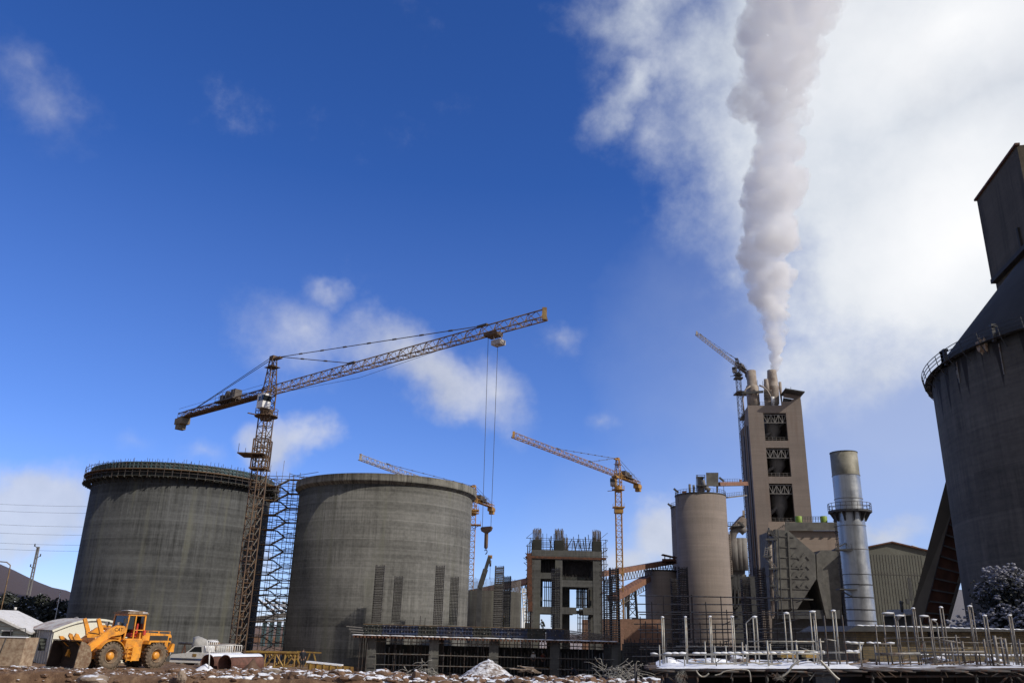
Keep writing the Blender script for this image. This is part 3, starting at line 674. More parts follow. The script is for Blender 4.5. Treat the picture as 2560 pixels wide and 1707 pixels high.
for s_ in (0, 1): yprism(b, [(-2.6 + .0, 1.62), (-2.45, 1.72), (-.95, 1.72), (-.85, 1.5), (-1.0, 1.5), (-1.05, 1.62)], *( (.62, 1.28) if s_ else (-1.28, -.62)))
pl('rear_mudguard', b, M['loader'])
b = MB()                                        # counter rear chassis, axles, hitch
b.box(-2.4, -.4, -.45, .45, .45, .9); b.tube((-1.65, -.95, .78), (-1.65, .95, .78), .22, 10); b.tube((1.65, -.95, .8), (1.65, .95, .8), .22, 10); b.box(-.5, 1.2, -.3, .3, .5, 1.1)
pl('chassis', b, M['loader_dark'])
b = MB(); yprism(b, [(.7, .6), (.6, 1.5), (.75, 2.35), (1.25, 2.3), (1.7, 1.5), (2.3, 1.0), (2.2, .6)], -.5, .5); pl('front_frame', b, M['loader'])
# ladder
b = MB()
for yy in (1.14, ): 
    for xx in (.14, .5): b.beam((xx, yy, .45), (xx, yy, 1.35), .05)
    for k in range(4): b.beam((.14, yy, .55 + k * .25), (.5, yy, .55 + k * .25), .05)
pl('ladder', b, M['loader'])
# cab
b = MB(); x0, x1, y0, y1 = -.75, .62, -.72, .72
for (xa, za, xb, zb) in ((x0, 1.75, x0 + .04, 3.3), (x1, 1.75, x1 - .12, 3.3), (-.02, 1.75, -.02, 3.3)):
    for yy in (y0, y1): b.beam((xa, yy, za), (xb, yy, zb), .1 if xa != -.02 else .08)
for yy in (y0, y1): b.beam((x0, yy, 1.78), (x1, yy, 1.78), .1); b.beam((x0, yy, 3.28), (x1 - .12, yy, 3.28), .1); b.beam((x0, yy, 2.35), (-.02, yy, 2.35), .06)
for xx in (x0, x1 - .1): b.beam((xx, y0, 3.28), (xx, y1, 3.28), .1); b.beam((xx if xx < 0 else x1, y0, 1.78), (xx if xx < 0 else x1, y1, 1.78), .1)
cab = pl('cab', b, M['loader'])
b = MB(); b.box(x0 + .03, x0 + .05, y0 + .06, y1 - .06, 1.85, 3.2); b.hexa([(x1 - .03, y0 + .06, 1.85), (x1 - .01, y0 + .06, 1.85), (x1 - .01, y1 - .06, 1.85), (x1 - .03, y1 - .06, 1.85), (x1 - .14, y0 + .06, 3.2), (x1 - .12, y0 + .06, 3.2), (x1 - .12, y1 - .06, 3.2), (x1 - .14, y1 - .06, 3.2)])
b.box(.05, x1 - .13, y1 - .04, y1 - .02, 2.4, 3.2); b.box(x0 + .06, -.08, y0 + .02, y0 + .04, 1.9, 3.2)
pl('window', b, M['glass_cab'], cab)
b = MB(); b.box(x0 - .12, x1 + .05, y0 - .1, y1 + .1, 3.33, 3.45); b.box(x0 + .05, x1 - .15, y0 + .05, y1 - .05, 3.45, 3.53); pl('cab_roof', b, M['bucket'], cab)
b = MB()
for k in range(4): b.box(x0 + .02 + k * .09, x0 + .07 + k * .09, y0, y1 + .11, 3.40, 3.47)
blob(b, (.1, .1, 3.53), .5, .6, .05, 4, .4, ICO2, smooth=True); pl('roof_snow', b, M['snow'], cab)
b = MB(); b.box(-.55, -.15, -.3, .3, 1.95, 2.15); b.box(-.62, -.5, -.28, .28, 2.15, 2.75); pl('seat', b, M['red'], cab)
b = MB(); b.box(-.85, -.68, .74, .84, 2.05, 2.35); pl('tail_light', b, M['red'])
b = MB(); b.box(x1 + .02, x1 + .3, .85, .9, 2.75, 3.05); b.beam((x1 - .1, .75, 3.2), (x1 + .2, .9, 3.0), .03); pl('mirror', b, M['loader_dark'], cab)
b = MB(); b.tube((-1.15, .05, 2.15), (-1.15, .05, 2.55), .15, 12); b.tube((-1.15, .05, 2.55), (-1.15, .05, 3.15), .08, 10); pl('exhaust', b, M['exhaust'])
b = MB()
for yy in (-.55, .58): b.tube((-2.9, yy, 2.28), (-1.0, yy, 2.32), .02, 6); [b.tube((xx, yy, 2.1), (xx, yy, 2.3), .025, 6) for xx in (-2.9, -2.0, -1.0)]
pl('handrail', b, M['loader'])
# wheels
def wheel(x, s):
    r = .80; tb = MB(); y0, y1 = (.72, 1.28) if s > 0 else (-1.28, -.72)
    prof = [(.40, y0 + .04), (.62, y0), (.76, y0 + .06), (r - .03, y0 + .14), (r - .03, y1 - .14), (.76, y1 - .06), (.62, y1), (.40, y1 - .04)]
    n = 44; vs = [(x + rr * math.cos(2 * math.pi * i / n), yy, r + rr * math.sin(2 * math.pi * i / n)) for rr, yy in prof for i in range(n)]
    k = len(prof); tb.add(vs, [(j * n + i, j * n + (i + 1) % n, ((j + 1) % k) * n + (i + 1) % n, ((j + 1) % k) * n + i) for j in range(k) for i in range(n)], True)
    for i in range(22):                       # traction lugs
        for q, (ya, yb) in enumerate(((y0 + .03, (y0 + y1) / 2 + .05), ((y0 + y1) / 2 - .05, y1 - .03))):
            a = 2 * math.pi * (i + .5 * q) / 22; da = .17 * (1 if q else -1)
            p = Vector((x + (r + .0) * math.cos(a), ya, r + (r + .0) * math.sin(a))); w_ = Vector((x + r * math.cos(a + da * .5), yb, r + r * math.sin(a + da * .5)))
            tb.beam(p, w_, .12, .07, up=(math.cos(a), 0, math.sin(a)))
            if (q == 1) == (s > 0): c_ = Vector((x + .72 * math.cos(a), y1 - .05 if s > 0 else y0 + .05, r + .72 * math.sin(a))); tb.beam(c_, c_ + Vector((.1 * math.cos(a), 0, .1 * math.sin(a))), .11, .06)
    w = pl('wheel', MB().box(x - .05, x + .05, min(y0, y1) + .1, max(y0, y1) - .2, r - .05, r + .05), M['loader_dark'])
    pl('tyre', tb, M['tyre'], w)
    rb_ = MB(); yo = y1 if s > 0 else y0; d = 1 if s > 0 else -1
    def ring(prof, n=28, m=rb_): 
        vs = [(x + rr * math.cos(2 * math.pi * i / n), yo + d * yy, r + rr * math.sin(2 * math.pi * i / n)) for rr, yy in prof for i in range(n)]
        m.add(vs, [(j * n + i, j * n + (i + 1) % n, (j + 1) * n + (i + 1) % n, (j + 1) * n + i) for j in range(len(prof) - 1) for i in range(n)], True)
    ring([(.45, -.06), (.44, .0), (.40, .0), (.37, -.22), (.30, -.26), (.0, -.26)]); pl('rim', rb_, M['bucket'], w)
    h = MB(); ring([(.24, -.26), (.24, -.08), (.19, -.02), (.0, -.02)], 20, h); pl('hub', h, M['loader'], w)
for x in (1.65, -1.65):
    for s in (1, -1): wheel(x, s)
b = MB()
for s in (-1, 1):
    pts = [(1.65 + .93 * math.cos(a), .8 + .93 * math.sin(a)) for a in [R(25 + i * 14) for i in range(11)]]
    for (xa, za), (xb, zb) in zip(pts[:-1], pts[1:]): b.hexa([(xa, s * .72, za), (xa, s * 1.3, za), (xb, s * 1.3, zb), (xb, s * .72, zb), (xa, s * .72, za + .05), (xa, s * 1.3, za + .05), (xb, s * 1.3, zb + .05), (xb, s * .72, zb + .05)])
pl('front_mudguard', b, M['loader'])
# lift arms
for s in (-1, 1):
    b = MB(); y0 = s * .72
    yprism(b, [(.55, 2.25), (.75, 2.58), (1.25, 2.62), (1.75, 2.42), (2.5, 1.85), (3.3, 1.2), (3.42, .75), (3.18, .68), (2.9, .95), (2.2, 1.55), (1.55, 1.95), (.9, 2.05)], y0 - .1, y0 + .1)
    arm = pl('lift_arm', b, M['loader'])
    b = MB(); yprism(b, [(1.85, 1.55), (2.1, 1.5), (2.3, 2.25), (2.62, 2.95), (2.42, 3.02), (2.05, 2.35)], y0 - .24, y0 - .12); pl('tilt_lever', b, M['loader'])
    b = MB(); b.tube((.85, y0 - .18, 1.85), (1.6, y0 - .18, 1.98), .10, 12); pl('lift_cylinder', b, M['loader']); b = MB(); b.tube((1.6, y0 - .18, 1.98), (2.05, y0 - .18, 1.75), .05, 10); pl('piston_rod', b, M['chrome'])
    b = MB(); b.tube((.7, y0 - .3, 2.2), (1.55, y0 - .3, 2.2), .08, 12); b.tube((1.55, y0 - .3, 2.2), (2.1, y0 - .3, 2.3), .045, 8); pl('tilt_cylinder', b, M['chrome'])
    b = MB(); yprism(b, [(2.0, 1.62), (2.1, 1.78), (3.35, 1.32), (3.3, 1.15)], y0 - .3, y0 - .2); pl('tilt_link', b, M['loader'])
    b = MB(); yprism(b, [(3.0, 1.35), (3.25, 1.2), (4.05, 1.78), (4.1, 1.92), (3.9, 1.92)], y0 - .05, y0 + .1); yprism(b, [(3.0, 1.35), (3.2, 1.2), (3.75, 1.95), (3.7, 2.1), (3.55, 2.05)], y0 * .45 - .05, y0 * .45 + .08); pl('bucket_hook', b, M['loader'])
b = MB(); b.tube((1.3, -.75, 2.35), (1.3, .75, 2.35), .12, 12); b.box(2.4, 2.6, -.7, .7, 1.6, 1.85); pl('cross_tube', b, M['loader'])
# bucket: curved shell open to the front
prof = [(4.15, .10), (3.55, .10), (3.25, .2), (3.12, .5), (3.15, .95), (3.35, 1.38), (3.72, 1.62), (3.95, 1.66)]
b = MB(); inn = [(4.15, .14), (3.57, .15), (3.30, .24), (3.18, .52), (3.21, .93), (3.39, 1.33), (3.74, 1.56), (3.95, 1.60)]
b.add([(x, y, z) for x, z in prof for y in (-1.5, 1.5)], [(2 * i, 2 * i + 1, 2 * i + 3, 2 * i + 2) for i in range(len(prof) - 1)])
for y in (-1.5, 1.44): yprism(b, prof + [(4.02, 1.3), (4.12, .35)], y, y + .06)
buck = pl('bucket', b, M['bucket'])
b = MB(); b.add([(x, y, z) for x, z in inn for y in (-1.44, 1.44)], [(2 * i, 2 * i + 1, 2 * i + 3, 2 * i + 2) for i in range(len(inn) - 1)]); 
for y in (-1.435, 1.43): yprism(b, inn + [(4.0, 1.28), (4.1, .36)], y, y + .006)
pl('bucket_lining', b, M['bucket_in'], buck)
b = MB()
for k in range(9): y = -1.4 + k * .35; yprism(b, [(4.1, .08), (4.1, .16), (4.42, .10)], y - .06, y + .06)
pl('bucket_teeth', b, M['chrome'], buck)
b = MB(); b.box(3.72, 3.98, -1.5, 1.5, 1.665, 1.72); pl('bucket_lip', b, M['rust'], buck)
for s_ in (-1, 1):
    b = MB(); b.path([(.75, s_ * .84, 1.75), (1.1, s_ * .9, 1.55), (1.6, s_ * .86, 1.7), (2.0, s_ * .84, 1.62)], .028, 6); b.path([(.7, s_ * .6, 2.1), (1.2, s_ * .62, 2.0), (1.8, s_ * .6, 2.1), (2.3, s_ * .58, 2.15)], .025, 6); pl('hydraulic_hose', b, M['loader_dark'])
    b = MB(); b.box(.98, 1.12, s_ * .62 - .12, s_ * .62 + .12, 2.62, 2.84); b.beam((1.0, s_ * .62, 2.5), (1.0, s_ * .62, 2.65), .05); hl = pl('headlight', b, M['loader_dark']); b = MB(); b.box(1.12, 1.14, s_ * .62 - .09, s_ * .62 + .09, 2.65, 2.81); pl('lens', b, M['white'], hl)
text_mesh('lettering', 'CAT', .30, M['ink'], ld, flank(1.15, .835, 2.36)); text_mesh('lettering', 'CAT', .26, M['ink'], ld, flank(-2.2, .635, 1.50))

# ------------------------------------------------------------------ sheds, board, bush
def lerp(a, b, t): return a + (b - a) * t
# white shed with an arched end wall facing right-front
Y0 = 61.5
A = at(119, 1662, Y0); B_ = at(64, 1660, Y0 + 2.6); z0 = gz(A.x, A.y) - .1
sh = thing('shed', 'white ribbed metal shed with an arched end wall and rusty pale roof', 'shed', (A.x, A.y, z0))
sdir = Vector((B_.x - A.x, B_.y - A.y, 0)); Ls = sdir.length * 1.15; sdir.normalize(); ed = Vector((.88, .475, 0)).normalized()
we = 5.2; he = at(119, 1576, Y0).z - z0; hr = .8
def sp_(s_, e_, z): return Vector((A.x, A.y, z0)) + sdir * s_ + ed * e_ + Vector((0, 0, z))
arch = [(0, 0), (0, he)] + [(we * k / 12, he + hr * math.sin(math.pi * k / 12) ** .9) for k in range(1, 12)] + [(we, he), (we, 0)]
b = MB(); b.prism([sp_(0, e_, z) for e_, z in arch], sdir * .08); b.build('end_wall', M['cream'], sh)
b = MB(); b.prism([sp_(.02, 0, 0), sp_(Ls, 0, 0), sp_(Ls, 0, he), sp_(.02, 0, he)], ed * .08); b.prism([sp_(.02, we - .08, 0), sp_(Ls, we - .08, 0), sp_(Ls, we - .08, he), sp_(.02, we - .08, he)], ed * .08); b.build('side_wall', M['greyrib'], sh)
b = MB(); rf = [(we * k / 12, he + hr * math.sin(math.pi * k / 12) ** .9) for k in range(13)]; rf[0] = (-.15, he - .03); rf[-1] = (we + .15, he - .03)
v = [sp_(s_, e_, z + .03) for e_, z in rf for s_ in (-.12, Ls + .1)]; b.add(v, [(2 * i, 2 * i + 1, 2 * i + 3, 2 * i + 2) for i in range(12)], True)
b.add([p + Vector((0, 0, .06)) for p in v], [(2 * i, 2 * i + 1, 2 * i + 3, 2 * i + 2) for i in range(12)], True); b.build('roof', M['roofrib'], sh)
b = MB()
for i in range(12): b.beam(sp_(-.13, *rf[i]) + Vector((0, 0, .03)), sp_(-.13, *rf[i + 1]) + Vector((0, 0, .03)), .05, .14)
b.build('roof_edge', M['cream'], sh)
b = MB(); b.prism([sp_(1.0, -.03, he * .42), sp_(2.1, -.03, he * .42), sp_(2.1, -.03, he * .78), sp_(1.0, -.03, he * .78)], ed * -.02); b.build('window', M['glass'], sh)
b = MB()
for q in range(8): s_ = .15 + q * .45; b.beam(sp_(s_, -.02, 0), sp_(s_, -.02, he if not 1.0 < s_ < 2.1 else he * .4), .05, .05)
b.build('wall_battens', M['white'], sh)
# pale green gabled hut at the edge
A2 = at(-70, 1660, 63); z0 = gz(A2.x, 63) - .1; E2 = at(70, 1600, 63)
hut = thing('hut', 'pale green clapboard hut with a white sloping roof edge at the left border', 'hut', (A2.x, 63, z0))
zt = at(0, 1545, 63).z; ze = at(78, 1574, 63).z; xr = at(72, 1580, 63).x; xl = at(-140, 1550, 63).x; xm = at(-40, 1540, 63).x
b = MB(); b.prism([(xl, 63, z0), (xr, 63, z0), (xr, 63, ze - .1), (xm, 63, zt + .45), (xl, 63, ze)], (0, 4, 0)); b.build('wall', M['siding'], hut)
b = MB(); b.beam((xr + .35, 62.8, ze - .22), (xm, 62.8, zt + .5), .35, .14); b.beam((xm, 62.8, zt + .5), (xl - .2, 62.8, ze), .35, .14); b.hexa([(xr + .3, 62.7, ze - .2), (xm, 62.7, zt + .52), (xm, 67.2, zt + .52), (xr + .3, 67.2, ze - .2), (xr + .3, 62.7, ze - .12), (xm, 62.7, zt + .6), (xm, 67.2, zt + .6), (xr + .3, 67.2, ze - .12)]); b.build('roof', M['white'], hut)
b = MB(); q0 = at(2, 1600, 62.97); q1 = at(31, 1581, 62.97); b.box(q0.x, q1.x, 62.93, 62.97, q0.z, q1.z + .1); f_ = b.build('window', M['glass'], hut)
b = MB(); b.box(q0.x - .06, q1.x + .06, 62.90, 62.93, q1.z + .1, q1.z + .2); b.box(q0.x - .06, q1.x + .06, 62.86, 62.93, q0.z - .1, q0.z); b.build('frame', M['white'], f_)
# thin pipe frame by the shed
pf = MB(); a = at(26, 1650, 61); c = at(27, 1573, 61); d = at(64, 1570, 61.5); e = at(62, 1640, 61.5)
for p, q in ((a, c), (c, d), (d, e), (at(30, 1594, 61), at(63, 1591, 61.5))): pf.tube(p, q, .03, 6)
tag(pf.build('pipe_rack', M['steel_dark']), 'thin dark pipe rack standing between the hut and the white shed', 'rack')
# tan panel box
Y0 = 57.6; a = at(-40, 1664, Y0); c = at(52, 1664, Y0); zt = at(20, 1592, Y0).z; zb = gz(-33, Y0) - .05
bx = thing('crate', 'big tan board crate with a strap and snow on top in front of the sheds', 'crate', (c.x - 1, Y0 + .6, zb))
b = MB(); b.hexa([(a.x, Y0, zb), (c.x - .12, Y0, zb), (c.x + .1, Y0 + 1.1, zb), (a.x, Y0 + 1.1, zb), (a.x, Y0, zt), (c.x, Y0, zt), (c.x + .25, Y0 + 1.1, zt), (a.x, Y0 + 1.1, zt)]); b.build('box', M['tarp'], bx)
b = MB(); b.beam((a.x, Y0 + .1, zt + .02), (c.x, Y0 + .1, zt + .02), .3, .06); b.build('snow_cap', M['snow'], bx)
b = MB(); p = at(17, 1592, Y0 - .03); q = at(-8, 1650, Y0 - .03); b.tube(p, q, .025, 6); b.build('strap', M['cable'], bx)
b = MB(); p = at(55, 1663, 57.2); b.box(p.x - .25, p.x + .2, 57.1, 57.4, gz(p.x, 57.2) - .02, gz(p.x, 57.2) + .16); tag(b.build('white_block', M['white']), 'small white block on the ground at the corner of the tan crate', 'block')
# frosted bush behind the shed
Y0 = 76; c = at(205, 1585, Y0); bz = gz(c.x, Y0); bush = thing('bush', 'bare frosted bush with drooping twigs behind the white shed', 'bush', (c.x, Y0, bz))
b = MB(); rnd = random.Random(8); w_ = MB()
for i in range(9): st = Vector((c.x + rnd.uniform(-.7, 1.3), Y0 + rnd.uniform(-.4, .4), bz)); w_.tube(st, st + Vector((rnd.uniform(-.4, .5), 0, 3.7)), .04, 5, .02)
for i in range(110):
    o = Vector((c.x + rnd.uniform(-1.5, 1.9), Y0 + rnd.uniform(-.6, .6), bz + rnd.uniform(3.0, 4.55) * (1 - .12 * abs(rnd.uniform(-1, 1))))); d = rnd.choice((-1, 1)); l = rnd.uniform(.5, 1.1); h = rnd.uniform(.1, .4)
    b.path([o + Vector((d * l * t, .2 * rnd.uniform(-1, 1) * t, h * math.sin(t * 2.6) - .6 * t * t * l)) for t in (0, .25, .5, .75, 1)], .018, 4)
w_.build('stems', M['bark'], bush); tag(b.build('twigs', M['frost'], bush), kind='stuff')

# ------------------------------------------------------------------ trees at the left and at the right
def tree(name, label, base, h, rad, m, seed, group=None, n=1500, leaf=.28, zlow=.25, lobes=14):
    rnd = random.Random(seed); t = thing(name, label, 'tree', base, group=group); base = Vector(base)
    tr = MB(); tr.tube(base - Vector((0, 0, .3)), base + Vector((0, 0, h * .55)), h * .03, 8, h * .014)
    cs = []
    for i in range(lobes):
        a = rnd.uniform(0, 6.28); rr = rad * rnd.uniform(.15, .78); z = h * rnd.uniform(zlow + .12, .86); k = 1 - .55 * max(0, (z / h - .55) / .45)
        c = base + Vector((math.cos(a) * rr * k, math.sin(a) * rr * k, z)); cs.append((c, rad * rnd.uniform(.26, .46)))
        tr.tube(base + Vector((0, 0, h * rnd.uniform(.2, .5))), c, h * .011, 5, h * .004)
    cs.append((base + Vector((0, 0, h * .9)), rad * .3))
    tr.build('trunk', M['bark'], t)
    b = MB()
    for i in range(n):
        c, r_ = rnd.choice(cs); d = Vector((rnd.gauss(0, 1), rnd.gauss(0, 1), rnd.gauss(0, .8))); d.normalize(); p = c + d * r_ * rnd.uniform(.45, 1.08) ** .6
        if p.z < base.z + h * zlow * .6: continue
        u = Vector((rnd.gauss(0, 1), rnd.gauss(0, 1), rnd.gauss(0, .6))).normalized(); w2 = d.cross(u).normalized(); s = leaf * rnd.uniform(.5, 1.3)
        b.add([p - u * s, p - w2 * s * .6, p + u * s, p + w2 * s * .6 + d * s * .3], [(0, 1, 2), (0, 2, 3)])
    b.build('crown', m, t); return t
M['leaf_snow'] = snowy('snow_flecked_leaves', (.022, .026, .018), .93, .4, .1)
TL = ['dark evergreen tree with snow flecks at the left border behind the hut', 'bushy dark tree behind the pale green hut, second in the belt', 'dark snow flecked tree above the white shed roof', 'rounded dark tree in the belt left of the big silo', 'low dark tree touching the left edge of the big silo', 'small dark tree half behind the formwork silo', 'dark bushy tree in front of the belt above the hut roof']
for i, (u, top, Y, rad) in enumerate([(-25, 1482, 150, 4.6), (28, 1486, 158, 4.6), (72, 1492, 150, 4.2), (108, 1490, 156, 4.4), (146, 1500, 152, 4.2), (190, 1512, 165, 4.2), (52, 1508, 138, 3.6)]):
    p = at(u, top, Y); zb = -2.1; tree('dark_tree', TL[i], (p.x, Y, zb), p.z - zb, rad, M['leaf_snow'], 20 + i, 'dark trees behind the sheds', 2600, .42, .02, 22)
M['leaf_dark'] = mat('dark_winter_leaves', (.02, .022, .02), .95, 0, .5, 1.1)
def frost_tree(label, base, h, rad, seed, n, tufts):
    t = tree('frosted_tree', label, base, h, rad, M['leaf_dark'], seed, None, n, .16, .06, 60); rnd = random.Random(seed + 1); base = Vector(base); b = MB()
    hubs = []
    for i in range(30):
        a = rnd.uniform(0, 6.283); e = rnd.uniform(-.2, 1.45); hubs.append(base + Vector((math.cos(a) * math.cos(e) * rad * rnd.uniform(.75, 1.05), math.sin(a) * math.cos(e) * rad * rnd.uniform(.75, 1.05), h * .48 + math.sin(e) * h * .46)))
    for i in range(tufts):
        c = rnd.choice(hubs) + Vector((rnd.gauss(0, .34), rnd.gauss(0, .34), rnd.gauss(0, .26))) * rad * .42; s_ = rnd.uniform(.06, .17)
        for q in range(3): blob(b, c + Vector((rnd.gauss(0, 1), rnd.gauss(0, 1), rnd.gauss(0, .6))) * s_ * .9, s_ * rnd.uniform(.7, 1.3), s_, s_ * rnd.uniform(.45, .8), i * 1.3 + q, .7, ICO1, 2.2)
    tag(b.build('frost_tufts', M['tuft'], t), kind='stuff'); w_ = MB()
    for c in hubs: w_.tube(base + Vector((0, 0, h * .3)), c, .05, 5, .015)
    w_.build('branches', M['bark'], t)
p = at(2525, 1428, 68); frost_tree('big frosted tree in front of the dark silo at the right border', (p.x, 68, -1.5), p.z + 1.7, 3.9, 41, 9000, 1500)
p = at(2600, 1480, 63); frost_tree('dark snow dusted shrub under the big frosted tree at the right border', (p.x, 63, -1.5), p.z + 1.2, 2.2, 47, 5000, 330)

# ------------------------------------------------------------------ poles, wires
Y0 = 168; pb = at(70, 1490, Y0); pt = at(93, 1366, Y0)
po = thing('utility_pole', 'tall grey lattice utility pole with small brackets left of the silos', 'utility pole', (pb.x, Y0, -2.2))
b = MB(); h = pt.z + 2.2
for sx in (-1, 1): b.beam((pb.x + sx * .38, Y0, -2.2), (pb.x + sx * .16, Y0, pt.z), .16, .3)
for k in range(22): z = -2 + h * k / 22; w_ = .36 - .2 * k / 22; b.beam((pb.x - w_, Y0, z), (pb.x + w_, Y0, z + .1), .14, .12)
b.build('post', M['plaster'], po)
for k, (dz, sg) in enumerate(((-.3, -1), (-2.2, 1), (-4.2, -1))):
    b = MB(); b.beam((pb.x, Y0, pt.z + dz), (pb.x + sg * .75, Y0, pt.z + dz + .45), .1); b.tube((pb.x + sg * .75, Y0, pt.z + dz + .35), (pb.x + sg * .75, Y0, pt.z + dz + .85), .12, 8); b.build('insulator_bracket', M['steel_dark'], po)
NM = ['topmost', 'second highest', 'third highest', 'fourth highest', 'fifth highest', 'lowest']
for i, y in enumerate((1256, 1273, 1307, 1328, 1353, 1368)):
    a = at(-420, y - 22, 172 + i); c = at(330, y + 22, 172 + i); b = MB()
    b.path([a.lerp(c, t) - Vector((0, 0, 1.2 * 4 * t * (1 - t))) + Vector((0, 0, 1.1)) for t in [k / 24 for k in range(25)]], .022, 4)
    tag(b.build('power_line', M['cable']), 'thin power line crossing the sky left of the silo, ' + NM[i] + ' of the six', 'cable', 'power lines at the left')
Y0 = 92; a = at(2, 1526, Y0); c = at(19, 1424, Y0)
b = MB(); lp = thing('street_lamp', 'slim street lamp with a curved arm at the left border', 'street lamp', (a.x, Y0, -2.1))
b.path([(a.x, Y0, -2.1), (a.x, Y0, c.z), (a.x - .05, Y0, c.z + .5), (a.x - .5, Y0, c.z + .8), (a.x - 1.4, Y0, c.z + .85)], .06, 6); b.build('post', M['wood'], lp)
b = MB(); b.box(a.x - 2.0, a.x - 1.35, Y0 - .12, Y0 + .12, c.z + .78, c.z + .9); b.build('lamp_head', M['plaster'], lp)
Y0 = 80
for (u, v0, v1, lab) in ((30, 1560, 1517, 'short white lamp post in front of the dark trees above the hut'), (147, 1500, 1476, 'thin pale post on the slope beside the big silo')):
    if u == 147: Y0 = 140
    a = at(u, v0, Y0); c = at(u + 2, v1, Y0); b = MB(); b.tube((a.x, Y0, -2.1), (a.x, Y0, c.z - .25), .05, 6); b.tube((a.x, Y0, c.z - .25), (a.x, Y0, c.z), .12, 8); tag(b.build('white_post', M['white']), lab, 'post')

# ------------------------------------------------------------------ pickup truck
Y0 = 66.0; p0 = at(424, 1650, Y0); zg = at(470, 1668, Y0).z
pk = thing('pickup_truck', 'dusty white pickup truck with a white railed load bed behind the loader', 'pickup truck', (p0.x, Y0, zg), R(-8))
k_ = lambda n, m, mt, par=pk: m.build(n, mt, par, world=False)
prof = [(0, .35), (-.02, .78), (.1, .9), (1.15, 1.02), (1.2, 1.05), (2.9, 1.05), (4.75, 1.05), (4.8, .45), (4.4, .35)]
b = MB(); b.prism([(x, 0, z) for x, z in prof], (0, 1.7, 0)); k_('body', b, M['white'])
b = MB(); b.prism([(x, .12, z) for x, z in [(1.12, 1.03), (1.72, 1.52), (2.55, 1.55), (2.72, 1.05)]], (0, 1.46, 0)); cb = k_('cab', b, M['white'])
b = MB(); b.prism([(x, .10, z) for x, z in [(1.36, 1.1), (1.78, 1.46), (2.3, 1.48), (2.38, 1.1)]], (0, .03, 0)); b.prism([(1.16, .2, 1.1), (1.16, 1.5, 1.1), (1.66, 1.5, 1.5), (1.66, .2, 1.5)], (-.03, 0, .02)); k_('window', b, M['glass'], cb)
b = MB(); b.box(.05, 4.7, -.015, -.002, .52, .66); k_('side_stripe', b, M['form_blue'])
b = MB(); b.box(1.75, 2.05, -.02, -.004, .78, .98); k_('door_emblem', b, M['yellow'])
for x in (.85, 3.75):
    for y in (0.02, 1.5):
        b = MB(); b.tube((x, y, .33), (x, y + .2, .33), .34, 20); w_ = k_('wheel', b, M['tyre']); b = MB(); b.tube((x, y - .01, .33), (x, y, .33), .18, 16); k_('rim', b, M['plaster'], w_)
b = MB(); b.box(-.06, .0, .05, 1.65, .38, .55); k_('bumper', b, M['plaster'])
b = MB()
for y in (.05, 1.65):
    for z in (1.12, 1.62): b.tube((2.85, y, z), (4.75, y, z), .03, 6)
    for i in range(12): x = 2.85 + i * 1.9 / 11; b.tube((x, y, 1.05), (x, y, 1.62), .025, 6)
for i in range(6): b.tube((2.75, .05 + i * .32, 1.05), (2.75, .05 + i * .32, 1.95), .025, 6)
b.tube((2.75, .05, 1.95), (2.75, 1.65, 1.95), .03, 6); k_('bed_rail', b, M['white'])
p = at(502, 1614, 69.5); b = MB(); bz = gz(p.x, 69.5); blob(b, (p.x, 69.5, p.z), .62, .6, .72, 12, .35, ICO3, smooth=True); b.v[-1].z += .01
for v in b.v: v.x += (v.z - p.z) * -.25; v.z -= 0
b.tube((p.x, 69.6, bz), (p.x + .1, 69.6, p.z), .3, 8)
tag(b.build('sack', M['cloth']), 'pale grey cloth sack hung upright behind the pickup bed', 'sack')
Y0 = 72; p = at(536, 1611, Y0); b = MB(); hb = thing('floodlight', 'small boxy floodlight on a tripod with snow on top behind the pickup', 'floodlight', (p.x, Y0, gz(p.x, Y0)))
b.box(p.x - .4, p.x + .35, Y0 - .25, Y0 + .25, p.z - .35, p.z + .2); b.build('housing', M['tarp'], hb); b = MB(); blob(b, (p.x - .1, Y0, p.z + .22), .45, .3, .1, 3, .3, ICO2, smooth=True); b.build('snow_cap', M['snow'], hb)
b = MB(); [b.tube((p.x, Y0, p.z - .3), (p.x + dx, Y0 + dy, gz(p.x, Y0) - .02), .04, 6) for dx, dy in ((-.5, 0), (.4, .3), (.3, -.4))]; b.build('tripod', M['yellow'], hb)
Y0 = 78; a = at(447, 1607, Y0); c = at(590, 1611, Y0); zb = gz(a.x, Y0); ss = thing('sawhorse', 'long grey pipe beam resting on yellow sawhorse legs behind the pickup', 'sawhorse', ((a.x + c.x) / 2, Y0, zb))
b = MB(); b.tube(a, c, .1, 8); b.build('beam', M['scaf'], ss)
for u in (462, 572, 585):
    b = MB(); q = at(u, 1611, Y0)
    for dx in (-.55, .55): b.beam(q, (q.x + dx, Y0 + dx * .3, zb), .1)
    b.beam((q.x - .3, Y0, (q.z + zb) / 2), (q.x + .3, Y0, (q.z + zb) / 2), .07); b.build('leg', M['yellow'] if u > 500 else M['rust'], ss)
# white stake
Y0 = 57.2; a = at(523, 1664, Y0); c = at(524, 1626, Y0); b = MB(); b.tube((a.x, Y0, a.z - .2), c, .035, 6); tag(b.build('stake', M['white']), 'thin white stake stuck in the snow before the big pipes', 'stake')
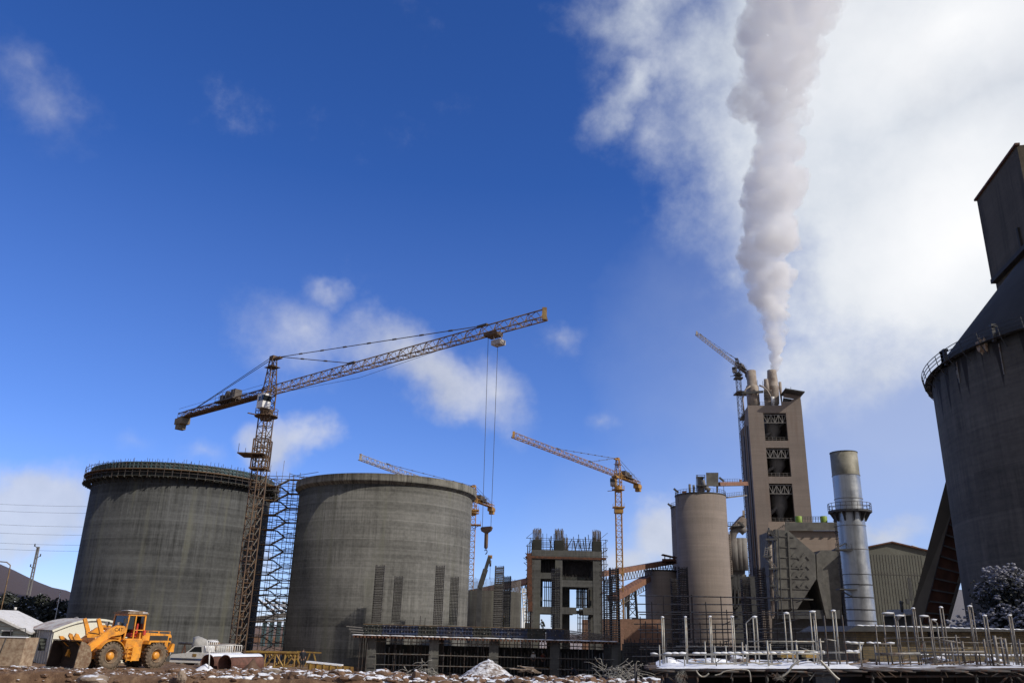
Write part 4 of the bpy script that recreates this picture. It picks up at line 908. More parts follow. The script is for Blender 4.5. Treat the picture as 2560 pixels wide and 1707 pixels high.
# two big pipes
for (u, v, Y0, rad, lng, lab) in ((518, 1658, 61.2, .60, 3.5, 'red oxide steel pipe with snow on top, open end beside the pickup'), (561, 1661, 60.0, .62, 3.3, 'longer red oxide steel pipe with a black open end next to the yellow lattice')):
    c = at(u, v, Y0); d = Vector((.42, .9, 0)).normalized() if u > 540 else Vector((.35, .94, 0)).normalized(); s = d.cross(Vector((0, 0, 1))); zc = gz(c.x, Y0) + rad * .78; zc = c.z; c = Vector((c.x, Y0, zc))
    t = thing('steel_pipe', lab, 'pipe', (c.x, Y0, zc - rad), group='big steel pipes')
    def pr(mb, rads, t0, t1, a0=0, a1=2 * math.pi, n=32):
        vs = []; m_ = n + 1
        for (rr, tt) in rads:
            for i in range(m_): a = a0 + (a1 - a0) * i / n; vs.append(c + d * tt + (s * math.cos(a) + Vector((0, 0, 1)) * math.sin(a)) * rr)
        mb.add(vs, [(j * m_ + i, j * m_ + i + 1, (j + 1) * m_ + i + 1, (j + 1) * m_ + i) for j in range(len(rads) - 1) for i in range(n)], True)
    b = MB(); pr(b, [(rad - .03, lng), (rad - .03, 0), (rad, 0), (rad, lng)], 0, 0); b.build('pipe_wall', M['pipe_red'], t)
    b = MB(); pr(b, [(rad + .01, .03), (rad + .06, .1), (rad + .06, lng - .05), (rad + .01, lng)], 0, 0, R(48), R(135), 10); b.build('snow_cap', M['snow'], t)
# yellow lattice section lying on the ground
Y0 = 91; a = at(617, 1660, Y0); c = at(742, 1662, Y0 + .5); zt = at(620, 1626, Y0).z; a.z = zt - 1.55
b = MB(); c2 = at(790, 1632, Y0)
b.lattice((a.x, Y0, zt - 1.5), (c.x, Y0, zt - 1.5), 1.6, 1.4, 5, .13, .08)
b.beam((a.x, Y0 - .8, zt - .05), (c.x + .2, Y0 - .8, zt - .05), .22, .16); b.beam((a.x, Y0 - .8, zt - 1.5), (c.x + .2, Y0 - .8, zt - 1.5), .22, .2)
tag(b.build('lattice_section', M['yellow']), 'yellow lattice crane section lying on the ground between the silos', 'lattice section', 'yellow lattice pieces on the ground')
b = MB(); e0 = at(743, 1628, Y0); e1 = at(803, 1631, Y0); b.beam(e0, e1, .16, .14)
for u0, u1 in ((748, 730), (735, 752), (776, 762), (784, 792)): b.beam(at(u0, 1630, Y0), at(u1, 1665, Y0), .12)
tag(b.build('lattice_section', M['yellow']), 'smaller open yellow lattice piece behind the standing man', 'lattice section', 'yellow lattice pieces on the ground')
Y0 = 84; b = MB(); g_ = thing('steel_girder', 'yellow box girder with snow on top lying at the foot of the rimmed silo', 'girder', at(828, 1672, Y0))
b.hexa([at(770, 1672, Y0), at(884, 1681, Y0), at(884, 1681, Y0 + 1), at(770, 1672, Y0 + 1), at(768, 1654, Y0), at(884, 1666, Y0), at(884, 1666, Y0 + 1), at(768, 1654, Y0 + 1)])
for k in range(7): u = 776 + k * 17; p = at(u, 1655 + (u - 770) * .1, Y0 - .04); b.beam(p, p - Vector((0, 0, .75)), .1)
b.build('box_section', M['yellow'], g_); b = MB(); b.beam(at(768, 1653, Y0 + .4), at(856, 1662, Y0 + .4), .9, .14); b.build('snow_cap', M['snow'], g_)
# ------------------------------------------------------------------ concrete column frame with deck formwork (front row at Y = 105)
YD = 105.0; YB = 113.5
zdeck0 = at(1100, 1594, YD).z; zdeck1 = at(1100, 1564.5, YD).z; zg = -2.6
cols = [926.5, 1083.5, 1234, 1387, 1541]
xc = [at(u, 1640, YD).x for u in cols]
fr = thing('column_frame', 'unfinished concrete column frame with dark blue beam formwork along the site front', 'concrete frame', (xc[2], YD, zg))
pm = MB(); pm.box(-.56, .56, -.45, .45, 0, 1)
def colmesh(x, y, z0, z1, m, par, w=.56, d=.45, name='column'):
    b = MB(); b.box(x - w, x + w, y - d, y + d, z0, z1); return b.build(name, m, par)
for i, x in enumerate(xc):
    colmesh(x, YD + .5, zg, zdeck0 - .02, M['conc'], fr); colmesh(x, YB, zg, zdeck0 - .02, M['conc'], fr)
xe = at(1410, 1590, YD).x; x0 = at(909, 1590, YD).x; x1 = at(1530, 1600, YD).x
# joists with red-brown plank ends and a line of snow
b = MB(); b.box(x0 - 1.2, x1 + .4, YD - .75, YB + 1, zdeck0 + .02, zdeck0 + .10); b.build('deck_planks', M['wood'], fr)
b = MB(); n = 74
for i in range(n): x = x0 - 1 + (x1 - x0 + 1.3) * i / (n - 1); b.box(x - .11, x + .11, YD - .85, YD + 1.5, zdeck0 - .18, zdeck0 + .015)
b.build('joists', M['rust'], fr)
b = MB(); rnd = random.Random(12)
x = x0 - 1.3
while x < x1 + .3:
    l = rnd.uniform(.6, 2.2); blob(b, (x + l / 2, YD - .62, zdeck0 + .115), l * .55, .22, .05 + rnd.uniform(0, .03), x, .3, ICO2, smooth=True); x += l * .95
b.build('snow_line', M['snow'], fr)
# beam formwork: panels, ribs, clamp dots
for k in range(11):
    xa = x0 + (xe - x0) * k / 11; xb = x0 + (xe - x0) * (k + 1) / 11 - .03
    b = MB(); b.box(xa, xb, YD - .25, YD - .18, zdeck0 + .12, zdeck1)
    for q in range(6): xx = xa + (xb - xa) * (q + .5) / 6; b.box(xx - .04, xx + .04, YD - .36, YD - .25, zdeck0 + .12, zdeck1)
    for z in (.3, .62, .92): zz = zdeck0 + (zdeck1 - zdeck0) * z; b.box(xa + .01, xb - .01, YD - .42, YD - .36, zz - .05, zz + .05)
    b.build('formwork_panel', M['form_blue'] if k % 3 else M['form_dark'], fr)
b = MB()
for q in range(34):
    xx = x0 + (xe - x0) * (q + .5) / 34
    for z in ((.12, .88) if q % 2 else (.5, .9)): zz = zdeck0 + (zdeck1 - zdeck0) * z; b.box(xx - .05, xx + .05, YD - .48, YD - .43, zz - .05, zz + .05)
tag(b.build('clamp_heads', M['plaster'], fr))
b = MB(); b.box(x0, xe, YD - .15, YB + .5, zdeck1 - .35, zdeck1 - .02); b.build('slab', M['form_dark'], fr)
b = MB(); b.box(x0 - .1, xe + .1, YD - .4, YD + .2, zdeck1, zdeck1 + .05); b.build('edge_plank', M['wood'], fr)
for k in range(4): b = MB(); xx = x0 + .2 - k * .12; b.beam((xx, YD - .5, zdeck0 + .1 + k * .28), (xx - 1.3 - .2 * k, YD - .55, zdeck0 + .16 + k * .3), .1); b.build('loose_plank', M['plaster'], fr)
# open rebar beam at the right end
b = MB()
for z in (.25, .5, .75, 1.0, 1.25):
    for yy in (0, .7): b.tube((xe, YD + yy, zdeck0 + z), (x1, YD + yy, zdeck0 + z * .62), .025, 4)
for q in range(40): xx = xe + (x1 - xe) * q / 39; h = 1.35 - .55 * q / 39; b.tube((xx, YD, zdeck0 + .1), (xx, YD, zdeck0 + h), .02, 4); b.tube((xx, YD + .7, zdeck0 + .1), (xx, YD + .7, zdeck0 + h), .02, 4)
for q in range(60): p = Vector((rnd.uniform(xe + .3, x1 - .3), YD + rnd.uniform(0, 3), zdeck0 + rnd.uniform(.15, 1.0))); b.tube(p, p + Vector((rnd.uniform(-2.2, 2.2), rnd.uniform(-.5, .5), rnd.uniform(-.35, .35))), .02, 4)
tag(b.build('beam_rebar', M['rebar'], fr), kind='stuff')
# starter bars on the deck edge
b = MB()
for u in (1012, 1034, 1050, 1062, 1103, 1190, 1215): p = at(u, 1562, YD); b.tube((p.x, YD, zdeck1 - .1), (p.x, YD, zdeck1 + rnd.uniform(.4, 1.4)), .04, 4)
b.build('starter_bars', M['rebar_dark'], fr)

# shoring under the deck: props and ledgers
sg = thing('shoring', 'dense dark steel shoring props and ledgers under the column frame deck', 'shoring', (xc[2], YD + 2, zg))
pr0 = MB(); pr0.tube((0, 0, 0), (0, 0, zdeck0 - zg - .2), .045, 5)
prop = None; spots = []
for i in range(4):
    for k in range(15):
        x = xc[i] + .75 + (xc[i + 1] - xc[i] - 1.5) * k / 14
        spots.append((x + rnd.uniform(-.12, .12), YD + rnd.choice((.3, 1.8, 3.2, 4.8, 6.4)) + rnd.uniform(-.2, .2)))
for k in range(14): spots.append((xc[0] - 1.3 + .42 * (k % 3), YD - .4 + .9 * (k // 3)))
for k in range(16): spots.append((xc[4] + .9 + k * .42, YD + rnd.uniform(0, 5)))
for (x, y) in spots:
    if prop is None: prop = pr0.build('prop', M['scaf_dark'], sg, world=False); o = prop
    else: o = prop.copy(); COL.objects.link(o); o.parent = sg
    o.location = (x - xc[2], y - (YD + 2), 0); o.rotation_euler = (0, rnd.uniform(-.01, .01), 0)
for (z, y) in ((at(1100, 1637, YD).z, YD - .1), (at(1100, 1664, YD).z, YD - .15), (at(1100, 1606, YD).z, YD + .1), (at(1100, 1640, YD).z, YD + 3)):
    for i in range(4):
        b = MB(); b.tube((xc[i] + .3, y - .1, z), (xc[i + 1] - .3, y - .1, z + rnd.uniform(-.05, .05)), .055, 5); b.build('ledger', M['scaf'], sg)
b = MB()                     # dark boarding of the rear bays (basement wall behind the props)
b.box(xc[0] - .5, xc[4] + 8, YB + 1.2, YB + 1.5, zg, zdeck0 - 1.0); b.build('dark_rear_backing', M['form_dark'], sg)
b = MB()
for i in range(4):
    for q in range(14): x = xc[i] + .8 + (xc[i + 1] - xc[i] - 1.6) * q / 13 + rnd.uniform(-.05, .05); b.tube((x, YD + 7.2, zg), (x, YD + 7.2, zg + rnd.uniform(2.6, 3.6)), .05, 4)
tag(b.build('wall_rebar', M['pipe_pale'], sg), kind='stuff')

# ------------------------------------------------------------------ rebar column cages
def cage_mesh(w=1.0, h=7.0, seed=0):
    rnd = random.Random(seed); v = MB(); hp = MB(); k = 6
    for i in range(k):
        t = -w / 2 + w * i / (k - 1)
        for (x, y) in ((t, -w / 2), (t, w / 2), (-w / 2, t), (w / 2, t)): v.tube((x, y, 0), (x, y, h + rnd.uniform(-.05, .1)), .032, 4)
    n = int(h / .2)
    for i in range(n):
        z = .1 + i * .2 + rnd.uniform(-.03, .03); e = w / 2 + .03; dz = rnd.uniform(-.03, .03)
        c = [(-e, -e, z), (e, -e, z + dz), (e, e, z), (-e, e, z - dz)]
        for a in range(4): hp.tube(c[a], c[(a + 1) % 4], .035, 4, caps=False)
        if i % 2: hp.tube((-e, -e * .3, z), (e, e * .3, z), .025, 4, caps=False); hp.tube((-e * .3, -e, z), (-e * .3, e, z), .025, 4, caps=False)
    return v, hp
cages = [(940, 1413, 1556, YD + .4, 'tall cage at the left end of the blue formwork'), (989, 1440, 1556, YB, 'shorter cage, second from the left on the deck'), (1093.5, 1414, 1562, YD + .4, 'tall cage in front of the right half of the rimmed silo'),
         (1132, 1442, 1562, YB, 'shorter cage close right of a tall one before the rimmed silo'), (1244, 1415, 1566, YD + .4, 'tall cage in front of the low dark silo'), (1264, 1440, 1566, YB, 'cage just right of the tall one before the low dark silo'),
         (1388, 1419, 1568, YD + .4, 'tall cage standing before the middle of the concrete building'), (1538.5, 1420, 1608, YD + .4, 'tall cage crossing the mast of the slim crane'), (1714, 1418, 1600, YD + 2, 'dark tall cage in front of the big beige silo'),
         (1693, 1446, 1600, YB + 2, 'dark cage half behind a taller one before the beige silo'), (1914, 1420, 1620, YD + 2, 'tall dark cage before the grey funnel building'), (1874, 1446, 1620, YB + 2, 'shorter dark cage left of the grey funnel building'), (1520, 1447, 1600, YB, 'cage just left of the slim crane mast')]
proto = None
for i, (u, v0, v1, Y, lab) in enumerate(cages):
    p0 = at(u, v1, Y); p1 = at(u, v0, Y); h = p1.z - p0.z
    if proto is None:
        proto = thing('rebar_cage', 'rebar column cage, ' + lab, 'rebar cage', (p0.x, Y, p0.z), 0, 'rebar column cages'); H0 = h
        v_, hp = cage_mesh(.98, h, 3); v_.build('vertical_bars', M['rebar_dark'], proto, world=False); hp.build('hoops', M['hoop'], proto, world=False); o = proto
    else:
        o = copy_tree(proto); o.location = (p0.x, Y, p0.z); o['label'] = 'rebar column cage, ' + lab
    o.scale = (1, 1, h / H0); o.rotation_euler = (rnd.uniform(-.006, .006), rnd.uniform(-.006, .006), rnd.uniform(-.12, .12))
    if 8 <= i <= 11: 
        for c in o.children:
            if c.name.startswith('hoops'): c.data = c.data.copy(); c.data.materials[0] = M['scaf_dark']

# ------------------------------------------------------------------ concrete frame building behind
YF = 130.0; D = 8.0
def fx(u, v=1480, Y=YF): return at(u, v, Y).x
def fz(v, u=1416, Y=YF): return at(u, v, Y).z
bd = thing('concrete_building', 'unfinished three storey concrete frame building with rebar sprouting from its roof', 'building', (fx(1416), YF, -2.2))
CU = [(1329, 1351), (1387.6, 1405.7), (1483, 1503.5)]
for (a, c) in CU:
    xa, xb = fx(a), fx(c); b = MB(); b.box(xa, xb, YF, YF + 1.2, -2.2, fz(1376)); b.build('column', M['conc'], bd)
    b = MB(); b.box(xa, xb, YF + D - 1.2, YF + D, -2.2, fz(1376)); b.build('column', M['conc'], bd)
xL, xM0, xM1, xR = fx(1351), fx(1387.6), fx(1405.7), fx(1483); xA, xB = fx(1329), fx(1503.5)
def bm_(xa, xb, va, vb, y0, y1, n='beam', m=None): b = MB(); b.box(xa + .003, xb - .003, y0, y1, fz(vb), fz(va)); return b.build(n, m or M['conc'], bd)
for y0, y1 in ((YF + .05, YF + 1.0), (YF + D - 1.0, YF + D - .05)):
    bm_(xL, xM0, 1432, 1447, y0, y1); bm_(xM1, xR, 1449, 1466, y0, y1); bm_(xL, xM0, 1517, 1534, y0, y1); bm_(xM1, fx(1441), 1517, 1534, y0, y1); bm_(fx(1458), xR, 1517, 1534, y0, y1)
b = MB(); b.box(xA - .05, xB + .1, YF - .06, YF + D + .06, fz(1398.5), fz(1375)); b.build('roof_beam', M['conc'], bd)
b = MB(); b.box(xA - .15, xB + .35, YF - .14, YF - .065, fz(1397), fz(1391.5)); b.build('red_formwork', M['rust'], bd)
for (va, vb, y) in ((1440, 1447, 0), (1524, 1531, 0)):
    b = MB(); b.box(xA + .2, xB - .2, YF + 1.25, YF + D - 1.25, fz(vb), fz(va)); b.build('floor_slab', M['form_dark'], bd)
# dark rebar mats hanging in the upper bays and between the columns
def mat_of_bars(name, xa, xb, va, vb, y, nx, nz, r, m=None):
    b = MB()
    for i in range(nx): x = xa + (xb - xa) * (i + rnd.uniform(.2, .8)) / nx; b.tube((x, y + rnd.uniform(-.3, .3), fz(vb)), (x, y, fz(va) + rnd.uniform(-.2, .2)), r, 4)
    for i in range(nz): z = fz(vb) + (fz(va) - fz(vb)) * (i + .5) / nz; b.tube((xa, y, z), (xb, y, z), r, 4)
    tag(b.build(name, m or M['rebar_dark'], bd), kind='stuff')
mat_of_bars('wall_rebar', xL, xM0, 1399, 1432, YF + 1.5, 30, 10, .06); mat_of_bars('wall_rebar', xM1, xR, 1399, 1449, YF + 1.5, 46, 12, .055); mat_of_bars('wall_rebar', xM1, xR, 1399, 1440, YF + 4, 30, 8, .07)
b = MB(); b.box(xL, xR, YF + D - 1.4, YF + D - 1.25, fz(1432), fz(1398)); b.build('dark_rear_backing', M['form_dark'], bd)
mat_of_bars('props', xM1 + 2.4, xR, 1466, 1517, YF + 4, 16, 3, .07); mat_of_bars('props', xL + .6, xM0, 1447, 1517, YF + 4, 5, 2, .07); mat_of_bars('props', xM1 + 2.5, xR, 1534, 1580, YF + 3, 10, 3, .05)
b = MB(); b.box(fx(1406.5), fx(1428), YF + 3, YF + 5, -2.2, fz(1466)); b.box(fx(1476), fx(1482), YF + 2, YF + 3, fz(1517), fz(1470)); b.box(fx(1351.5), fx(1359), YF + 3, YF + 4, fz(1517), fz(1447)); b.build('core_wall', M['form_dark'], bd)
# roof: formed column heads, bars, railing
for (a, c, y) in ((1329, 1353, 0), (1386, 1409, 0), (1482, 1505, 0), (1412, 1429, D - 1.2), (1340, 1358, D - 1.2)):
    xa, xb = fx(a), fx(c); zt = fz(1350.5 if y == 0 else 1364); b = MB(); b.box(xa, xb, YF + y - .1, YF + y + 1.3, fz(1374.6), zt); b.build('column_form', M['form_black'] if y == 0 else M['conc'], bd)
    b = MB()
    for q in range(24): x = xa + .1 + (xb - xa - .2) * (q % 8) / 7; b.tube((x, YF + y + .1 + .5 * (q // 8), zt - .5), (x + rnd.uniform(-.08, .08), YF + y + .1 + .5 * (q // 8), fz(1321 + rnd.uniform(-2, 6)) + (0 if y == 0 else -.6)), .04, 4)
    for q in range(7): z = zt + q * .18; b.box(xa + .05, xb - .05, YF + y, YF + y + .05, z, z + .03)
    tag(b.build('column_bars', M['rebar'], bd), kind='stuff')
b = MB()
for v in (1346, 1351, 1356, 1361, 1367): b.tube((xA + .5, YF + .2, fz(v)), (xB - .3, YF + .2, fz(v)), .03, 4); b.tube((xA + .5, YF + D, fz(v)), (xB - .3, YF + D, fz(v)), .03, 4)
for q in range(20): x = xA + (xB - xA) * q / 19; b.tube((x, YF + .2, fz(1375)), (x + rnd.uniform(-.3, .3), YF + .2, fz(rnd.choice((1340, 1350, 1334)))), rnd.choice((.03, .05, .09)), 4)
for q in range(8): x = xA + rnd.uniform(0, 9); b.tube((x, YF + 1, fz(1374)), (x + rnd.uniform(-1, 1), YF + 1, fz(1345)), .06, 4)
b.build('roof_railing', M['rebar_dark'], bd)
for side, (u0, u1) in ((0, (1318, 1329)), (1, (1504, 1516))):   # scaffold strips up both sides
    b = MB()
    for u in (u0, (u0 + u1) / 2, u1):
        x = fx(u)
        for yy in (0, 2.5): b.tube((x, YF + yy, -2.2), (x, YF + yy, fz(1340 + rnd.uniform(0, 30))), .05, 4)
    for k in range(16): z = -1.5 + k * 1.2; b.tube((fx(u0) - .3, YF, z), (fx(u1) + .3, YF, z), .04, 4); b.tube((fx(u0) - .3, YF, z), (fx(u1) + .3, YF, z + 1.1), .03, 4)
    for k in range(9): b.tube((fx(u0), YF, fz(1380 + k * 12)), (fx(u0) - rnd.uniform(-.3, 1.0) * (1 if side == 0 else -1), YF, fz(1372 + k * 12)), .05, 4)
    b.build('side_scaffold', M['scaf_dark'], bd)
b = MB(); b.beam((fx(1321), YF - .3, fz(1385)), (fx(1326), YF - .3, fz(1530)), .7, .5); b.beam((fx(1313), YF - .3, fz(1393)), (fx(1322), YF - .3, fz(1404)), .4)
for k in range(12): z = fz(1395 + k * 7); b.tube((fx(1322), YF - .3, z), (fx(1315 + rnd.uniform(-1, 4)), YF - .3, z + .35), .05, 4)
b.build('ragged_chute', M['rust'], bd)
b = MB(); b.box(fx(1505), fx(1518), YF - .2, YF + 1.2, fz(1480), fz(1477)); b.box(fx(1504), fx(1516), YF - .2, YF + 1.2, fz(1396), fz(1391)); b.build('red_planks', M['rust'], bd)

# ------------------------------------------------------------------ stair scaffold between the two silos
YS = 127.0
st = thing('stair_scaffold', 'tall scaffold stair tower with zigzag flights in the gap between the big silos', 'scaffold', at(680, 1600, YS) * 1.0)
st.location.z = -2.2
base_u, base_v = 645, 1640
def SX(k): return at(690, 1400, YS).x + k                         # local metres from the tower centre
zt = at(720, 1194, YS).z; W_ = 2.5
lv = at(690, 1340, YS).z - at(690, 1377.2, YS).z
NL = int((zt + 2.2) / lv) + 1
for sx in (-W_, -.9, .9, W_):
    for yy in (-1.2, 1.2):
        b = MB(); b.tube((SX(sx), YS + yy, -2.2), (SX(sx), YS + yy, zt + (.6 if sx > 0 else 0)), .05, 5); b.build('standard', M['scaf'], st)
b = MB(); bb = MB()
for k in range(NL):
    z = zt - k * lv
    if z < -1.5: break
    for dz, lo in ((0, .55), (-lv / 2, 0)):
        for yy in (-1.2, 1.2): b.tube((SX(-W_ - .2), YS + yy, z + dz), (SX(W_ + .3 + lo * 2), YS + yy, z + dz), .045, 4)
        for sx in (-W_, W_): b.tube((SX(sx), YS - 1.2, z + dz), (SX(sx), YS + 1.2, z + dz), .04, 4)
    bb.tube((SX(W_ - 1.5), YS - 1.25, z), (SX(W_ + 2.6), YS - .6, z + .9), .04, 4); bb.tube((SX(W_ - 1.5), YS - 1.25, z + .4), (SX(W_ + 2.6), YS - .6, z - .6), .04, 4)
    bb.tube((SX(-W_), YS + 1.2, z), (SX(W_), YS + 1.2, z - lv / 2), .035, 4)
    bb.tube((SX(W_), YS, z - .3), (SX(W_ + 3.0), YS + .5, z - .3), .04, 4)
rq = random.Random(31)
for q in range(70):
    z = rq.uniform(1, zt); x0_ = rq.uniform(-W_ - .3, W_ - .5); y0_ = rq.choice((-1.25, 1.25, 0)); k_ = rq.random()
    if k_ < .5: b.tube((SX(x0_), YS + y0_, z), (SX(x0_ + rq.uniform(.8, 3.2)), YS + y0_, z + rq.uniform(-.08, .08)), rq.uniform(.03, .05), 4)
    elif k_ < .8: b.tube((SX(x0_), YS + y0_, z), (SX(x0_ + rq.uniform(-.1, .1)), YS + y0_, z + rq.uniform(1.5, 4)), .035, 4)
    else: b.beam((SX(x0_), YS + y0_, z), (SX(x0_ + rq.uniform(.8, 2.4)), YS + y0_, z), .3, .07)
b.build('ledgers', M['scaf'], st); bb.build('tie_braces', M['scaf_dark'], st)
for k in range(NL):
    z = zt - .3 - k * lv
    if z < 0: break
    b = MB(); b.box(SX(.7), SX(W_ + 2.0), YS - .6, YS + .6, z - .06, z); b.build('landing', M['wood'], st)
    b = MB(); b.box(SX(-W_ - .1), SX(-.6), YS - 1.1, YS + 1.1, z - lv / 2 - .08, z - lv / 2); b.build('landing', M['wood'], st)
    b = MB(); b.hexa([(SX(-.8), YS - 1.1, z - lv / 2), (SX(.9), YS - 1.1, z - .1), (SX(.9), YS - .1, z - .1), (SX(-.8), YS - .1, z - lv / 2), (SX(-.8), YS - 1.1, z - lv / 2 + .1), (SX(.9), YS - 1.1, z + .0), (SX(.9), YS - .1, z + .0), (SX(-.8), YS - .1, z - lv / 2 + .1)]); b.build('stair_flight', M['flight'], st)
    b = MB()
    for q in range(7): t = q / 7; xx = lerp(-.7, .8, t); zz = z - lv / 2 - lv / 2 * t; b.box(SX(xx), SX(xx + .3), YS + .1, YS + 1.1, zz - .07, zz - .02)
    b.beam((SX(-.8), YS + 1.1, z - lv / 2), (SX(.9), YS + 1.1, z - lv), .07, .10); b.build('stair_flight', M['form_dark'], st)
# snowy steel frame further back in the gap
YG = 215
gfr = thing('truss_building', 'dark green steel frame with snowy sloping trusses seen between the silos', 'steel frame', at(690, 1600, YG)); gfr.location.z = -2.2
for u in (660, 678, 696, 713): b = MB(); p = at(u, 1570, YG); b.box(p.x - .5, p.x + .5, YG, YG + .6, -2.2, at(u, 1553, YG).z); b.build('column', M['form_teal'], gfr)
for k in range(5):
    b = MB(); p = at(640 + k * 22, 1492 + k * 4, YG + k); q = at(690 + k * 22, 1536 - k * 1, YG + k); b.beam(p, q, .25, .5)
    for t in (0.1, .4, .7): r_ = p.lerp(q, t); b.beam(r_, r_ + Vector((1.3, 0, -1.6)), .18)
    b.build('truss', M['form_teal'], gfr)
    s_ = MB(); s_.beam(p + Vector((0, -.2, .3)), q + Vector((0, -.2, .3)), .3, .14)
    for t in (.25, .6): blob(s_, p.lerp(q, t) + Vector((1.2, -.4, -.4)), .9, .4, .35, k + t, .4, ICO2, smooth=True)
    s_.build('snow_cap', M['snow'], gfr)
b = MB(); b.beam(at(640, 1546, YG), at(740, 1534, YG), .5, 1.1); b.beam(at(640, 1554, YG), at(740, 1548, YG), .3, .5); b.build('girder', M['plaster'], gfr)
b = MB(); p = at(650, 1595, YG + 40); q = at(745, 1620, YG + 40); b.box(p.x - 3, q.x + 3, YG + 40, YG + 48, -2.2, at(700, 1592, YG + 40).z); tag(b.build('low_building', M['brick_red']), 'low reddish building far behind the gap between the big silos', 'building')

# ------------------------------------------------------------------ mobile cranes
Ym = 175; a = at(1199, 1470, Ym); c = at(1224, 1391, Ym)
mc = thing('mobile_crane', 'dark telescopic crane boom rising behind the low dark silo', 'mobile crane', (a.x - 1, Ym, -2.2))
b = MB(); b.beam(a, a.lerp(c, .6), 1.1, 1.0); b.beam(a.lerp(c, .6), c, .75, .7); b.build('boom', M['steel_dark'], mc); b = MB(); b.box(c.x - .35, c.x + .55, Ym - .3, Ym + .3, c.z - .35, c.z + .3); b.build('boom_head', M['crane_y'], mc)
e = at(1226, 1405, Ym); b = MB(); b.tube((e.x, Ym, c.z), (e.x, Ym, at(1226, 1447, Ym).z), .04, 4); b.tube((e.x, Ym, e.z - .8), (e.x, Ym, e.z + .4), .22, 6); b.build('hook_rope', M['cable'], mc)
b = MB(); b.box(a.x - 4.5, a.x + 3, Ym - 1.3, Ym + 1.3, -1.4, .6); b.box(a.x - 1.5, a.x + 1.5, Ym - 1.2, Ym + 1.2, .6, 2.6); b.beam((a.x, Ym, 2.0), a, 1.0); b.build('carrier', M['steel_dark'], mc)
for k in range(4): b = MB(); b.tube((a.x - 3.8 + k * 2, Ym - 1.4, -1.6), (a.x - 3.8 + k * 2, Ym + 1.4, -1.6), .6, 14); b.build('wheel', M['loader_dark'], mc)
Yw = 150; wc = thing('crawler_crane', 'white lattice crawler crane with a dark cab left of the concrete building', 'crawler crane', at(1322, 1570, Yw)); zb = at(1322, 1568, Yw).z; wc.location.z = -2.2
b = MB(); p = at(1322, 1552, Yw); q = at(1316, 1470, Yw); b.lattice(p, q, 1.5, 1.2, 10, .09, .06, up=(0, 1, 0)); b.build('boom', M['white'], wc)
b = MB(); p = at(1312, 1569, Yw); q = at(1330, 1556, Yw); b.box(p.x, q.x, Yw - 1, Yw + 1.5, zb - .6, q.z); b.build('cab', M['steel_dark'], wc)
b = MB(); b.beam(at(1331, 1560, Yw), at(1328, 1520, Yw), .5, .5); b.beam(at(1328, 1522, Yw), at(1329, 1509, Yw), .35); b.build('mast', M['white'], wc)
b = MB(); b.box(p.x - 1, q.x + 1, Yw - 1.5, Yw + 2, -2.2, -1.0); b.box(p.x - .5, q.x + .5, Yw - 1, Yw + 1.5, -1.0, zb - .6); b.build('crawler', M['steel_dark'], wc)
for i, u in enumerate((1303, 1308, 1313)):
    Yp = 160; b = MB(); p = at(u, 1570, Yp); b.tube((p.x, Yp, -2.2), (p.x + .15, Yp, at(u, 1518 + i * 2, Yp).z), .16, 6); tag(b.build('white_mast', M['white']), ['leftmost', 'middle', 'right'][i] + ' of three slim white masts beside the low dark silo', 'mast', 'slim white masts')
# debris in front of the columns
dp = MB(); rnd2 = random.Random(9); Yd = 60
for k in range(16): p = at(1303 + rnd2.uniform(0, 36), 1680 - rnd2.uniform(0, 14), Yd); dp.beam(p, p + Vector((rnd2.uniform(-.9, .9), rnd2.uniform(-.2, .2), rnd2.uniform(-.12, .2))), .13, .05)
for k in range(4): p = at(1322 + k * 3, 1668, Yd); dp.beam(p, at(1340 + k * 4, 1682, Yd), .1, .05)
tag(dp.build('timber_pile', M['rock_pale']), 'pile of snowy broken boards right of the gravel heap', 'timber pile')
for (u0, u1, v, Y, nn, lab) in ((1500, 1600, 1685, 58, 90, 'tangled heap of bent wire and rods at the corner of the deck scaffold'), (1010, 1085, 1680, 58, 26, 'small tangle of bent rods and wire in front of the column frame')):
    w_ = MB()
    for k in range(nn):
        p = at(rnd2.uniform(u0, u1), v - rnd2.uniform(0, 1) ** 2 * 28 + 6, Y + rnd2.uniform(-.6, .6)); pts = [p]
        d = Vector((rnd2.uniform(-1, 1), rnd2.uniform(-.3, .3), rnd2.uniform(-.2, .8)))
        for q in range(5): pts.append(pts[-1] + d * .22); d = d + Vector((rnd2.uniform(-.5, .5), 0, rnd2.uniform(-.55, .25)))
        w_.path(pts, .014, 4)
    tag(w_.build('wire_tangle', M['pipe_pale']), lab, 'wire', 'wire tangles')
# ------------------------------------------------------------------ preheater tower
fl = Vector((250 * math.tan(R(16.53)), 250.0, 0)); dx = Vector((math.cos(R(6)), -math.sin(R(6)), 0)); dy = Vector((math.sin(R(6)), math.cos(R(6)), 0)); WT, DT = 16.4, 16.2
def facez(u, v, off=0.0):
    """point of the tower's front face (pushed back by off) seen at a pixel"""
    d = ray(u, v); n = -dy; p0 = fl + dy * off; t = (p0 - EYE).dot(n) / d.dot(n); return EYE + d * t
ztop = facez(1935, 1013).z
tw = thing('preheater_tower', 'tall beige preheater tower with three stacked openings, steam rising from its roof', 'tower', fl + Vector((0, 0, -2.2)))
def tp(s, d, z): return fl + dx * s + dy * d + Vector((0, 0, z))
def tbox(mb, s0, s1, d0, d1, z0, z1): return mb.hexa([tp(s0, d0, z0), tp(s1, d0, z0), tp(s1, d1, z0), tp(s0, d1, z0), tp(s0, d0, z1), tp(s1, d0, z1), tp(s1, d1, z1), tp(s0, d1, z1)])
ops = []
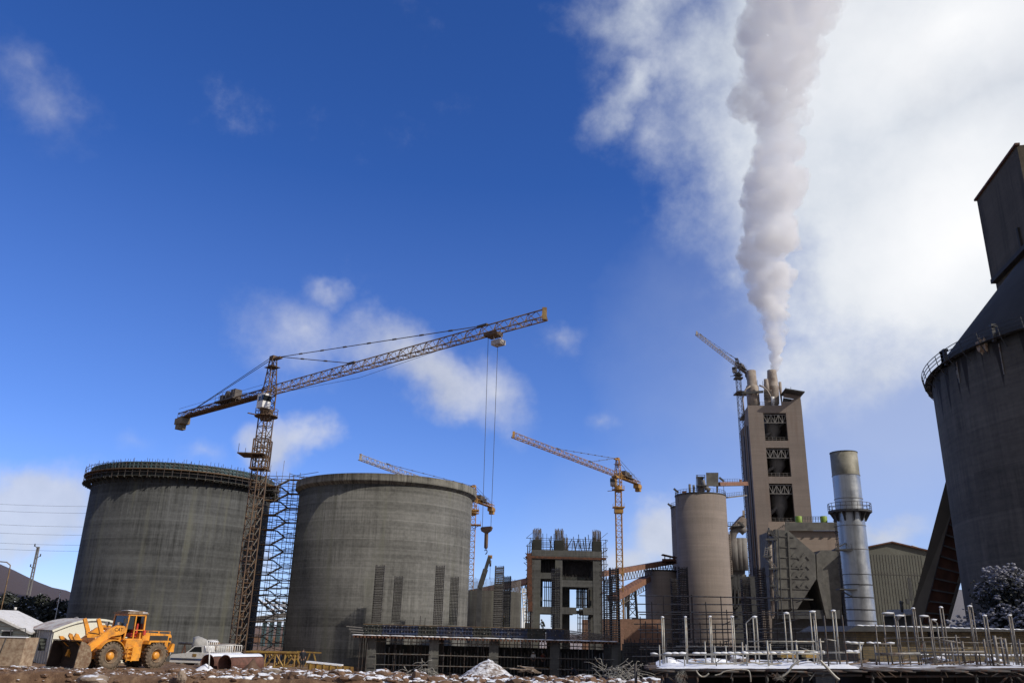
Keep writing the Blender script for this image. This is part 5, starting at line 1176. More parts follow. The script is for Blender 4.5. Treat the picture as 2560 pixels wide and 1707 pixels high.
for (ul, ur, vt, vb) in ((1911, 1969.5, 1032, 1101), (1918, 1975, 1119, 1190.5), (1925, 1983.5, 1208, 1303)):
    a = facez(ul, (vt + vb) / 2); c = facez(ur, (vt + vb) / 2); ops.append(((a - fl).dot(dx), (c - fl).dot(dx), facez(1945, vb).z, facez(1945, vt).z))
oL = sum(o[0] for o in ops) / 3; oR = sum(o[1] for o in ops) / 3
b = MB(); th = 1.0
tbox(b, 0, oL, 0, th, -2.2, ztop); tbox(b, oR, WT, 0, th, -2.2, ztop); zs = -2.2
for o in reversed(ops): tbox(b, oL, oR, 0, th, zs, o[2]); zs = o[3]
tbox(b, oL, oR, 0, th, zs, ztop); b.build('front_wall', M['conc_beige'], tw)
b = MB(); tbox(b, 0, th, th, DT, -2.2, ztop - 4.5); tbox(b, 0, th, th, 4.2, ztop - 4.5, ztop - .3); tbox(b, -.35, 0, 5.5, 6.6, -2.2, ztop - 5); tbox(b, -.35, 0, 9.5, 10.6, -2.2, ztop - 5)
b.hexa([tp(0, 4.2, ztop - 4.5), tp(th, 4.2, ztop - 4.5), tp(th, 8.5, ztop - 4.5), tp(0, 8.5, ztop - 4.5), tp(0, 4.2, ztop - .3), tp(th, 4.2, ztop - .3), tp(th, 4.3, ztop - .3), tp(0, 4.3, ztop - .3)]); b.build('side_wall', M['conc_beige'], tw)
b = MB(); tbox(b, WT - th, WT, th, DT, -2.2, ztop - .02); b.build('side_wall', M['conc_beige'], tw)
b = MB(); tbox(b, th, oL + 1.4, DT - th, DT, -2.2, ztop - 5); tbox(b, oL + 1.4, WT - th, DT - th, DT, -2.2, ops[2][2] + 4); tbox(b, oL + 3.2, WT - th, DT - th, DT, ops[2][2] + 4, ztop - .1); tbox(b, oL + 1.4, oL + 3.2, DT - th, DT, ops[2][3] - 2.2, ztop - .1); b.build('rear_wall', M['conc_beige'], tw)
for o in ops: b = MB(); tbox(b, th, WT - th, th, DT - th, o[2] - .6, o[2] - .02); b.build('floor_slab', M['plaster'], tw)
b = MB(); tbox(b, .02, WT - .02, th, DT - .1, ztop - .9, ztop - .3); b.build('roof_slab', M['plaster'], tw)
b = MB(); tbox(b, -.5, -.02, 7.4, 8.6, -2.2, ztop - 8); tbox(b, -.3, -.02, 2.2, 2.8, -2.2, ztop - 6); b.build('cable_duct', M['steel_dark'], tw)
for o in ops:                                   # lattice girder across the head of each opening, railing at its foot
    b = MB(); zt_, zb_ = o[3] - .5, o[3] - 3.0; y = .5
    for z in (zt_, zb_): b.beam(tp(oL, y, z), tp(oR, y, z), .22)
    for k in range(6):
        s0 = oL + (oR - oL) * k / 6; s1 = oL + (oR - oL) * (k + 1) / 6; b.beam(tp(s0, y, zt_ if k % 2 == 0 else zb_), tp(s1, y, zb_ if k % 2 == 0 else zt_), .2); b.beam(tp(s1, y, zt_), tp(s1, y, zb_), .14)
    b.build('lattice_girder', M['plaster'], tw)
    b = MB()
    for h in (.55, 1.1): b.beam(tp(oL, .4, o[2] + h), tp(oR, .4, o[2] + h), .07)
    for k in range(7): s0 = oL + (oR - oL) * k / 6; b.beam(tp(s0, .4, o[2]), tp(s0, .4, o[2] + 1.1), .07)
    b.build('railing', M['scaf'], tw)
for k, o in enumerate(ops):                      # cyclone vessels inside
    c = tp((oL + oR) / 2 + (.3, .9, .6)[k], 6.5, 0); b = MB(); z0, z1 = o[2], o[3]
    b.lathe([(0, z0 + .1), (1.0, z0 + .1), (1.1, z0 + (z1 - z0) * .25), (2.5, z0 + (z1 - z0) * .45), (2.5, z0 + (z1 - z0) * .93), (0, z0 + (z1 - z0) * .95)], c, 28); b.tube(tp(oL - 1.0, 5, z0 + 1.2), tp(oR + .5, 5, z1 - 2), .55, 10); b.build('cyclone', M['plaster'], tw)
# roof plant: cyclones, ducts, cabin
def roofz(u, v, off): return facez(u, v, off)
def vessel(name, u, half, vts, off, m, prof=None):
    b = MB(); c = roofz(u, vts[-1][0], off); px2m = (c - EYE).dot(FW) / FPX
    b.lathe([(0, ztop - .3)] + [(h * px2m, roofz(u, v, off).z) for v, h in reversed(vts)] + [(vts[0][1] * px2m * .8, roofz(u, vts[0][0], off).z), (vts[0][1] * px2m * .8, roofz(u, vts[0][0] + 6, off).z)], c, 28)
    return b.build(name, m, tw)
M['pale_steel'] = mat('pale_dusty_steel', (.33, .28, .235), .7, .1, .2, .25, dirt=(.2, .15, .12), dirt_amt=.3, dscale=.6)
M['grey_dusty'] = mat('grey_dusty_steel', (.19, .18, .165), .75, .1, .25, .3, dirt=(.12, .10, .09), dirt_amt=.3, dscale=.6)
vessel('cyclone', 1884, 0, [(927, 11.5), (963, 12.2), (964.5, 14), (966, 15.5), (1012, 15.5)], 4.2, M['pale_steel'])
vessel('chimney', 1936, 0, [(926, 11), (934, 11.5), (950, 12.8), (965, 12.8), (966, 14), (968, 14), (1010, 12)], 4.5, M['pale_steel'])
vessel('small_duct', 1917, 0, [(948, 5.2), (958, 5.5), (960, 6.4), (974, 6.4), (975, 5)], 3.0, M['pale_steel'])
vessel('small_duct', 1933, 0, [(992, 4.4), (1012, 4.4)], .9, M['white'])
vessel('small_duct', 1951, 0, [(955, 3.6), (972, 3.6)], 5.5, M['pale_steel'])
b = MB(); p = roofz(1919, 976, 2.5); b.hexa([roofz(1911, 1014, 2), roofz(1932, 1014, 2), roofz(1932, 1014, 5), roofz(1911, 1014, 5), roofz(1909, 974, 2), roofz(1930, 974, 2), roofz(1930, 974, 5), roofz(1909, 974, 5)]); b.build('louvred_housing', M['conc_beige'], tw)
b = MB()
for v in range(978, 1002, 4): b.beam(roofz(1909.5, v, 1.95), roofz(1930.5, v, 1.95), .12, .2)
b.build('louvres', M['steel_dark'], tw)
b = MB(); b.path([roofz(u, v, 1.4) for u, v in ((1898, 963), (1908, 967), (1918, 976), (1925, 988), (1930, 1002))], .28, 8); b.path([roofz(u, v, 2) for u, v in ((1876, 965), (1865, 972), (1859, 984), (1857, 1000), (1860, 1030))], .25, 8); b.build('bent_pipes', M['pale_steel'], tw)
b = MB(); b.beam(roofz(1855, 983, 1.5), roofz(1908, 979, 1.5), .5, .7); b.build('tie_beam', M['steel_dark'], tw)
b = MB(); P_ = lambda u, v, o_: roofz(u, v, o_); b.hexa([P_(1958, 993, .6), P_(2001, 1000, .6), P_(2001, 1000, 7), P_(1958, 993, 7), P_(1960, 981, .6), P_(2002, 988, .6), P_(2002, 988, 7), P_(1960, 981, 7)]); cabn = b.build('rooftop_cabin', M['conc_beige'], tw)
b = MB(); b.beam(P_(1957, 979.5, .3), P_(2005, 987.5, .3), 7.4, .35); b.build('cabin_roof', M['steel_dark'], cabn)
b = MB(); b.hexa([P_(1956, 1004, 1.0), P_(1998, 1008, 1.0), P_(1998, 1008, 6), P_(1956, 1004, 6), P_(1958, 994, 1.0), P_(2000, 1001, 1.0), P_(2000, 1001, 6), P_(1958, 994, 6)]); b.build('dark_void_panel', M['steel_dark'], cabn)
b = MB(); tbox(b, 10.5, WT - .02, .05, 1.0, ztop + .02, ztop + 1.2); tbox(b, 13.5, WT - .02, .06, 1.0, ztop + 1.21, ztop + 2.0); b.build('parapet', M['conc_beige'], tw)
b = MB()
for k in range(10): b.beam(tp(.3 + k * .9, .2, ztop), tp(.3 + k * .9, .2, ztop + 1.1), .07)
for h in (.55, 1.1): b.beam(tp(.3, .2, ztop + h), tp(8.5, .2, ztop + h), .07)
for (u, v0, v1) in ((1893, 963, 950), (1907, 964, 952), (1965, 980, 968), (1977, 982, 967), (1875, 995, 985)): b.beam(roofz(u, v0, 3), roofz(u, v1, 3), .1)
b.build('roof_railing', M['scaf_dark'], tw)

# ------------------------------------------------------------------ beige silos
def silo(name, lab, ul, ur, v_edge, Y, vtop, m, grp, cap=True):
    a0 = math.atan2(*[(at(ul, v_edge, 100) - EYE)[k] for k in (0, 1)]); a1 = math.atan2(*[(at(ur, v_edge, 100) - EYE)[k] for k in (0, 1)])
    mm, hh = (a0 + a1) / 2, (a1 - a0) / 2; Dd = Y / math.cos(mm); c = Vector((Dd * math.sin(mm), Y, -2.2)); r = Dd * math.sin(hh); zt = cyl_z((ul + ur) / 2, vtop, c.x, c.y, r)
    t = thing(name, lab, 'silo', c, group=grp); b = MB(); b.lathe([(r, -2.2), (r, zt), (r - .3, zt), (0, zt - .05)], c, 96); b.build('wall', m, t)
    b = MB(); b.lathe([(r + .02, zt - .25), (r + .14, zt - .25), (r + .14, zt + .06), (r + .02, zt + .06)], c, 72, False, True); b.build('rim', M['steel_dark'], t)
    b = MB()
    for h in (.55, 1.1): b.lathe([(r - .1, zt + h - .04), (r - .02, zt + h - .04), (r - .02, zt + h + .04), (r - .1, zt + h + .04)], c, 64, False, True)
    for i in range(40): a = i / 40 * 6.283; b.tube((c.x + (r - .06) * math.cos(a), c.y + (r - .06) * math.sin(a), zt), (c.x + (r - .06) * math.cos(a), c.y + (r - .06) * math.sin(a), zt + 1.1), .04, 4)
    b.build('railing', M['scaf_dark'], t)
    return t, c, r, zt
G = 'beige plant silos'
Tm, Cm, Rm, Zm = silo('plant_silo', 'big beige cement silo with machinery and a box house on top', 1688.5, 1816, 1262, 235, 1229.5, M['silo_beige'], G)
Tb, Cb, Rb, Zb = silo('plant_silo', 'twin beige silo peeping out behind the left side of the big beige one', 1678, 1800, 1300, 252, 1260, M['silo_beige'], G)
Ts, Cs, Rs, Zs = silo('plant_silo', 'small low beige silo under the conveyor left of the big beige one', 1612, 1692, 1450, 243, 1423.5, M['silo_beige'], G)
def atd(u, v): return at(u, v, 235)
def bx(mb, u0, u1, v0, v1, Y0, Y1): return mb.hexa([at(u0, v1, Y0), at(u1, v1, Y0), at(u1, v1, Y1), at(u0, v1, Y1), at(u0, v0, Y0), at(u1, v0, Y0), at(u1, v0, Y1), at(u0, v0, Y1)])
b = MB(); q = [at(1766, 1215, 233), at(1796, 1215, 233), at(1796, 1215, 238), at(1766, 1215, 238), at(1765, 1181, 233), at(1796, 1181, 233), at(1796, 1181, 238), at(1765, 1181, 238)]; b.hexa(q); b.build('box_house', M['esp'], Tm)
b = MB(); 
for u in (1769, 1793): b.beam(at(u, 1214, 234), at(u, 1230, 234), .45)
b.build('house_legs', M['steel_dark'], Tm)
def vlathe(mb, u, Y, prof): 
    c = at(u, prof[0][1], Y); k = Y * .9437 / FPX * 1.05
    return mb.lathe([(h * k, at(u, v, Y).z) for h, v in prof], c, 24)
b = MB(); vlathe(b, 1752, 235, [(9, 1230), (9, 1213), (8, 1212), (8, 1196), (10, 1195), (10, 1192), (0, 1192)]); b.build('filter_vessel', M['grey_dusty'], Tm)
b = MB()
for u, v in ((1725, 1210), (1735, 1212)): vlathe(b, u, 233, [(3, 1232), (3, v), (0, v)])
b.path([at(u, v, 233) for u, v in ((1757, 1200), (1760, 1213), (1766, 1220), (1775, 1225))], .6, 8); b.build('vent_pipes', M['grey_dusty'], Tm)
b = MB()
for u in (1741, 1743.5, 1762): b.beam(at(u, 1228, 233), at(u, 1187, 233), .16)
for v in (1187, 1192): b.beam(at(1741, v, 233), at(1763, v, 233), .12)
bx(b, 1740, 1768, 1212, 1214, 232, 238); b.build('access_frame', M['steel_dark'], Tm)
b = MB(); bx(b, 1705, 1716, 1227, 1232, 232, 235); b.build('hatch', M['rust'], Tm)
for k, (T_, u, v, Y) in enumerate(((Tm, 1689, 1229, 233), (Tb, 1674, 1266, 250), (Tm, 1803, 1201, 236))):
    b = MB(); p = at(u, v, Y); b.beam(p - Vector((0, 0, 3.0)) + Vector((.6, 0, 0)), p + Vector((.6, 0, 0)), .12); b.beam(p + Vector((.8, 0, -.2)), p + Vector((-.5, 0, .9)), .4, .5); b.build('lamp', M['steel_dark'], T_)
# bridges silo -> tower
br = thing('conveyor_bridge', 'rust brown conveyor bridge from the box house to the tower, the upper of two', 'bridge', at(1830, 1207, 240), group='bridges to the tower')
b = MB(); b.beam(at(1792, 1210, 234.5), at(1862, 1209, 249), 2.2, 1.1); b.build('gallery', M['conveyor'], br); b = MB(); bx(b, 1848, 1855, 1198, 1207, 246, 248); b.build('drive_house', M['conveyor'], br)
b = MB(); 
for h in (.5, 1.1): b.beam(at(1800, 1204, 234) + Vector((0, 0, h - .3)), at(1849, 1203, 246) + Vector((0, 0, h - .3)), .07)
for k in range(9): p = at(1800, 1204, 234).lerp(at(1849, 1203, 246), k / 8); b.beam(p - Vector((0, 0, .4)), p + Vector((0, 0, .8)), .07)
b.build('railing', M['scaf_dark'], br)
br = thing('footbridge', 'thin railed footbridge from the big beige silo to the tower, below the conveyor bridge', 'bridge', at(1836, 1240, 240), group='bridges to the tower')
b = MB(); b.beam(at(1815, 1243.5, 236), at(1862, 1238, 249), 1.4, .35); b.build('deck', M['grey_dusty'], br)
b = MB(); p0, p1 = at(1815, 1243.5, 235.4), at(1862, 1238, 248.4)
for h in (.6, 1.2): b.beam(p0 + Vector((0, 0, h)), p1 + Vector((0, 0, h)), .07)
for k in range(12): p = p0.lerp(p1, k / 11); b.beam(p, p + Vector((0, 0, 1.2)), .06)
b.build('railing', M['scaf_dark'], br)

# conveyors left of the beige silos
def truss_gallery(t, p, q, w, h, m, n):
    b = MB(); b.beam(p, q, w, h * .5); b.build('gallery', m, t); d = Vector((0, 0, -h * .25)); b = MB()
    dn = Vector((0, 0, -h * .75))
    b.tube(p + d + dn, q + d + dn, .1, 4)
    for i in range(n):
        a = p.lerp(q, i / n) + d; c = p.lerp(q, (i + .5) / n) + d + dn; e = p.lerp(q, (i + 1) / n) + d; b.tube(a, c, .09, 4); b.tube(c, e, .09, 4)
    b.build('truss', M['scaf'], t)
t = thing('conveyor', 'long rust brown conveyor gallery sloping up to the beige silos, upper one', 'conveyor', at(1600, 1420, 238), group='conveyor galleries')
truss_gallery(t, at(1500, 1435, 225), at(1683, 1403, 246), 2.4, 2.6, M['conveyor'], 26)
b = MB(); bx(b, 1655, 1688, 1396, 1402, 240, 246); b.beam(at(1655, 1386, 243), at(1690, 1394, 243), 2.5, .3); [b.beam(at(u, 1402, 243), at(u, 1388, 243), .25) for u in (1662, 1675, 1686)]; [b.beam(at(1640 + k * 8, 1412, 242), at(1648 + k * 8, 1404, 242), .3) for k in range(6)]; b.build('head_frame', M['rust'], t)
t = thing('conveyor', 'steep rust brown conveyor entering the small low silo from the left', 'conveyor', at(1580, 1460, 236), group='conveyor galleries')
truss_gallery(t, at(1530, 1496, 215), at(1616, 1446, 240), 2.6, 2.8, M['conveyor'], 14)
tr = thing('trestle', 'dark lattice trestle carrying the steep conveyor', 'trestle', at(1582, 1560, 228)); tr.location.z = -2.2
b = MB(); b.lattice(Vector((at(1582, 1500, 228).x, 228, -2.2)), Vector((at(1582, 1500, 228).x, 228, at(1582, 1474, 228).z)), 3.4, 2.0, 7, .22, .1, up=(0, 1, 0), w2=1.6, h2=1.6); b.build('legs', M['steel_dark'], tr)
b = MB(); bx(b, 1561, 1569, 1482, 1516, 226, 228); b.build('chute', M['steel_dark'], tr)
b = MB(); 
for k in range(4): p = at(1557 + k * 5, 1490, 227); b.tube((p.x, 227, -2.2), (p.x, 227, p.z + 2 - k), .15, 5)
b.build('pipes', M['steel_dark'], tr)
t = thing('conveyor', 'rust brown conveyor gallery running behind the low dark silo', 'conveyor', at(1240, 1470, 235), group='conveyor galleries')
truss_gallery(t, at(1150, 1487, 260), at(1332, 1450, 235), 2.6, 2.8, M['conveyor'], 22)
b = MB(); bx(b, 1480, 1660, 1546, 1640, 205, 212); o = b.build('brick_wall_building', M['brick_red']); tag(o, 'long low terracotta brick building behind the slim crane and trestle', 'building')
b = MB(); bx(b, 1455, 1560, 1548, 1640, 190, 200); tag(b.build('brick_shed', M['brick_red']), 'reddish brick shed seen through the ground floor of the concrete building', 'building')

# ------------------------------------------------------------------ grey filter plant between silo and tower
flt = thing('dust_filter', 'dusty grey filter vessel with an arched duct between the beige silo and the tower', 'dust filter', at(1840, 1560, 240)); flt.location.z = -2.2
b = MB(); bx(b, 1823, 1863, 1345, 1470, 241, 247); b.build('housing', M['grey_dusty'], flt)
b = MB(); b.path([at(u, v, 240) for u, v in ((1827, 1400), (1829, 1350), (1834, 1330), (1843, 1321), (1853, 1322), (1862, 1330))], 1.1, 12); b.build('arched_duct', M['grey_dusty'], flt)
b = MB(); b.prism([at(u, v, 242) for u, v in ((1830, 1318), (1857, 1287), (1866, 1296), (1866, 1330), (1845, 1322))], (0, 4, 0)); b.build('hopper', M['pale_steel'], flt); b = MB(); bx(b, 1856, 1862, 1275, 1292, 242, 246); b.build('vent', M['pale_steel'], flt)
b = MB(); bx(b, 1818, 1862, 1313, 1316, 238, 244); 
for v in (1305, 1309): b.beam(at(1820, v, 238), at(1860, v, 238), .1)
for k in range(7): b.beam(at(1820 + k * 6, 1314, 238), at(1820 + k * 6, 1305, 238), .1)
b.beam(at(1858, 1314, 238), at(1846, 1304, 238), .5); b.build('walkway', M['steel_dark'], flt)
b = MB()
for k in range(26): v = 1330 + k * 5; b.beam(at(1821 + k * .3, v, 239), at(1825 + k * .3, v, 239), .14)
for u in (1821, 1825): b.beam(at(u, 1330, 239), at(u + 8, 1460, 239), .14)
b.build('ladder', M['pale_steel'], flt)
b = MB()
for u in (1834, 1846, 1856): b.tube(at(u, 1345, 240.4), at(u + 4, 1425, 240.4), 1.3, 12)
b.build('filter_tubes', M['grey_dusty'], flt)
kb = thing('kiln_building', 'dark machinery building under the filter plant with one lit panel', 'building', at(1850, 1560, 236)); kb.location.z = -2.2
b = MB(); bx(b, 1828, 1896, 1440, 1640, 237, 246); b.build('wall', M['steel_dark'], kb); b = MB(); bx(b, 1846, 1862, 1478, 1500, 235.5, 236.8); bx(b, 1840, 1850, 1476, 1482, 235.5, 236.8); b.build('panel', M['conc_beige'], kb)
b = MB(); bx(b, 1826, 1835, 1436, 1442, 234, 246); [b.beam(at(1828 + k * 9, 1436, 235), at(1828 + k * 9, 1520, 235), .3) for k in range(6)]; [b.beam(at(1826, 1470 + k * 22, 235), at(1880, 1470 + k * 22, 235), .3) for k in range(4)]; b.build('steelwork', M['steel_dark'], kb)

# ------------------------------------------------------------------ electrostatic filter building
es = thing('filter_building', 'bulky grey filter building with funnel shaped inlets right of the tower', 'building', at(2010, 1560, 190)); es.location.z = -2.2
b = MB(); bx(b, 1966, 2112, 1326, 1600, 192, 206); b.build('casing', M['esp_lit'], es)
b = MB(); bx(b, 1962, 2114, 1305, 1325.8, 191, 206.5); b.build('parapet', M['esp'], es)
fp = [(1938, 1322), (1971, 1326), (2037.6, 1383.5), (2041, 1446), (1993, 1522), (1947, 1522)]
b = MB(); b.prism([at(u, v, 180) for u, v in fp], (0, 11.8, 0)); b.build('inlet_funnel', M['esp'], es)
b = MB()
for k in range(7): p = at(1971 + 1, 1335 + k * 27, 179.9); b.beam(at(1950, 1340 + k * 26, 179.9), at(min(2036, 1985 + k * 8), 1342 + k * 26, 179.9), .12, .2)
b.beam(at(1970, 1330, 179.85), at(1980, 1520, 179.85), .35, .25)
for k in range(16): u = 1980 + (k % 4) * 12; v = 1390 + (k // 4) * 24; b.beam(at(u, v, 179.9), at(u + 8, v + 9 * (1 if k % 2 else -1), 179.9), .16, .2)
b.build('funnel_ribs', M['esp'], es)
fp2 = [(2041, 1385), (2053, 1374.5), (2098, 1374.5), (2106, 1545), (2066, 1545), (2053, 1490), (2043, 1446)]
b = MB(); b.prism([at(u, v, 184) for u, v in fp2], (0, 7.8, 0)); b.build('outlet_casing', M['esp'], es)
b = MB(); b.prism([at(u, v, 182.6) for u, v in ((2041, 1385), (2052, 1375), (2058, 1450), (2075, 1545), (2066, 1545), (2053, 1490), (2043, 1446))], (0, 1.3, 0)); b.build('casing_edge', M['esp'], es)
b = MB()
for u in (2009, 2032, 2035, 2054, 2058, 2077): bx(b, u - 1.4, u + 1.4, 1340.5, 1343.5, 191.7, 192)
b.build('vent_slots', M['steel_dark'], es)
b = MB(); bx(b, 1930, 2110, 1545, 1640, 186, 196); bx(b, 1935, 2100, 1524, 1546, 183, 192); b.build('substructure', M['steel_dark'], es)
for k, u in enumerate((1997.5, 2060)):
    b = MB(); vlathe(b, u, 196, [(8.5, 1306), (8.5, 1291), (7.5, 1290), (0, 1290)]); b.build('green_fan_housing', M['green'], es)
b = MB()
for v in (1291, 1296): b.beam(at(2006, v, 194), at(2052, v, 194), .1)
for k in range(8): b.beam(at(2006 + k * 6.6, 1304, 194), at(2006 + k * 6.6, 1291, 194), .1)
for k in range(9): b.beam(at(1940 + k * 4, 1324 - k * 1.5, 182), at(1940 + k * 4, 1312 - k * 1.6, 182), .1)
b.beam(at(1938, 1314, 182), at(1972, 1299, 182), .1); bx(b, 2084, 2108, 1288, 1305, 193, 198); b.build('roof_railing', M['steel_dark'], es)
# stair tower at its left
sx = thing('stair_tower', 'dark zigzag steel staircase on the left flank of the filter building', 'staircase', at(1925, 1560, 178)); sx.location.z = -2.2
b = MB()
for (u0, u1, v) in ((1914, 1943, 1348), (1908, 1930, 1391), (1922, 1946, 1421), (1926, 1940, 1464), (1925, 1945, 1500)): bx(b, u0, u1, v - 2.5, v + 1.5, 177, 180)
b.build('landings', M['steel_dark'], sx)
for (u0, v0, u1, v1) in ((1916, 1350, 1910, 1390), (1912, 1391, 1936, 1421), (1938, 1423, 1930, 1464), (1930, 1465, 1945, 1498), (1920, 1324, 1938, 1346)):
    b = MB()
    for w_ in (0, 7): b.beam(at(u0 + w_, v0, 178), at(u1 + w_, v1, 178), .14)
    for k in range(9): t_ = k / 8; b.beam(at(u0 + (u1 - u0) * t_, v0 + (v1 - v0) * t_, 178), at(u0 + (u1 - u0) * t_ + 7, v0 + (v1 - v0) * t_, 178), .16, .1)
    b.build('stair_flight', M['steel_dark'] if u0 > 1917 else M['scaf'], sx)
b = MB(); b.tube(at(1925, 1352, 179), at(1932, 1540, 179), .45, 8); b.build('riser_pipe', M['pale_steel'], sx)
b = MB()
for u in (1919, 1934, 1945): b.tube(at(u, 1325, 178.5), at(u + 10, 1545, 178.5), .13, 5)
for v in (1328, 1334, 1370, 1376, 1408, 1440): b.beam(at(1914, v, 178), at(1942, v, 178), .09)
vlathe(b, 1923, 179, [(2.6, 1330), (2.6, 1320), (0, 1318)]); b.build('frame', M['steel_dark'], sx)
b = MB(); b.hexa([at(1921, 1338, 181), at(1960, 1310, 181), at(1962, 1310, 186), at(1923, 1338, 186), at(1921, 1304, 181), at(1962, 1303, 181), at(1962, 1303, 186), at(1921, 1304, 186)]); b.build('top_house', M['esp_lit'], sx)

# ------------------------------------------------------------------ galvanised chimney
Yk = 150.0; Ck = Vector((61.6, Yk, -2.2)); Rk = 2.38; zk = cyl_z(2110, 1125.6, Ck.x, Ck.y, Rk)
ck = thing('steel_chimney', 'fat galvanised steel chimney with a railed ring platform halfway up', 'chimney', Ck)
seams = [cyl_z(2112 + (v - 1125) * .11, v, Ck.x, Ck.y, Rk) for v in (1184, 1243, 1311, 1371, 1434, 1460, 1492, 1523, 1551)]
b = MB(); b.lathe([(Rk, seams[0]), (Rk, zk), (Rk - .04, zk), (Rk - .04, seams[0])], Ck, 56); b.build('sooty_top', M['stack_top'], ck)
zz = seams[:] + [-2.2]
for i in range(len(zz) - 1): b = MB(); b.lathe([(Rk - .004 * (i % 2), zz[i + 1]), (Rk - .004 * (i % 2), zz[i])], Ck, 56); b.build('sheet_ring', M['stack'], ck)
for i, z in enumerate(seams):
    b = MB(); w_ = .05 if i < 5 else .09; b.lathe([(Rk + .0, z - w_), (Rk + .07, z - w_), (Rk + .07, z + w_), (Rk + .0, z + w_)], Ck, 48, False, True); b.build('flange', M['steel_dark'] if i > 3 else M['plaster'], ck)
b = MB(); b.lathe([(Rk - .02, zk - .08), (Rk + .06, zk - .08), (Rk + .06, zk + .05), (Rk - .02, zk + .05)], Ck, 48, False, True); b.build('top_band', M['steel_dark'], ck)
zp = cyl_z(2126, 1270, Ck.x, Ck.y, 3.75)
b = MB(); b.lathe([(Rk + .05, zp - .35), (3.75, zp - .35), (3.75, zp), (Rk + .05, zp)], Ck, 12, False, True)
for i in range(10): a = i / 10 * 6.283 + .2; d = Vector((math.cos(a), math.sin(a), 0)); b.prism([Ck * 1.0 + Vector((0, 0, 2.2)) + d * Rk + Vector((0, 0, zp - 1.9)), Vector((Ck.x, Ck.y, 0)) + d * (Rk + .2) + Vector((0, 0, zp - 1.9)), Vector((Ck.x, Ck.y, 0)) + d * 3.5 + Vector((0, 0, zp - .35)), Vector((Ck.x, Ck.y, 0)) + d * Rk + Vector((0, 0, zp - .35))], d.cross(Vector((0, 0, 1))) * .15)
b.build('ring_platform', M['steel_dark'], ck)
b = MB()
for i in range(24): a = i / 24 * 6.283; d = Vector((math.cos(a), math.sin(a), 0)) * 3.68; p = Vector((Ck.x, Ck.y, zp)) + d; b.tube(p, p + Vector((0, 0, 1.25)), .045, 4)
for h in (.62, 1.22): b.lathe([(3.64, zp + h - .04), (3.72, zp + h - .04), (3.72, zp + h + .04), (3.64, zp + h + .04)], Ck, 24, False, True)
b.build('railing', M['scaf_dark'], ck)
for v in (1373, 1472):
    z = cyl_z(2100, v, Ck.x, Ck.y, Rk + 1); b = MB(); b.box(Ck.x - 4.2, Ck.x - 1.2, Yk - 2.4, Yk - .6, z - .2, z); b.beam((Ck.x - 4.1, Yk - 1.5, z), (Ck.x - 2, Yk - 1.5, z + 1.1 if v < 1400 else z - 1.2), .2)
    for k in range(4): b.beam((Ck.x - 4.1 + k * .9, Yk - 2.35, z), (Ck.x - 4.1 + k * .9, Yk - 2.35, z + (1.0 if v < 1400 else .01)), .06)
    b.build('side_platform', M['steel_dark'], ck)
b = MB(); xl = Ck.x - Rk - .35
for o in (-.3, .3): b.tube((xl - abs(o), Yk - .6 + o, -2.2), (xl - abs(o), Yk - .6 + o, zp - .4), .06, 5)
for k in range(70): z = -2 + k * (zp + 1.4) / 70; b.tube((xl - .3, Yk - .9, z), (xl - .3, Yk - .3, z), .045, 4)
for k in range(22): z = 1 + k * (zp - 1.8) / 22; b.path([(xl - .1 - .6 * math.sin(q), Yk - .6 + .55 * math.cos(q), z) for q in (0, .8, 1.57, 2.3, 3.14)], .04, 4)
b.build('caged_ladder', M['steel_dark'], ck)
# warehouse
Yw = 182
wh = thing('warehouse', 'grey ribbed gabled warehouse between the chimney and the dark silo', 'warehouse', at(2228, 1540, Yw)); wh.location.z = -2.2
b = MB(); W4 = [at(2118, 1379, Yw), at(2228, 1356.5, Yw), at(2340, 1383, Yw)]; b.prism([(W4[0].x, Yw, -2.2), W4[0], W4[1], W4[2], (W4[2].x, Yw, -2.2)], (0, 30, 0)); b.build('wall', M['claddark'], wh)
b = MB()
for p, q in ((W4[0], W4[1]), (W4[1], W4[2])): b.hexa([p + Vector((0, -.6, .02)), q + Vector((0, -.6, .02)), q + Vector((0, 30, .02)), p + Vector((0, 30, .02)), p + Vector((0, -.6, .3)), q + Vector((0, -.6, .3)), q + Vector((0, 30, .3)), p + Vector((0, 30, .3))])
b.build('roof', M['rust'], wh)
b = MB()
for k in range(22): u = 2160 + k * 7.5; p = at(u, 1500, Yw - .06); zt_ = at(u, 1380, Yw).z; b.box(p.x - .035, p.x + .035, Yw - .06, Yw - .004, -2, min(zt_, W4[2].z if u > 2228 else 99) - .5)
b.box(W4[0].x, W4[2].x, Yw - .07, Yw - .004, at(2228, 1436, Yw).z, at(2228, 1435, Yw).z); b.build('cladding_joints', M['esp'], wh)
b = MB(); p = at(2266, 1496, Yw - .1); q = at(2275, 1508, Yw - .1); b.box(p.x, q.x, Yw - .1, Yw - .01, q.z, p.z); p = at(2268, 1443, Yw); q = at(2284, 1500, Yw); b.box(p.x, q.x, Yw - .03, Yw - .01, q.z, p.z); b.build('vent_panel', M['steel_dark'], wh)
b = MB(); p = at(2280, 1366, Yw - .4); q = at(2294, 1370, Yw - .4); b.beam(p + Vector((0, 0, .25)), q + Vector((0, 0, .25)), .5, .12); b.build('roof_snow', M['snow'], wh)
sd_ = thing('lean_to', 'small lean to with a pale ribbed roof and a stovepipe below the warehouse', 'shed', at(2240, 1560, 84))
b = MB(); b.hexa([at(2208, 1580, 84), at(2278, 1580, 84), at(2278, 1580, 88), at(2208, 1580, 88), at(2208, 1540, 84), at(2278, 1538, 84), at(2278, 1538, 88), at(2208, 1540, 88)]); b.build('wall', M['steel_dark'], sd_)
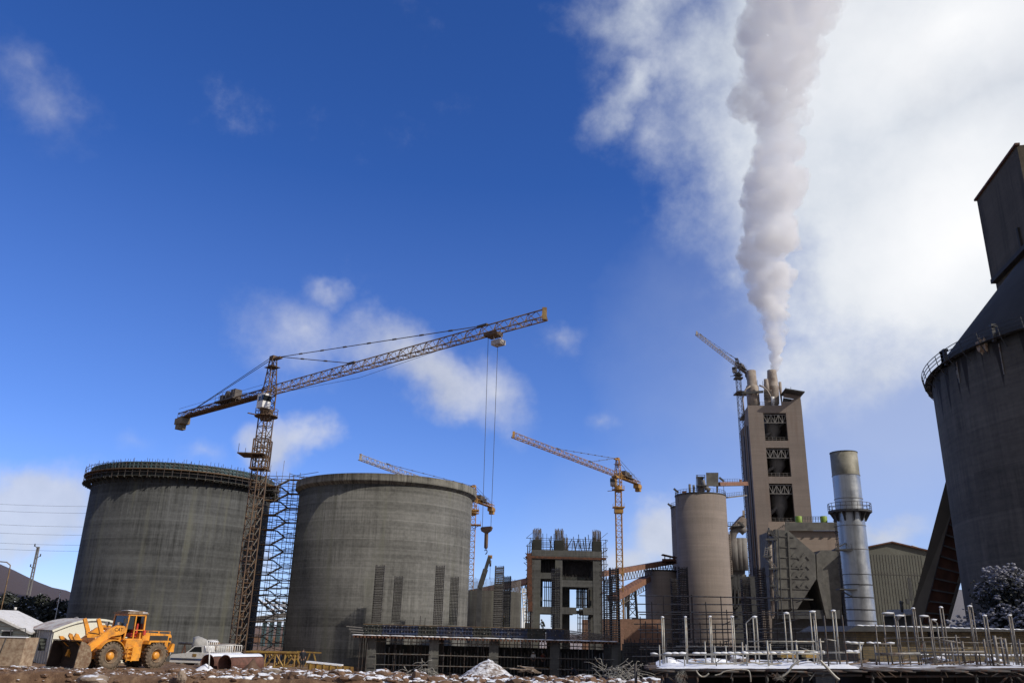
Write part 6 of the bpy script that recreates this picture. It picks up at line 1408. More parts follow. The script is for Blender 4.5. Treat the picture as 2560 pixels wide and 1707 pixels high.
b = MB(); b.hexa([at(2212, 1540, 83.4), at(2282, 1537, 83.4), at(2280, 1524, 88), at(2218, 1526, 88), at(2212, 1537.5, 83.4), at(2282, 1534.5, 83.4), at(2280, 1521.5, 88), at(2218, 1523.5, 88)]); b.build('roof', M['plaster'], sd_)
b = MB(); b.tube(at(2256, 1530, 84), at(2252, 1504, 84), .13, 8); b.tube(at(2250, 1504, 84), at(2257, 1507, 84), .16, 8); b.build('stovepipe', M['steel_dark'], sd_)

# ------------------------------------------------------------------ the dark silo at the right border
Cd = Vector((67.21, 80.0, -2.2)); Rd = 21.79; Zd = 27.49 + 2.85
ds = thing('clinker_silo', 'huge dark stained silo with a conical roof and head house at the right border', 'silo', Cd)
b = MB(); b.lathe([(Rd, -2.2), (Rd, Zd), (Rd - .5, Zd), (Rd - .5, -2.2)], Cd, 160); b.build('wall', M['silo_dark'], ds)
M['cone_dark'] = mat('dark_cone_roof', (.045, .044, .042), .9, 0, .25, .3)
b = MB(); b.lathe([(Rd + .25, Zd - .05), (Rd + .25, Zd + .15), (4.0, Zd + .15 + (Rd - 3.75) * 1.2), (0, Zd + .2 + (Rd - 3.75) * 1.2)], Cd, 120); b.build('cone_roof', M['cone_dark'], ds)
b = MB(); n = 58
for i in range(n):
    a = 6.283 * i / n; d = Vector((math.cos(a), math.sin(a), 0)); c = Vector((Cd.x, Cd.y, 0))
    b.beam(c + d * (Rd - .05) + Vector((0, 0, Zd - .1)), c + d * (Rd + .75) + Vector((0, 0, Zd - .1)), .09); b.beam(c + d * (Rd - .02) + Vector((0, 0, Zd - 1.1)), c + d * (Rd + .7) + Vector((0, 0, Zd - .1)), .07)
    b.beam(c + d * (Rd + .7) + Vector((0, 0, Zd - .1)), c + d * (Rd + .9) + Vector((0, 0, Zd + 1.0)), .06)
for h, r in ((.3, .78), (.65, .84), (1.0, .9)): b.lathe([(Rd + r - .03, Zd + h - .03), (Rd + r + .03, Zd + h - .03), (Rd + r + .03, Zd + h + .03), (Rd + r - .03, Zd + h + .03)], Cd, 100, False, True)
b.lathe([(Rd + .1, Zd - .06), (Rd + .7, Zd - .06), (Rd + .7, Zd - .02), (Rd + .1, Zd - .02)], Cd, 100, False, True)
b.build('gallery_rail', M['steel_dark'], ds)
for (u, v0, v1) in ((2321, 940, 912), (2334, 916, 889), (2366, 880, 861), (2484, 838, 800)):
    b = MB(); ang = None; best = None
    for k in range(720):
        a = 6.283 * k / 720; p = Vector((Cd.x + (Rd + .3) * math.cos(a), Cd.y + (Rd + .3) * math.sin(a), Zd)); q = p - EYE
        if q.dot(FW) > 0 and (p - Cd).dot(EYE - p) > -60:
            e = abs(IW / 2 + FPX * q.dot(RT) / q.dot(FW) - u)
            if best is None or e < best[0]: best = (e, p)
    p = best[1]; b.box(p.x - .16, p.x + .16, p.y - .16, p.y + .16, Zd - .3, Zd + 1.35); b.box(p.x - .2, p.x + .28, p.y - .25, p.y + .2, Zd + 1.15, Zd + 1.42); b.build('lamp_post', M['steel_dark'], ds)
def hitdark(u, v):
    d = ray(u, v); r_ = Rd + .05; a = d.x ** 2 + d.y ** 2; bb = -2 * (d.x * Cd.x + d.y * Cd.y); c = Cd.x ** 2 + Cd.y ** 2 - r_ * r_; t = (-bb - math.sqrt(max(0, bb * bb - 4 * a * c))) / (2 * a); return EYE + d * t
b = MB(); p = hitdark(2452, 866); blob(b, p, .35, .35, .8, 3, .6, ICO2); q = hitdark(2463, 862); blob(b, q, .25, .3, .7, 5, .5, ICO2); b.build('hanging_tarp', M['tarp'], ds)
for (u, v, l) in ((2391, 905, 2.2), (2497, 860, 3.0), (2391.5, 925, .9)): b = MB(); p = hitdark(u, v); b.tube(p, p - Vector((0, 0, l)), .07, 5); b.build('hanging_rope', M['scaf'], ds)
# head house on the cone
A = EYE + Vector((math.sin(R(32.3)), math.cos(R(32.3)), 0)) * 105; B2 = EYE + Vector((math.sin(R(35.1)), math.cos(R(35.1)), 0)) * (105 / 1.118); A.z = B2.z = 0
zt_ = EYE.z + .4846 * 105; zb_ = EYE.z + .3806 * 105; e_ = (B2 - A); pn = Vector((0, 0, 1)).cross(e_).normalized()
if pn.dot(Vector((Cd.x, Cd.y, 0)) - A) < 0: pn = -pn
b = MB(); b.hexa([A + Vector((0, 0, zb_)), B2 + Vector((0, 0, zb_)), B2 + pn * 24 + Vector((0, 0, zb_)), A + pn * 24 + Vector((0, 0, zb_)), A + Vector((0, 0, zt_)), B2 + Vector((0, 0, zt_)), B2 + pn * 24 + Vector((0, 0, zt_ + 1)), A + pn * 24 + Vector((0, 0, zt_ + 1))]); hh = b.build('head_house', M['dark_sheet'], ds)
b = MB(); en = e_.normalized(); nb = en * .4 + pn * .25; b.hexa([A + nb + Vector((0, 0, zb_ - 5)), B2 - en * .4 + pn * .25 + Vector((0, 0, zb_ - 5)), B2 - en * .4 + pn * 20 + Vector((0, 0, zb_ - 5)), A + en * .4 + pn * 20 + Vector((0, 0, zb_ - 5)), A + nb + Vector((0, 0, zb_ + .1)), B2 - en * .4 + pn * .25 + Vector((0, 0, zb_ + .1)), B2 - en * .4 + pn * 20 + Vector((0, 0, zb_ + .1)), A + en * .4 + pn * 20 + Vector((0, 0, zb_ + .1))]); b.build('neck_wall', M['dark_sheet'], hh)
b = MB(); b.beam(A - pn * .1 + en * .8 + Vector((0, 0, zb_ - .2)), B2 - pn * .1 + Vector((0, 0, zb_ - .2)), .7, .5); b.beam(A - pn * .12 + en * 9 + Vector((0, 0, zb_)), A - pn * .12 + en * 9 + Vector((0, 0, zb_ + 2.6)), .3); b.build('base_beam', M['cone_dark'], hh)
b = MB(); b.beam(A + Vector((0, 0, zt_ + .1)) - en * .2, B2 + Vector((0, 0, zt_ + .1)) + en * .2, .5, .25); b.build('roof_edge', M['rust'], hh)
# inclined gallery leaning against it
gl = thing('inclined_gallery', 'dark steep conveyor gallery with a brown ribbed underside leaning on the dark silo', 'conveyor', at(2310, 1580, 96)); gl.location.z = -2.2
L1a, L1b = at(2366, 1196, 99), at(2268, 1566, 97); L2a, L2b = at(2377, 1282, 99), at(2304, 1560, 97)
L3a, L3b = at(2405, 1420, 100.5), at(2366, 1562, 99.5)
b = MB(); bk = Vector((.4, .6, 0)); b.hexa([L1b, L2b, L2b + bk, L1b + bk, L1a, L2a, L2a + bk, L1a + bk]); b.build('side_wall', M['gallery_side'], gl)
L1a2, L2a2 = L1a + (L1a - L1b) * .25, L2a + (L2a - L2b) * .35
b = MB(); L3a2 = L3a + (L3a - L3b) * .6; b.add([L2b + bk, L3b, L3a2, L2a2 + bk, L2b + bk + Vector((-.3, .5, .3)), L3b + Vector((-.3, .5, .3)), L3a2 + Vector((-.3, .5, .3)), L2a2 + bk + Vector((-.3, .5, .3))], [(0, 1, 2, 3), (4, 7, 6, 5), (0, 4, 5, 1), (1, 5, 6, 2), (2, 6, 7, 3), (3, 7, 4, 0)]); b.build('underside', M['brown'], gl)
b = MB()
for k in range(13): t_ = k / 10; p = L2b.lerp(L2a, t_) + bk; q = L3b.lerp(L3a, t_ * (L2a - L2b).length / (L3a - L3b).length * .93); b.beam(p - Vector((0, .12, 0)), q - Vector((0, .12, 0)), .16)
b.beam(L3b - Vector((0, .1, 0)), L3a2 - Vector((0, .1, 0)), .3); b.build('cross_beams', M['plaster'], gl)

# ------------------------------------------------------------------ yellow brick building
Yb = 62.0; z0 = -1.5; a = at(2138, 1563, Yb); c = at(2620, 1570, Yb); zr = a.z - .12
yb = thing('brick_building', 'low yellow brick building with a snow edged flat roof behind the pipe scaffold', 'building', (a.x, Yb, z0))
b = MB(); b.box(a.x, c.x, Yb, Yb + 9, z0, zr); b.build('wall', M['brick'], yb)
b = MB(); l_ = at(2112, 1577, Yb - .5); b.hexa([(l_.x, Yb - .7, l_.z - .02), (c.x, Yb - .7, zr + .06), (c.x, Yb + 9, zr), (l_.x, Yb + 9, zr - .3), (a.x - .2, Yb - .7, zr + .1), (c.x, Yb - .7, zr + .12), (c.x, Yb + 9, zr + .14), (a.x - .2, Yb + 9, zr + .12)]); b.build('roof', M['steel_dark'], yb)
b = MB()
for k in range(26): u = 2150 + k * 18; p = at(u, 1563, Yb - .6); blob(b, (p.x, Yb - .5, zr + .13), .32, .22, .05, k, .4, ICO2, smooth=True)
b.build('roof_snow', M['snow'], yb)
b = MB(); p = at(2318, 1575, Yb); q = at(2352, 1592, Yb); b.box(p.x, q.x, Yb - .02, Yb + .01, q.z, p.z); b.build('window', M['black'], yb); b = MB(); p = at(2152, 1600, Yb); q = at(2160, 1660, Yb); b.box(p.x, q.x, Yb - .06, Yb - .0, q.z, p.z); b.build('drainpipe', M['black'], yb); b = MB(); p = at(2172, 1646, Yb); q = at(2200, 1668, Yb); b.box(p.x, q.x, Yb - .03, Yb, q.z, p.z); b.build('window', M['black'], yb)
# ------------------------------------------------------------------ pipe scaffold standing behind (Y about 96)
YR = 96.0
ps = thing('pipe_scaffold', 'tall open pipe scaffold of long thin rails in front of the beige silos', 'scaffold', at(1800, 1640, YR)); ps.location.z = -2.4
rnd = random.Random(21)
for i, (u0, v0, u1, v1, y) in enumerate([(1598, 1488, 2023, 1495.5, 0), (1560, 1509, 1903, 1511, 2), (1592, 1529, 2040, 1530.5, 0), (1598, 1535, 2036, 1536, 2), (1580, 1546, 1850, 1546, 3), (1585, 1559, 1900, 1559, 3), (1595, 1573, 2030, 1571, 0), (1600, 1580, 2030, 1580.5, 2), (1600, 1596, 2060, 1597, 3), (1600, 1617, 1960, 1618, 0), (1598, 1622, 1950, 1626, 2), (1580, 1640, 1720, 1640, 0), (1860, 1493, 1910, 1500, 1)]):
    b = MB(); b.tube(at(u0, v0, YR + y), at(u1, v1, YR + y), .062, 5); b.build('rail', M['scaf'], ps)
for u, v, y in ((1662, 1489, 0), (1681, 1530, 2), (1734, 1486, 1), (1769, 1504, 2), (1808, 1490, 0), (1821, 1523, 2), (1632, 1504, 2), (1870, 1495, 1), (1945, 1490, 1), (1990, 1494, 2), (1602, 1540, 3), (1615, 1552, 0), (1645, 1560, 3), (1700, 1565, 3), (1752, 1555, 0), (1790, 1560, 3)):
    p = at(u, 1600, YR + y); b = MB(); b.tube((p.x, YR + y, -2.6), (p.x, YR + y, at(u, v, YR + y).z), .11 if u == 1734 else .06, 5); b.build('standard', M['scaf_dark'], ps)
for (u0, v0, u1, v1) in ((1930, 1501, 1950, 1490), (1805, 1562, 1825, 1553), (1808, 1604, 1824, 1600), (1990, 1505, 2010, 1498), (1936, 1560, 2000, 1546)):
    b = MB(); b.tube(at(u0, v0, YR), at(u1, v1, YR), .06, 5); b.build('brace', M['scaf'], ps)
# dense dark beam reinforcement below it
rs = thing('rebar_mesh', 'dense dark reinforcement of an unfinished beam behind the snowy platform', 'reinforcement', at(1800, 1650, 101)); rs.location.z = -2.4
b = MB()
for k in range(150): u = 1560 + k * 3.6; p = at(u, 1620, 100 + (k % 3)); z1 = at(u, 1600 + rnd.uniform(-6, 10) + (u - 1560) * .03, 100).z; b.tube((p.x, 100 + (k % 3), -2.4), (p.x + rnd.uniform(-.1, .1), 100 + (k % 3), z1), .05, 4)
tag(b.build('upright_bars', M['rebar_dark'], rs), kind='stuff')
b = MB()
for v in (1607, 1613, 1620, 1630, 1641, 1652, 1661): b.tube(at(1560, v, 99.6), at(2110, v + 4, 99.6), .07, 4)
b.build('long_bars', M['rebar_dark'], rs)
b = MB(); p = at(1556, 1600, 103); q = at(2125, 1600, 103); b.box(p.x, q.x, 103, 103.4, -2.6, at(1700, 1612, 103).z); b.build('dark_rear_backing', M['form_dark'], rs)

# ------------------------------------------------------------------ snowy working platforms in the right foreground
YP0, YP1 = 38.0, 46.5
def dz(u): return at(u, 1668.5, YP0).z
def platform(label, u0, u1, snow_th, seed):
    rnd = random.Random(seed); a = at(u0, 1668, YP0); t = thing('platform', label, 'platform', (at((u0 + u1) / 2, 1668, YP0).x, YP0, -5), group='snowy pipe platforms')
    za, zb = dz(u0), dz(u1); xa, xb = a.x, at(u1, 1668, YP0).x
    def Z(x): return za + (zb - za) * (x - xa) / (xb - xa)
    n = 11
    for k in range(n):
        y = YP0 + (YP1 - YP0) * k / n; ex = rnd.uniform(-.5, .35); b = MB(); w_ = (YP1 - YP0) / n - .05
        xl_ = (xa * y / YP0 if seed == 4 else xa) + ex; b.hexa([(xl_, y, Z(xa) - .09), (xb, y, Z(xb) - .09), (xb, y + w_, Z(xb) - .09), (xl_, y + w_, Z(xa) - .09), (xl_, y, Z(xa) - .02), (xb, y, Z(xb) - .02), (xb, y + w_, Z(xb) - .02), (xl_, y + w_, Z(xa) - .02)]); b.build('deck_plank', M['wood_dark'], t)
    b = MB(); nx_, ny_ = int((xb - xa) / .22), 30; vs = []
    for j in range(ny_ + 1):
        for i in range(nx_ + 1):
            y = YP0 - .05 + (YP1 - YP0) * j / ny_; xs_ = xa * y / YP0 if seed == 4 else xa; x = xs_ + (xb - xs_) * i / nx_; e = min(1, j / 1.5, (ny_ - j) / 1.5, i / 2, (nx_ - i) / 2)
            h = snow_th * e * (.65 + .9 * max(-.45, nz(x, y, .8, seed)) + .5 * nz(x, y, 2.7, seed)); vs.append((x, y + .06 * nz(x, y, 2.1, 3), Z(x) - (.03 if seed == 4 else .045) + h))
    b.add(vs, [(j * (nx_ + 1) + i, j * (nx_ + 1) + i + 1, (j + 1) * (nx_ + 1) + i + 1, (j + 1) * (nx_ + 1) + i) for j in range(ny_) for i in range(nx_)], True); b.build('snow_layer', M['snow'], t)
    b = MB()
    x = xa - .2
    while x < xb: l = rnd.uniform(.7, 2.0); b.tube((x, YP0 - .08 - rnd.uniform(0, .1), Z(x) - .1), (x + l * 1.1, YP0 - .1, Z(x) - .1 + rnd.uniform(-.03, .03)), .05, 6); x += l
    b.build('edge_pipes', M['scaf_dark'], t)
    for k in range(int((xb - xa) / 1.5) + 1):
        x = xa + .3 + k * 1.5
        for y in (YP0 + .25, YP1 - .6): b = MB(); b.tube((x, y, -5.1), (x, y, Z(x) - .1), .05 if k % 3 else .08, 6); b.build('leg', M['scaf_dark'], t)
    for k in range(int((xb - xa) / 3)):
        x = xa + .3 + k * 3; b = MB(); s_ = 1 if k % 2 else -1; b.tube((x + 1.5 - 1.5 * s_, YP0 + .2, Z(x) - 2.6), (x + 1.5 + 1.5 * s_, YP0 + .2, Z(x) - .15), .045, 5); b.build('brace', M['scaf_dark'], t)
    b = MB(); b.tube((xa, YP0 + .22, Z(xa) - .35), (xb, YP0 + .22, Z(xb) - .3), .05, 5); b.tube((xa, YP0 + .22, Z(xa) - 1.7), (xb, YP0 + .22, Z(xb) - 1.7), .05, 5); b.build('ledger', M['scaf_dark'], t)
    b = MB(); b.box(xa + 1.9, xb, YP1 - .2, YP1 - .12, -5.2, Z(xa) - .12); b.box(xa + 1.9, xa + 1.98, YP0 + .6, YP1 - .2, -5.2, Z(xa) - .12); b.build('dark_rear_backing', M['black'], t)  # black sheets put under the deck in place of the shade there
    return t, Z
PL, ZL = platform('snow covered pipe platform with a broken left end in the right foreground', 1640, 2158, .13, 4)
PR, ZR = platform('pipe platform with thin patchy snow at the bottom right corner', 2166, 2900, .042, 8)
def post(par, u, v0, v1, y, r, m, u1=None, name='post'):
    b = MB(); p = at(u, v1, y); q = at(u if u1 is None else u1, v0, y); b.tube(p, (p.x, y, q.z), r, 6); return b.build(name, m, par)
for (u, v0, y, r) in ((1650, 1611, 38.6, .03), (1668, 1598, 42, .028), (1765, 1602, 42, .035), (1789, 1614, 43, .03), (1817, 1612, 41, .03), (1859, 1604, 43, .04), (1868, 1610, 39, .032), (1922, 1600, 38.3, .045), (1929, 1608, 42, .04), (1995, 1599, 38.6, .045), (2056, 1595, 38.4, .04), (1791, 1655, 38.2, .025), (1712, 1640, 38.2, .03), (2118, 1537, 38.5, .03), (2072, 1538, 38.3, .035), (2155, 1604, 38.5, .035)):
    post(PL, u, v0, 1664, y, r, M['pipe_pale'] if r > .029 and u != 2072 and u != 2118 else M['scaf_dark'])
for (u, v0, y, r) in ((2192, 1606, 40, .045), (2232, 1606, 42, .045), (2338, 1588, 38.4, .035), (2385, 1600, 41, .06), (2392, 1598, 43, .045), (2400, 1586, 38.6, .035), (2414, 1602, 42, .06), (2469, 1596, 38.8, .05), (2497, 1588, 40, .085), (2512, 1591, 41, .06), (2522, 1595, 42, .075), (2557, 1600, 41, .06), (2446, 1610, 44, .03), (2310, 1634, 44, .03), (2200, 1560, 38.3, .03)):
    post(PR, u, v0, 1662, y, r * .85, M['pipe_shaded'])
def rail(par, u0, v0, u1, v1, y, r, m=None, snow=False):
    b = MB(); p, q = at(u0, v0, y), at(u1, v1, y); b.tube(p, q, r, 6); b.build('rail', m or (M['pipe_pale'] if par is PL else M['pipe_shaded']), par)
    if snow and (par is PL or u0 in (2168, 2290)):
        b = MB(); n = max(3, int((q - p).length / .3)); rr = random.Random(int(u0 + v0))
        for i in range(n):
            if rr.random() < .75: c = p.lerp(q, (i + .5) / n); blob(b, c + Vector((0, 0, r + .015)), .2, .06, .03 + rr.uniform(0, .03), i, .4, ICO1, smooth=True)
        b.build('rail_snow', M['snow'], par)
for a_ in ((1872, 1602, 2060, 1603, 38.5, .028), (1866, 1626, 2060, 1626, 38.5, .03), (1627, 1636, 2062, 1632, 39.0, .045, None, True), (1690, 1614, 1900, 1616, 44, .025, M['scaf']), (2062, 1596, 2090, 1601, 38.5, .025), (2000, 1617, 2040, 1631, 40, .02), (2062, 1630, 2150, 1630, 39, .04, None, True), (2112, 1606, 2158, 1609, 39, .035, None, True), (1718, 1642, 1760, 1653, 40, .02), (1900, 1652, 2010, 1651, 44, .03, M['scaf'])): rail(PL, *a_)
for a_ in ((2168, 1608, 2236, 1609, 39, .03, None, True), (2190, 1634, 2300, 1633, 39.5, .07, M['scaf'], True), (2300, 1630, 2466, 1628, 39.5, .045, None, True), (2214, 1594, 2424, 1592, 41, .022), (2246, 1602, 2600, 1609, 42, .026), (2270, 1621, 2428, 1619, 41, .022), (2290, 1637, 2620, 1640, 43, .035, M['scaf'], True), (2260, 1651, 2420, 1652, 43, .02), (2340, 1596, 2400, 1606, 40, .03), (2450, 1605, 2500, 1594, 40, .02), (2483, 1592, 2512, 1597, 40, .025, None, True), (2462, 1650, 2600, 1655, 44, .03, M['scaf']), (2486, 1615, 2512, 1620, 40, .025)): rail(PR, *a_)
# portal frames of bent pipe: legs standing on the deck
FR = [([(1654, 1543), (1658.5, 1545)], 1622), ([(1712, 1543), (1715, 1544)], 1660), ([(1773.5, 1542), (1777, 1543)], 1636), ([(1828.5, 1543), (1833, 1543)], 1632), ([(1882, 1543), (1891, 1543), (1870, 1556)], 1632), ([(1960, 1533), (1973, 1534), (1982, 1553)], 1632), ([(2025, 1530), (2037, 1530), (2041, 1548)], 1632), ([(2080, 1527), (2088, 1528), (2095, 1546)], 1652),
      ([(2207, 1535), (2235, 1533)], 1630), ([(2261, 1535), (2238, 1546), (2252, 1549)], 1632), ([(2281, 1522), (2286, 1522), (2290, 1540)], 1650), ([(2299, 1542), (2322, 1540), (2310, 1553)], 1628), ([(2327, 1546), (2342, 1556)], 1628), ([(2349, 1519), (2356, 1520), (2362, 1560)], 1640), ([(2420, 1516), (2430, 1517), (2434, 1522)], 1632), ([(2458, 1540), (2466, 1541), (2476, 1553)], 1640), ([(2521, 1539), (2528, 1540), (2537, 1548)], 1645)]
FL = ['thin pair at the far left end of the snowy platform', 'single tall post before the right edge of the big beige cage', 'pair standing before the middle of the big beige silo', 'pair at the right edge of the big beige silo', 'frame with a low side leg before the dark kiln building', 'bright frame with a bent side leg before the stair tower', 'bright frame with a bent side leg before the funnel building', 'bright leaning frame just left of the chimney base',
      'wide frame with a snowy top bar right of the chimney base', 'low frame beside the wide one with a snowy top bar', 'tall narrow frame before the middle of the brick building roof', 'wide low frame below the inclined gallery', 'bent single leg under the foot of the inclined gallery', 'tall narrow frame at the right edge of the inclined gallery', 'tall frame between the inclined gallery and the frosted tree', 'shade-toned frame with a bent side leg left of the frosted tree', 'shade-toned tall frame before the frosted tree at the right border']
for i, (tops, vb) in enumerate(FR):
    y = 40.5 + (i % 3) * 1.0; us = [u for u, v in tops]; base = at(sum(us) / len(us), vb, y)
    zb = (ZL if us[0] < 2160 else ZR)(base.x) + .0
    t = thing('pipe_hoop', 'upright pipe hoop, ' + FL[i], 'pipe hoop', (base.x, y, zb), group='upright pipe hoops')
    m_ = M['pipe_pale'] if i < 8 else M['pipe_shaded']; r = .03 if i < 8 else .034
    P = [at(u, v, y) for u, v in tops]
    for k, p in enumerate(P):
        yy = y + (.35 if k == 2 else 0); b = MB()
        if k < 2: b.tube((p.x, yy, zb - .03), (p.x, yy, p.z), r, 8)
        else: b.tube((p.x, yy, zb - .03), (p.x, yy, p.z), r * .85, 8); j = P[1] if abs(P[1].x - p.x) < abs(P[0].x - p.x) else P[0]; b.tube((p.x, yy, p.z), (j.x, y, p.z + .28), r * .85, 8)
        b.build('leg', m_, t)
    if len(P) > 1:
        b = MB(); b.tube((P[0].x, y, P[0].z), (P[1].x, y, P[1].z), r, 8); b.build('top_bar', m_, t)
        b = MB(); blob(b, (P[0] + P[1]) / 2 + Vector((0, 0, r + .015)), abs(P[0].x - P[1].x) / 2 + .05, .06, .045, i, .3, ICO1, smooth=True); b.build('snow_cap', M['snow'], t)
rnd = random.Random(77)                       # loose rods, offcuts and bent bars lying and leaning about on both decks
for k in range(64):
    u = rnd.uniform(1660, 2590); y = rnd.uniform(39, 45.5); par, Z = (PL, ZL) if u < 2158 else (PR, ZR)
    if 2150 < u < 2176: continue
    p = at(u, 1660, y); z = Z(p.x) + .05; b = MB(); kind = rnd.random()
    if kind < .45: d = Vector((rnd.uniform(-1.1, 1.1), rnd.uniform(-.4, .4), rnd.uniform(.02, .25))); b.path([Vector((p.x, y, z)), Vector((p.x, y, z)) + d * .5 + Vector((0, 0, rnd.uniform(0, .12))), Vector((p.x, y, z)) + d], rnd.uniform(.012, .026), 5)
    elif kind < .8: h = rnd.uniform(.45, 1.15); b.path([Vector((p.x, y, z - .05)), Vector((p.x + rnd.uniform(-.06, .06), y, z + h * .6)), Vector((p.x + rnd.uniform(-.14, .14), y, z + h))], rnd.uniform(.012, .03), 5)
    else: w_ = rnd.uniform(.5, 1.6); b.beam((p.x, y, z), (p.x + w_, y + rnd.uniform(-.3, .3), z + rnd.uniform(0, .2)), .16, .04)
    b.build('loose_rod' if kind < .8 else 'loose_board', M[rnd.choice(('scaf', 'rust', 'pipe_pale', 'scaf_dark'))] if kind < .8 else M['wood'], par)
for k in range(26):                            # ragged ends hanging below the front edge
    u = rnd.uniform(1655, 2560); par, Z = (PL, ZL) if u < 2158 else (PR, ZR)
    p = at(u, 1669, YP0); b = MB(); l = rnd.uniform(.2, .9); b.beam((p.x, YP0 - .1, Z(p.x) - .12), (p.x + rnd.uniform(-.5, .5), YP0 - .05, Z(p.x) - .12 - l * rnd.uniform(.1, .6)), rnd.uniform(.03, .1), .03)
    b.build('edge_offcut', M[rnd.choice(('wood_dark', 'scaf_dark', 'scaf'))], par)
# crates with snow, hoses, snow lumps on the deck
for i, (u0, u1, y, lab) in enumerate(((1953, 1992, 43, 'yellow board trestle table with snow on top, left one on the platform'), (2015, 2048, 43.5, 'shorter yellow board trestle table with snow on top, right one on the platform'))):
    p, q = at(u0, 1642, y), at(u1, 1636, y); zb = ZL(p.x); t = thing('trestle_table', lab, 'table', (p.x, y, zb), group='trestle tables on the platform'); b = MB(); b.box(p.x, q.x, y, y + .6, q.z - .14, q.z); b.build('top', M['yellow'], t)
    b = MB(); blob(b, ((p.x + q.x) / 2, y + .3, q.z + .02), (q.x - p.x) * .5, .3, .05, i, .3, ICO2, smooth=True); b.build('snow_cap', M['snow'], t)
    for x in (p.x + .1, q.x - .1): b = MB(); b.box(x - .04, x + .04, y + .05, y + .12, zb, q.z - .14); b.build('leg', M['pipe_pale'], t)
def hose(pts, y, r, lab, m='pipe_pale'):
    P = [at(u, v, y) for u, v in pts]; out = []
    for i in range(len(P) - 1):
        p0 = P[max(0, i - 1)]; p1 = P[i]; p2 = P[i + 1]; p3 = P[min(len(P) - 1, i + 2)]
        for k in range(6): t = k / 6; out.append(.5 * ((2 * p1) + (p2 - p0) * t + (2 * p0 - 5 * p1 + 4 * p2 - p3) * t * t + (3 * p1 - p0 - 3 * p2 + p3) * t ** 3))
    out.append(P[-1]); b = MB(); b.path(out, r, 6); tag(b.build('hose', M[m]), lab, 'hose', 'hoses on the platform')
hose([(1722, 1656), (1780, 1658), (1840, 1657), (1882, 1655), (1900, 1659), (1916, 1656), (1930, 1659), (1955, 1656)], 38.8, .04, 'wavy pale hose lying along the snowy deck of the platform')
hose([(1999, 1651), (1990, 1656), (1980, 1664), (1972, 1676), (1960, 1687), (1944, 1695)], 37.8, .045, 'pale hose drooping over the platform edge right of the middle')
hose([(1740, 1675), (1746, 1684), (1754, 1690), (1764, 1689), (1772, 1682)], 37.8, .035, 'short hose loop hanging under the left half of the platform')
hose([(1787, 1687), (1800, 1684), (1812, 1677), (1840, 1673), (1868, 1674), (1875, 1684), (1877, 1704)], 37.75, .03, 'thin hose hanging in a hook shape under the platform edge')
hose([(2050, 1650), (2062, 1662), (2078, 1680), (2090, 1692), (2098, 1698)], 37.7, .06, 'thick frosty hose bundle hanging over the edge left of the platform gap')
for i, (u, v, s, lab) in enumerate(((1790, 1655, .8, 'flat snow lump in the middle of the snowy platform'), (1678, 1660, .5, 'snow lump at the left end of the snowy platform'), (1848, 1648, .55, 'frosty lump of scrap on the platform left of the trestle tables'), (2347, 1652, .7, 'frosty arched heap on the right platform before the brick building'), (2490, 1660, .5, 'small frosty clump on the right platform under the frosted tree'))):
    p = at(u, v, 43.5); zb = (ZL if u < 2160 else ZR)(p.x); b = MB(); blob(b, (p.x, 43.5, zb + .02), s, .5, .3 if i in (2, 3) else .2, i * 5, .5, ICO3, smooth=True); tag(b.build('snow_lump', M['snow'] if i < 2 else M['heap']), lab, 'snow lump', 'lumps on the platforms')
p = at(2155, 1620, 38.6); b = MB(); b.hexa([at(2140, 1632, 38.6), at(2152, 1630, 38.6), at(2152, 1630, 38.64), at(2140, 1632, 38.64), at(2150, 1618, 38.6), at(2157, 1610, 38.6), at(2157, 1610, 38.64), at(2150, 1618, 38.64)]); tag(b.build('snowy_board', M['snow']), 'small snow crusted board stuck upright at the gap between the platforms', 'board')
w_ = MB(); rr = random.Random(4)
for k in range(40):
    p = at(1700 + rr.uniform(-8, 10), 1672 + rr.uniform(0, 22), 37.8); w_.path([p, p + Vector((rr.uniform(-.15, .15), 0, rr.uniform(-.3, 0))), p + Vector((rr.uniform(-.25, .25), 0, rr.uniform(-.5, -.2)))], .008, 4)
tag(w_.build('hanging_wire', M['scaf']), 'frayed wire bundle hanging under the left end of the snowy platform', 'wire', 'hanging wire bundles'); w_ = MB()
for k in range(40):
    p = at(1940 + rr.uniform(-6, 14), 1684 + rr.uniform(0, 12), 37.7); w_.path([p, p + Vector((rr.uniform(-.2, .2), 0, rr.uniform(-.15, .1))), p + Vector((rr.uniform(-.3, .3), 0, rr.uniform(-.2, 0)))], .008, 4)
tag(w_.build('hanging_wire', M['scaf']), 'frayed wire bundle hanging beside the drooping hose under the snowy platform', 'wire', 'hanging wire bundles')

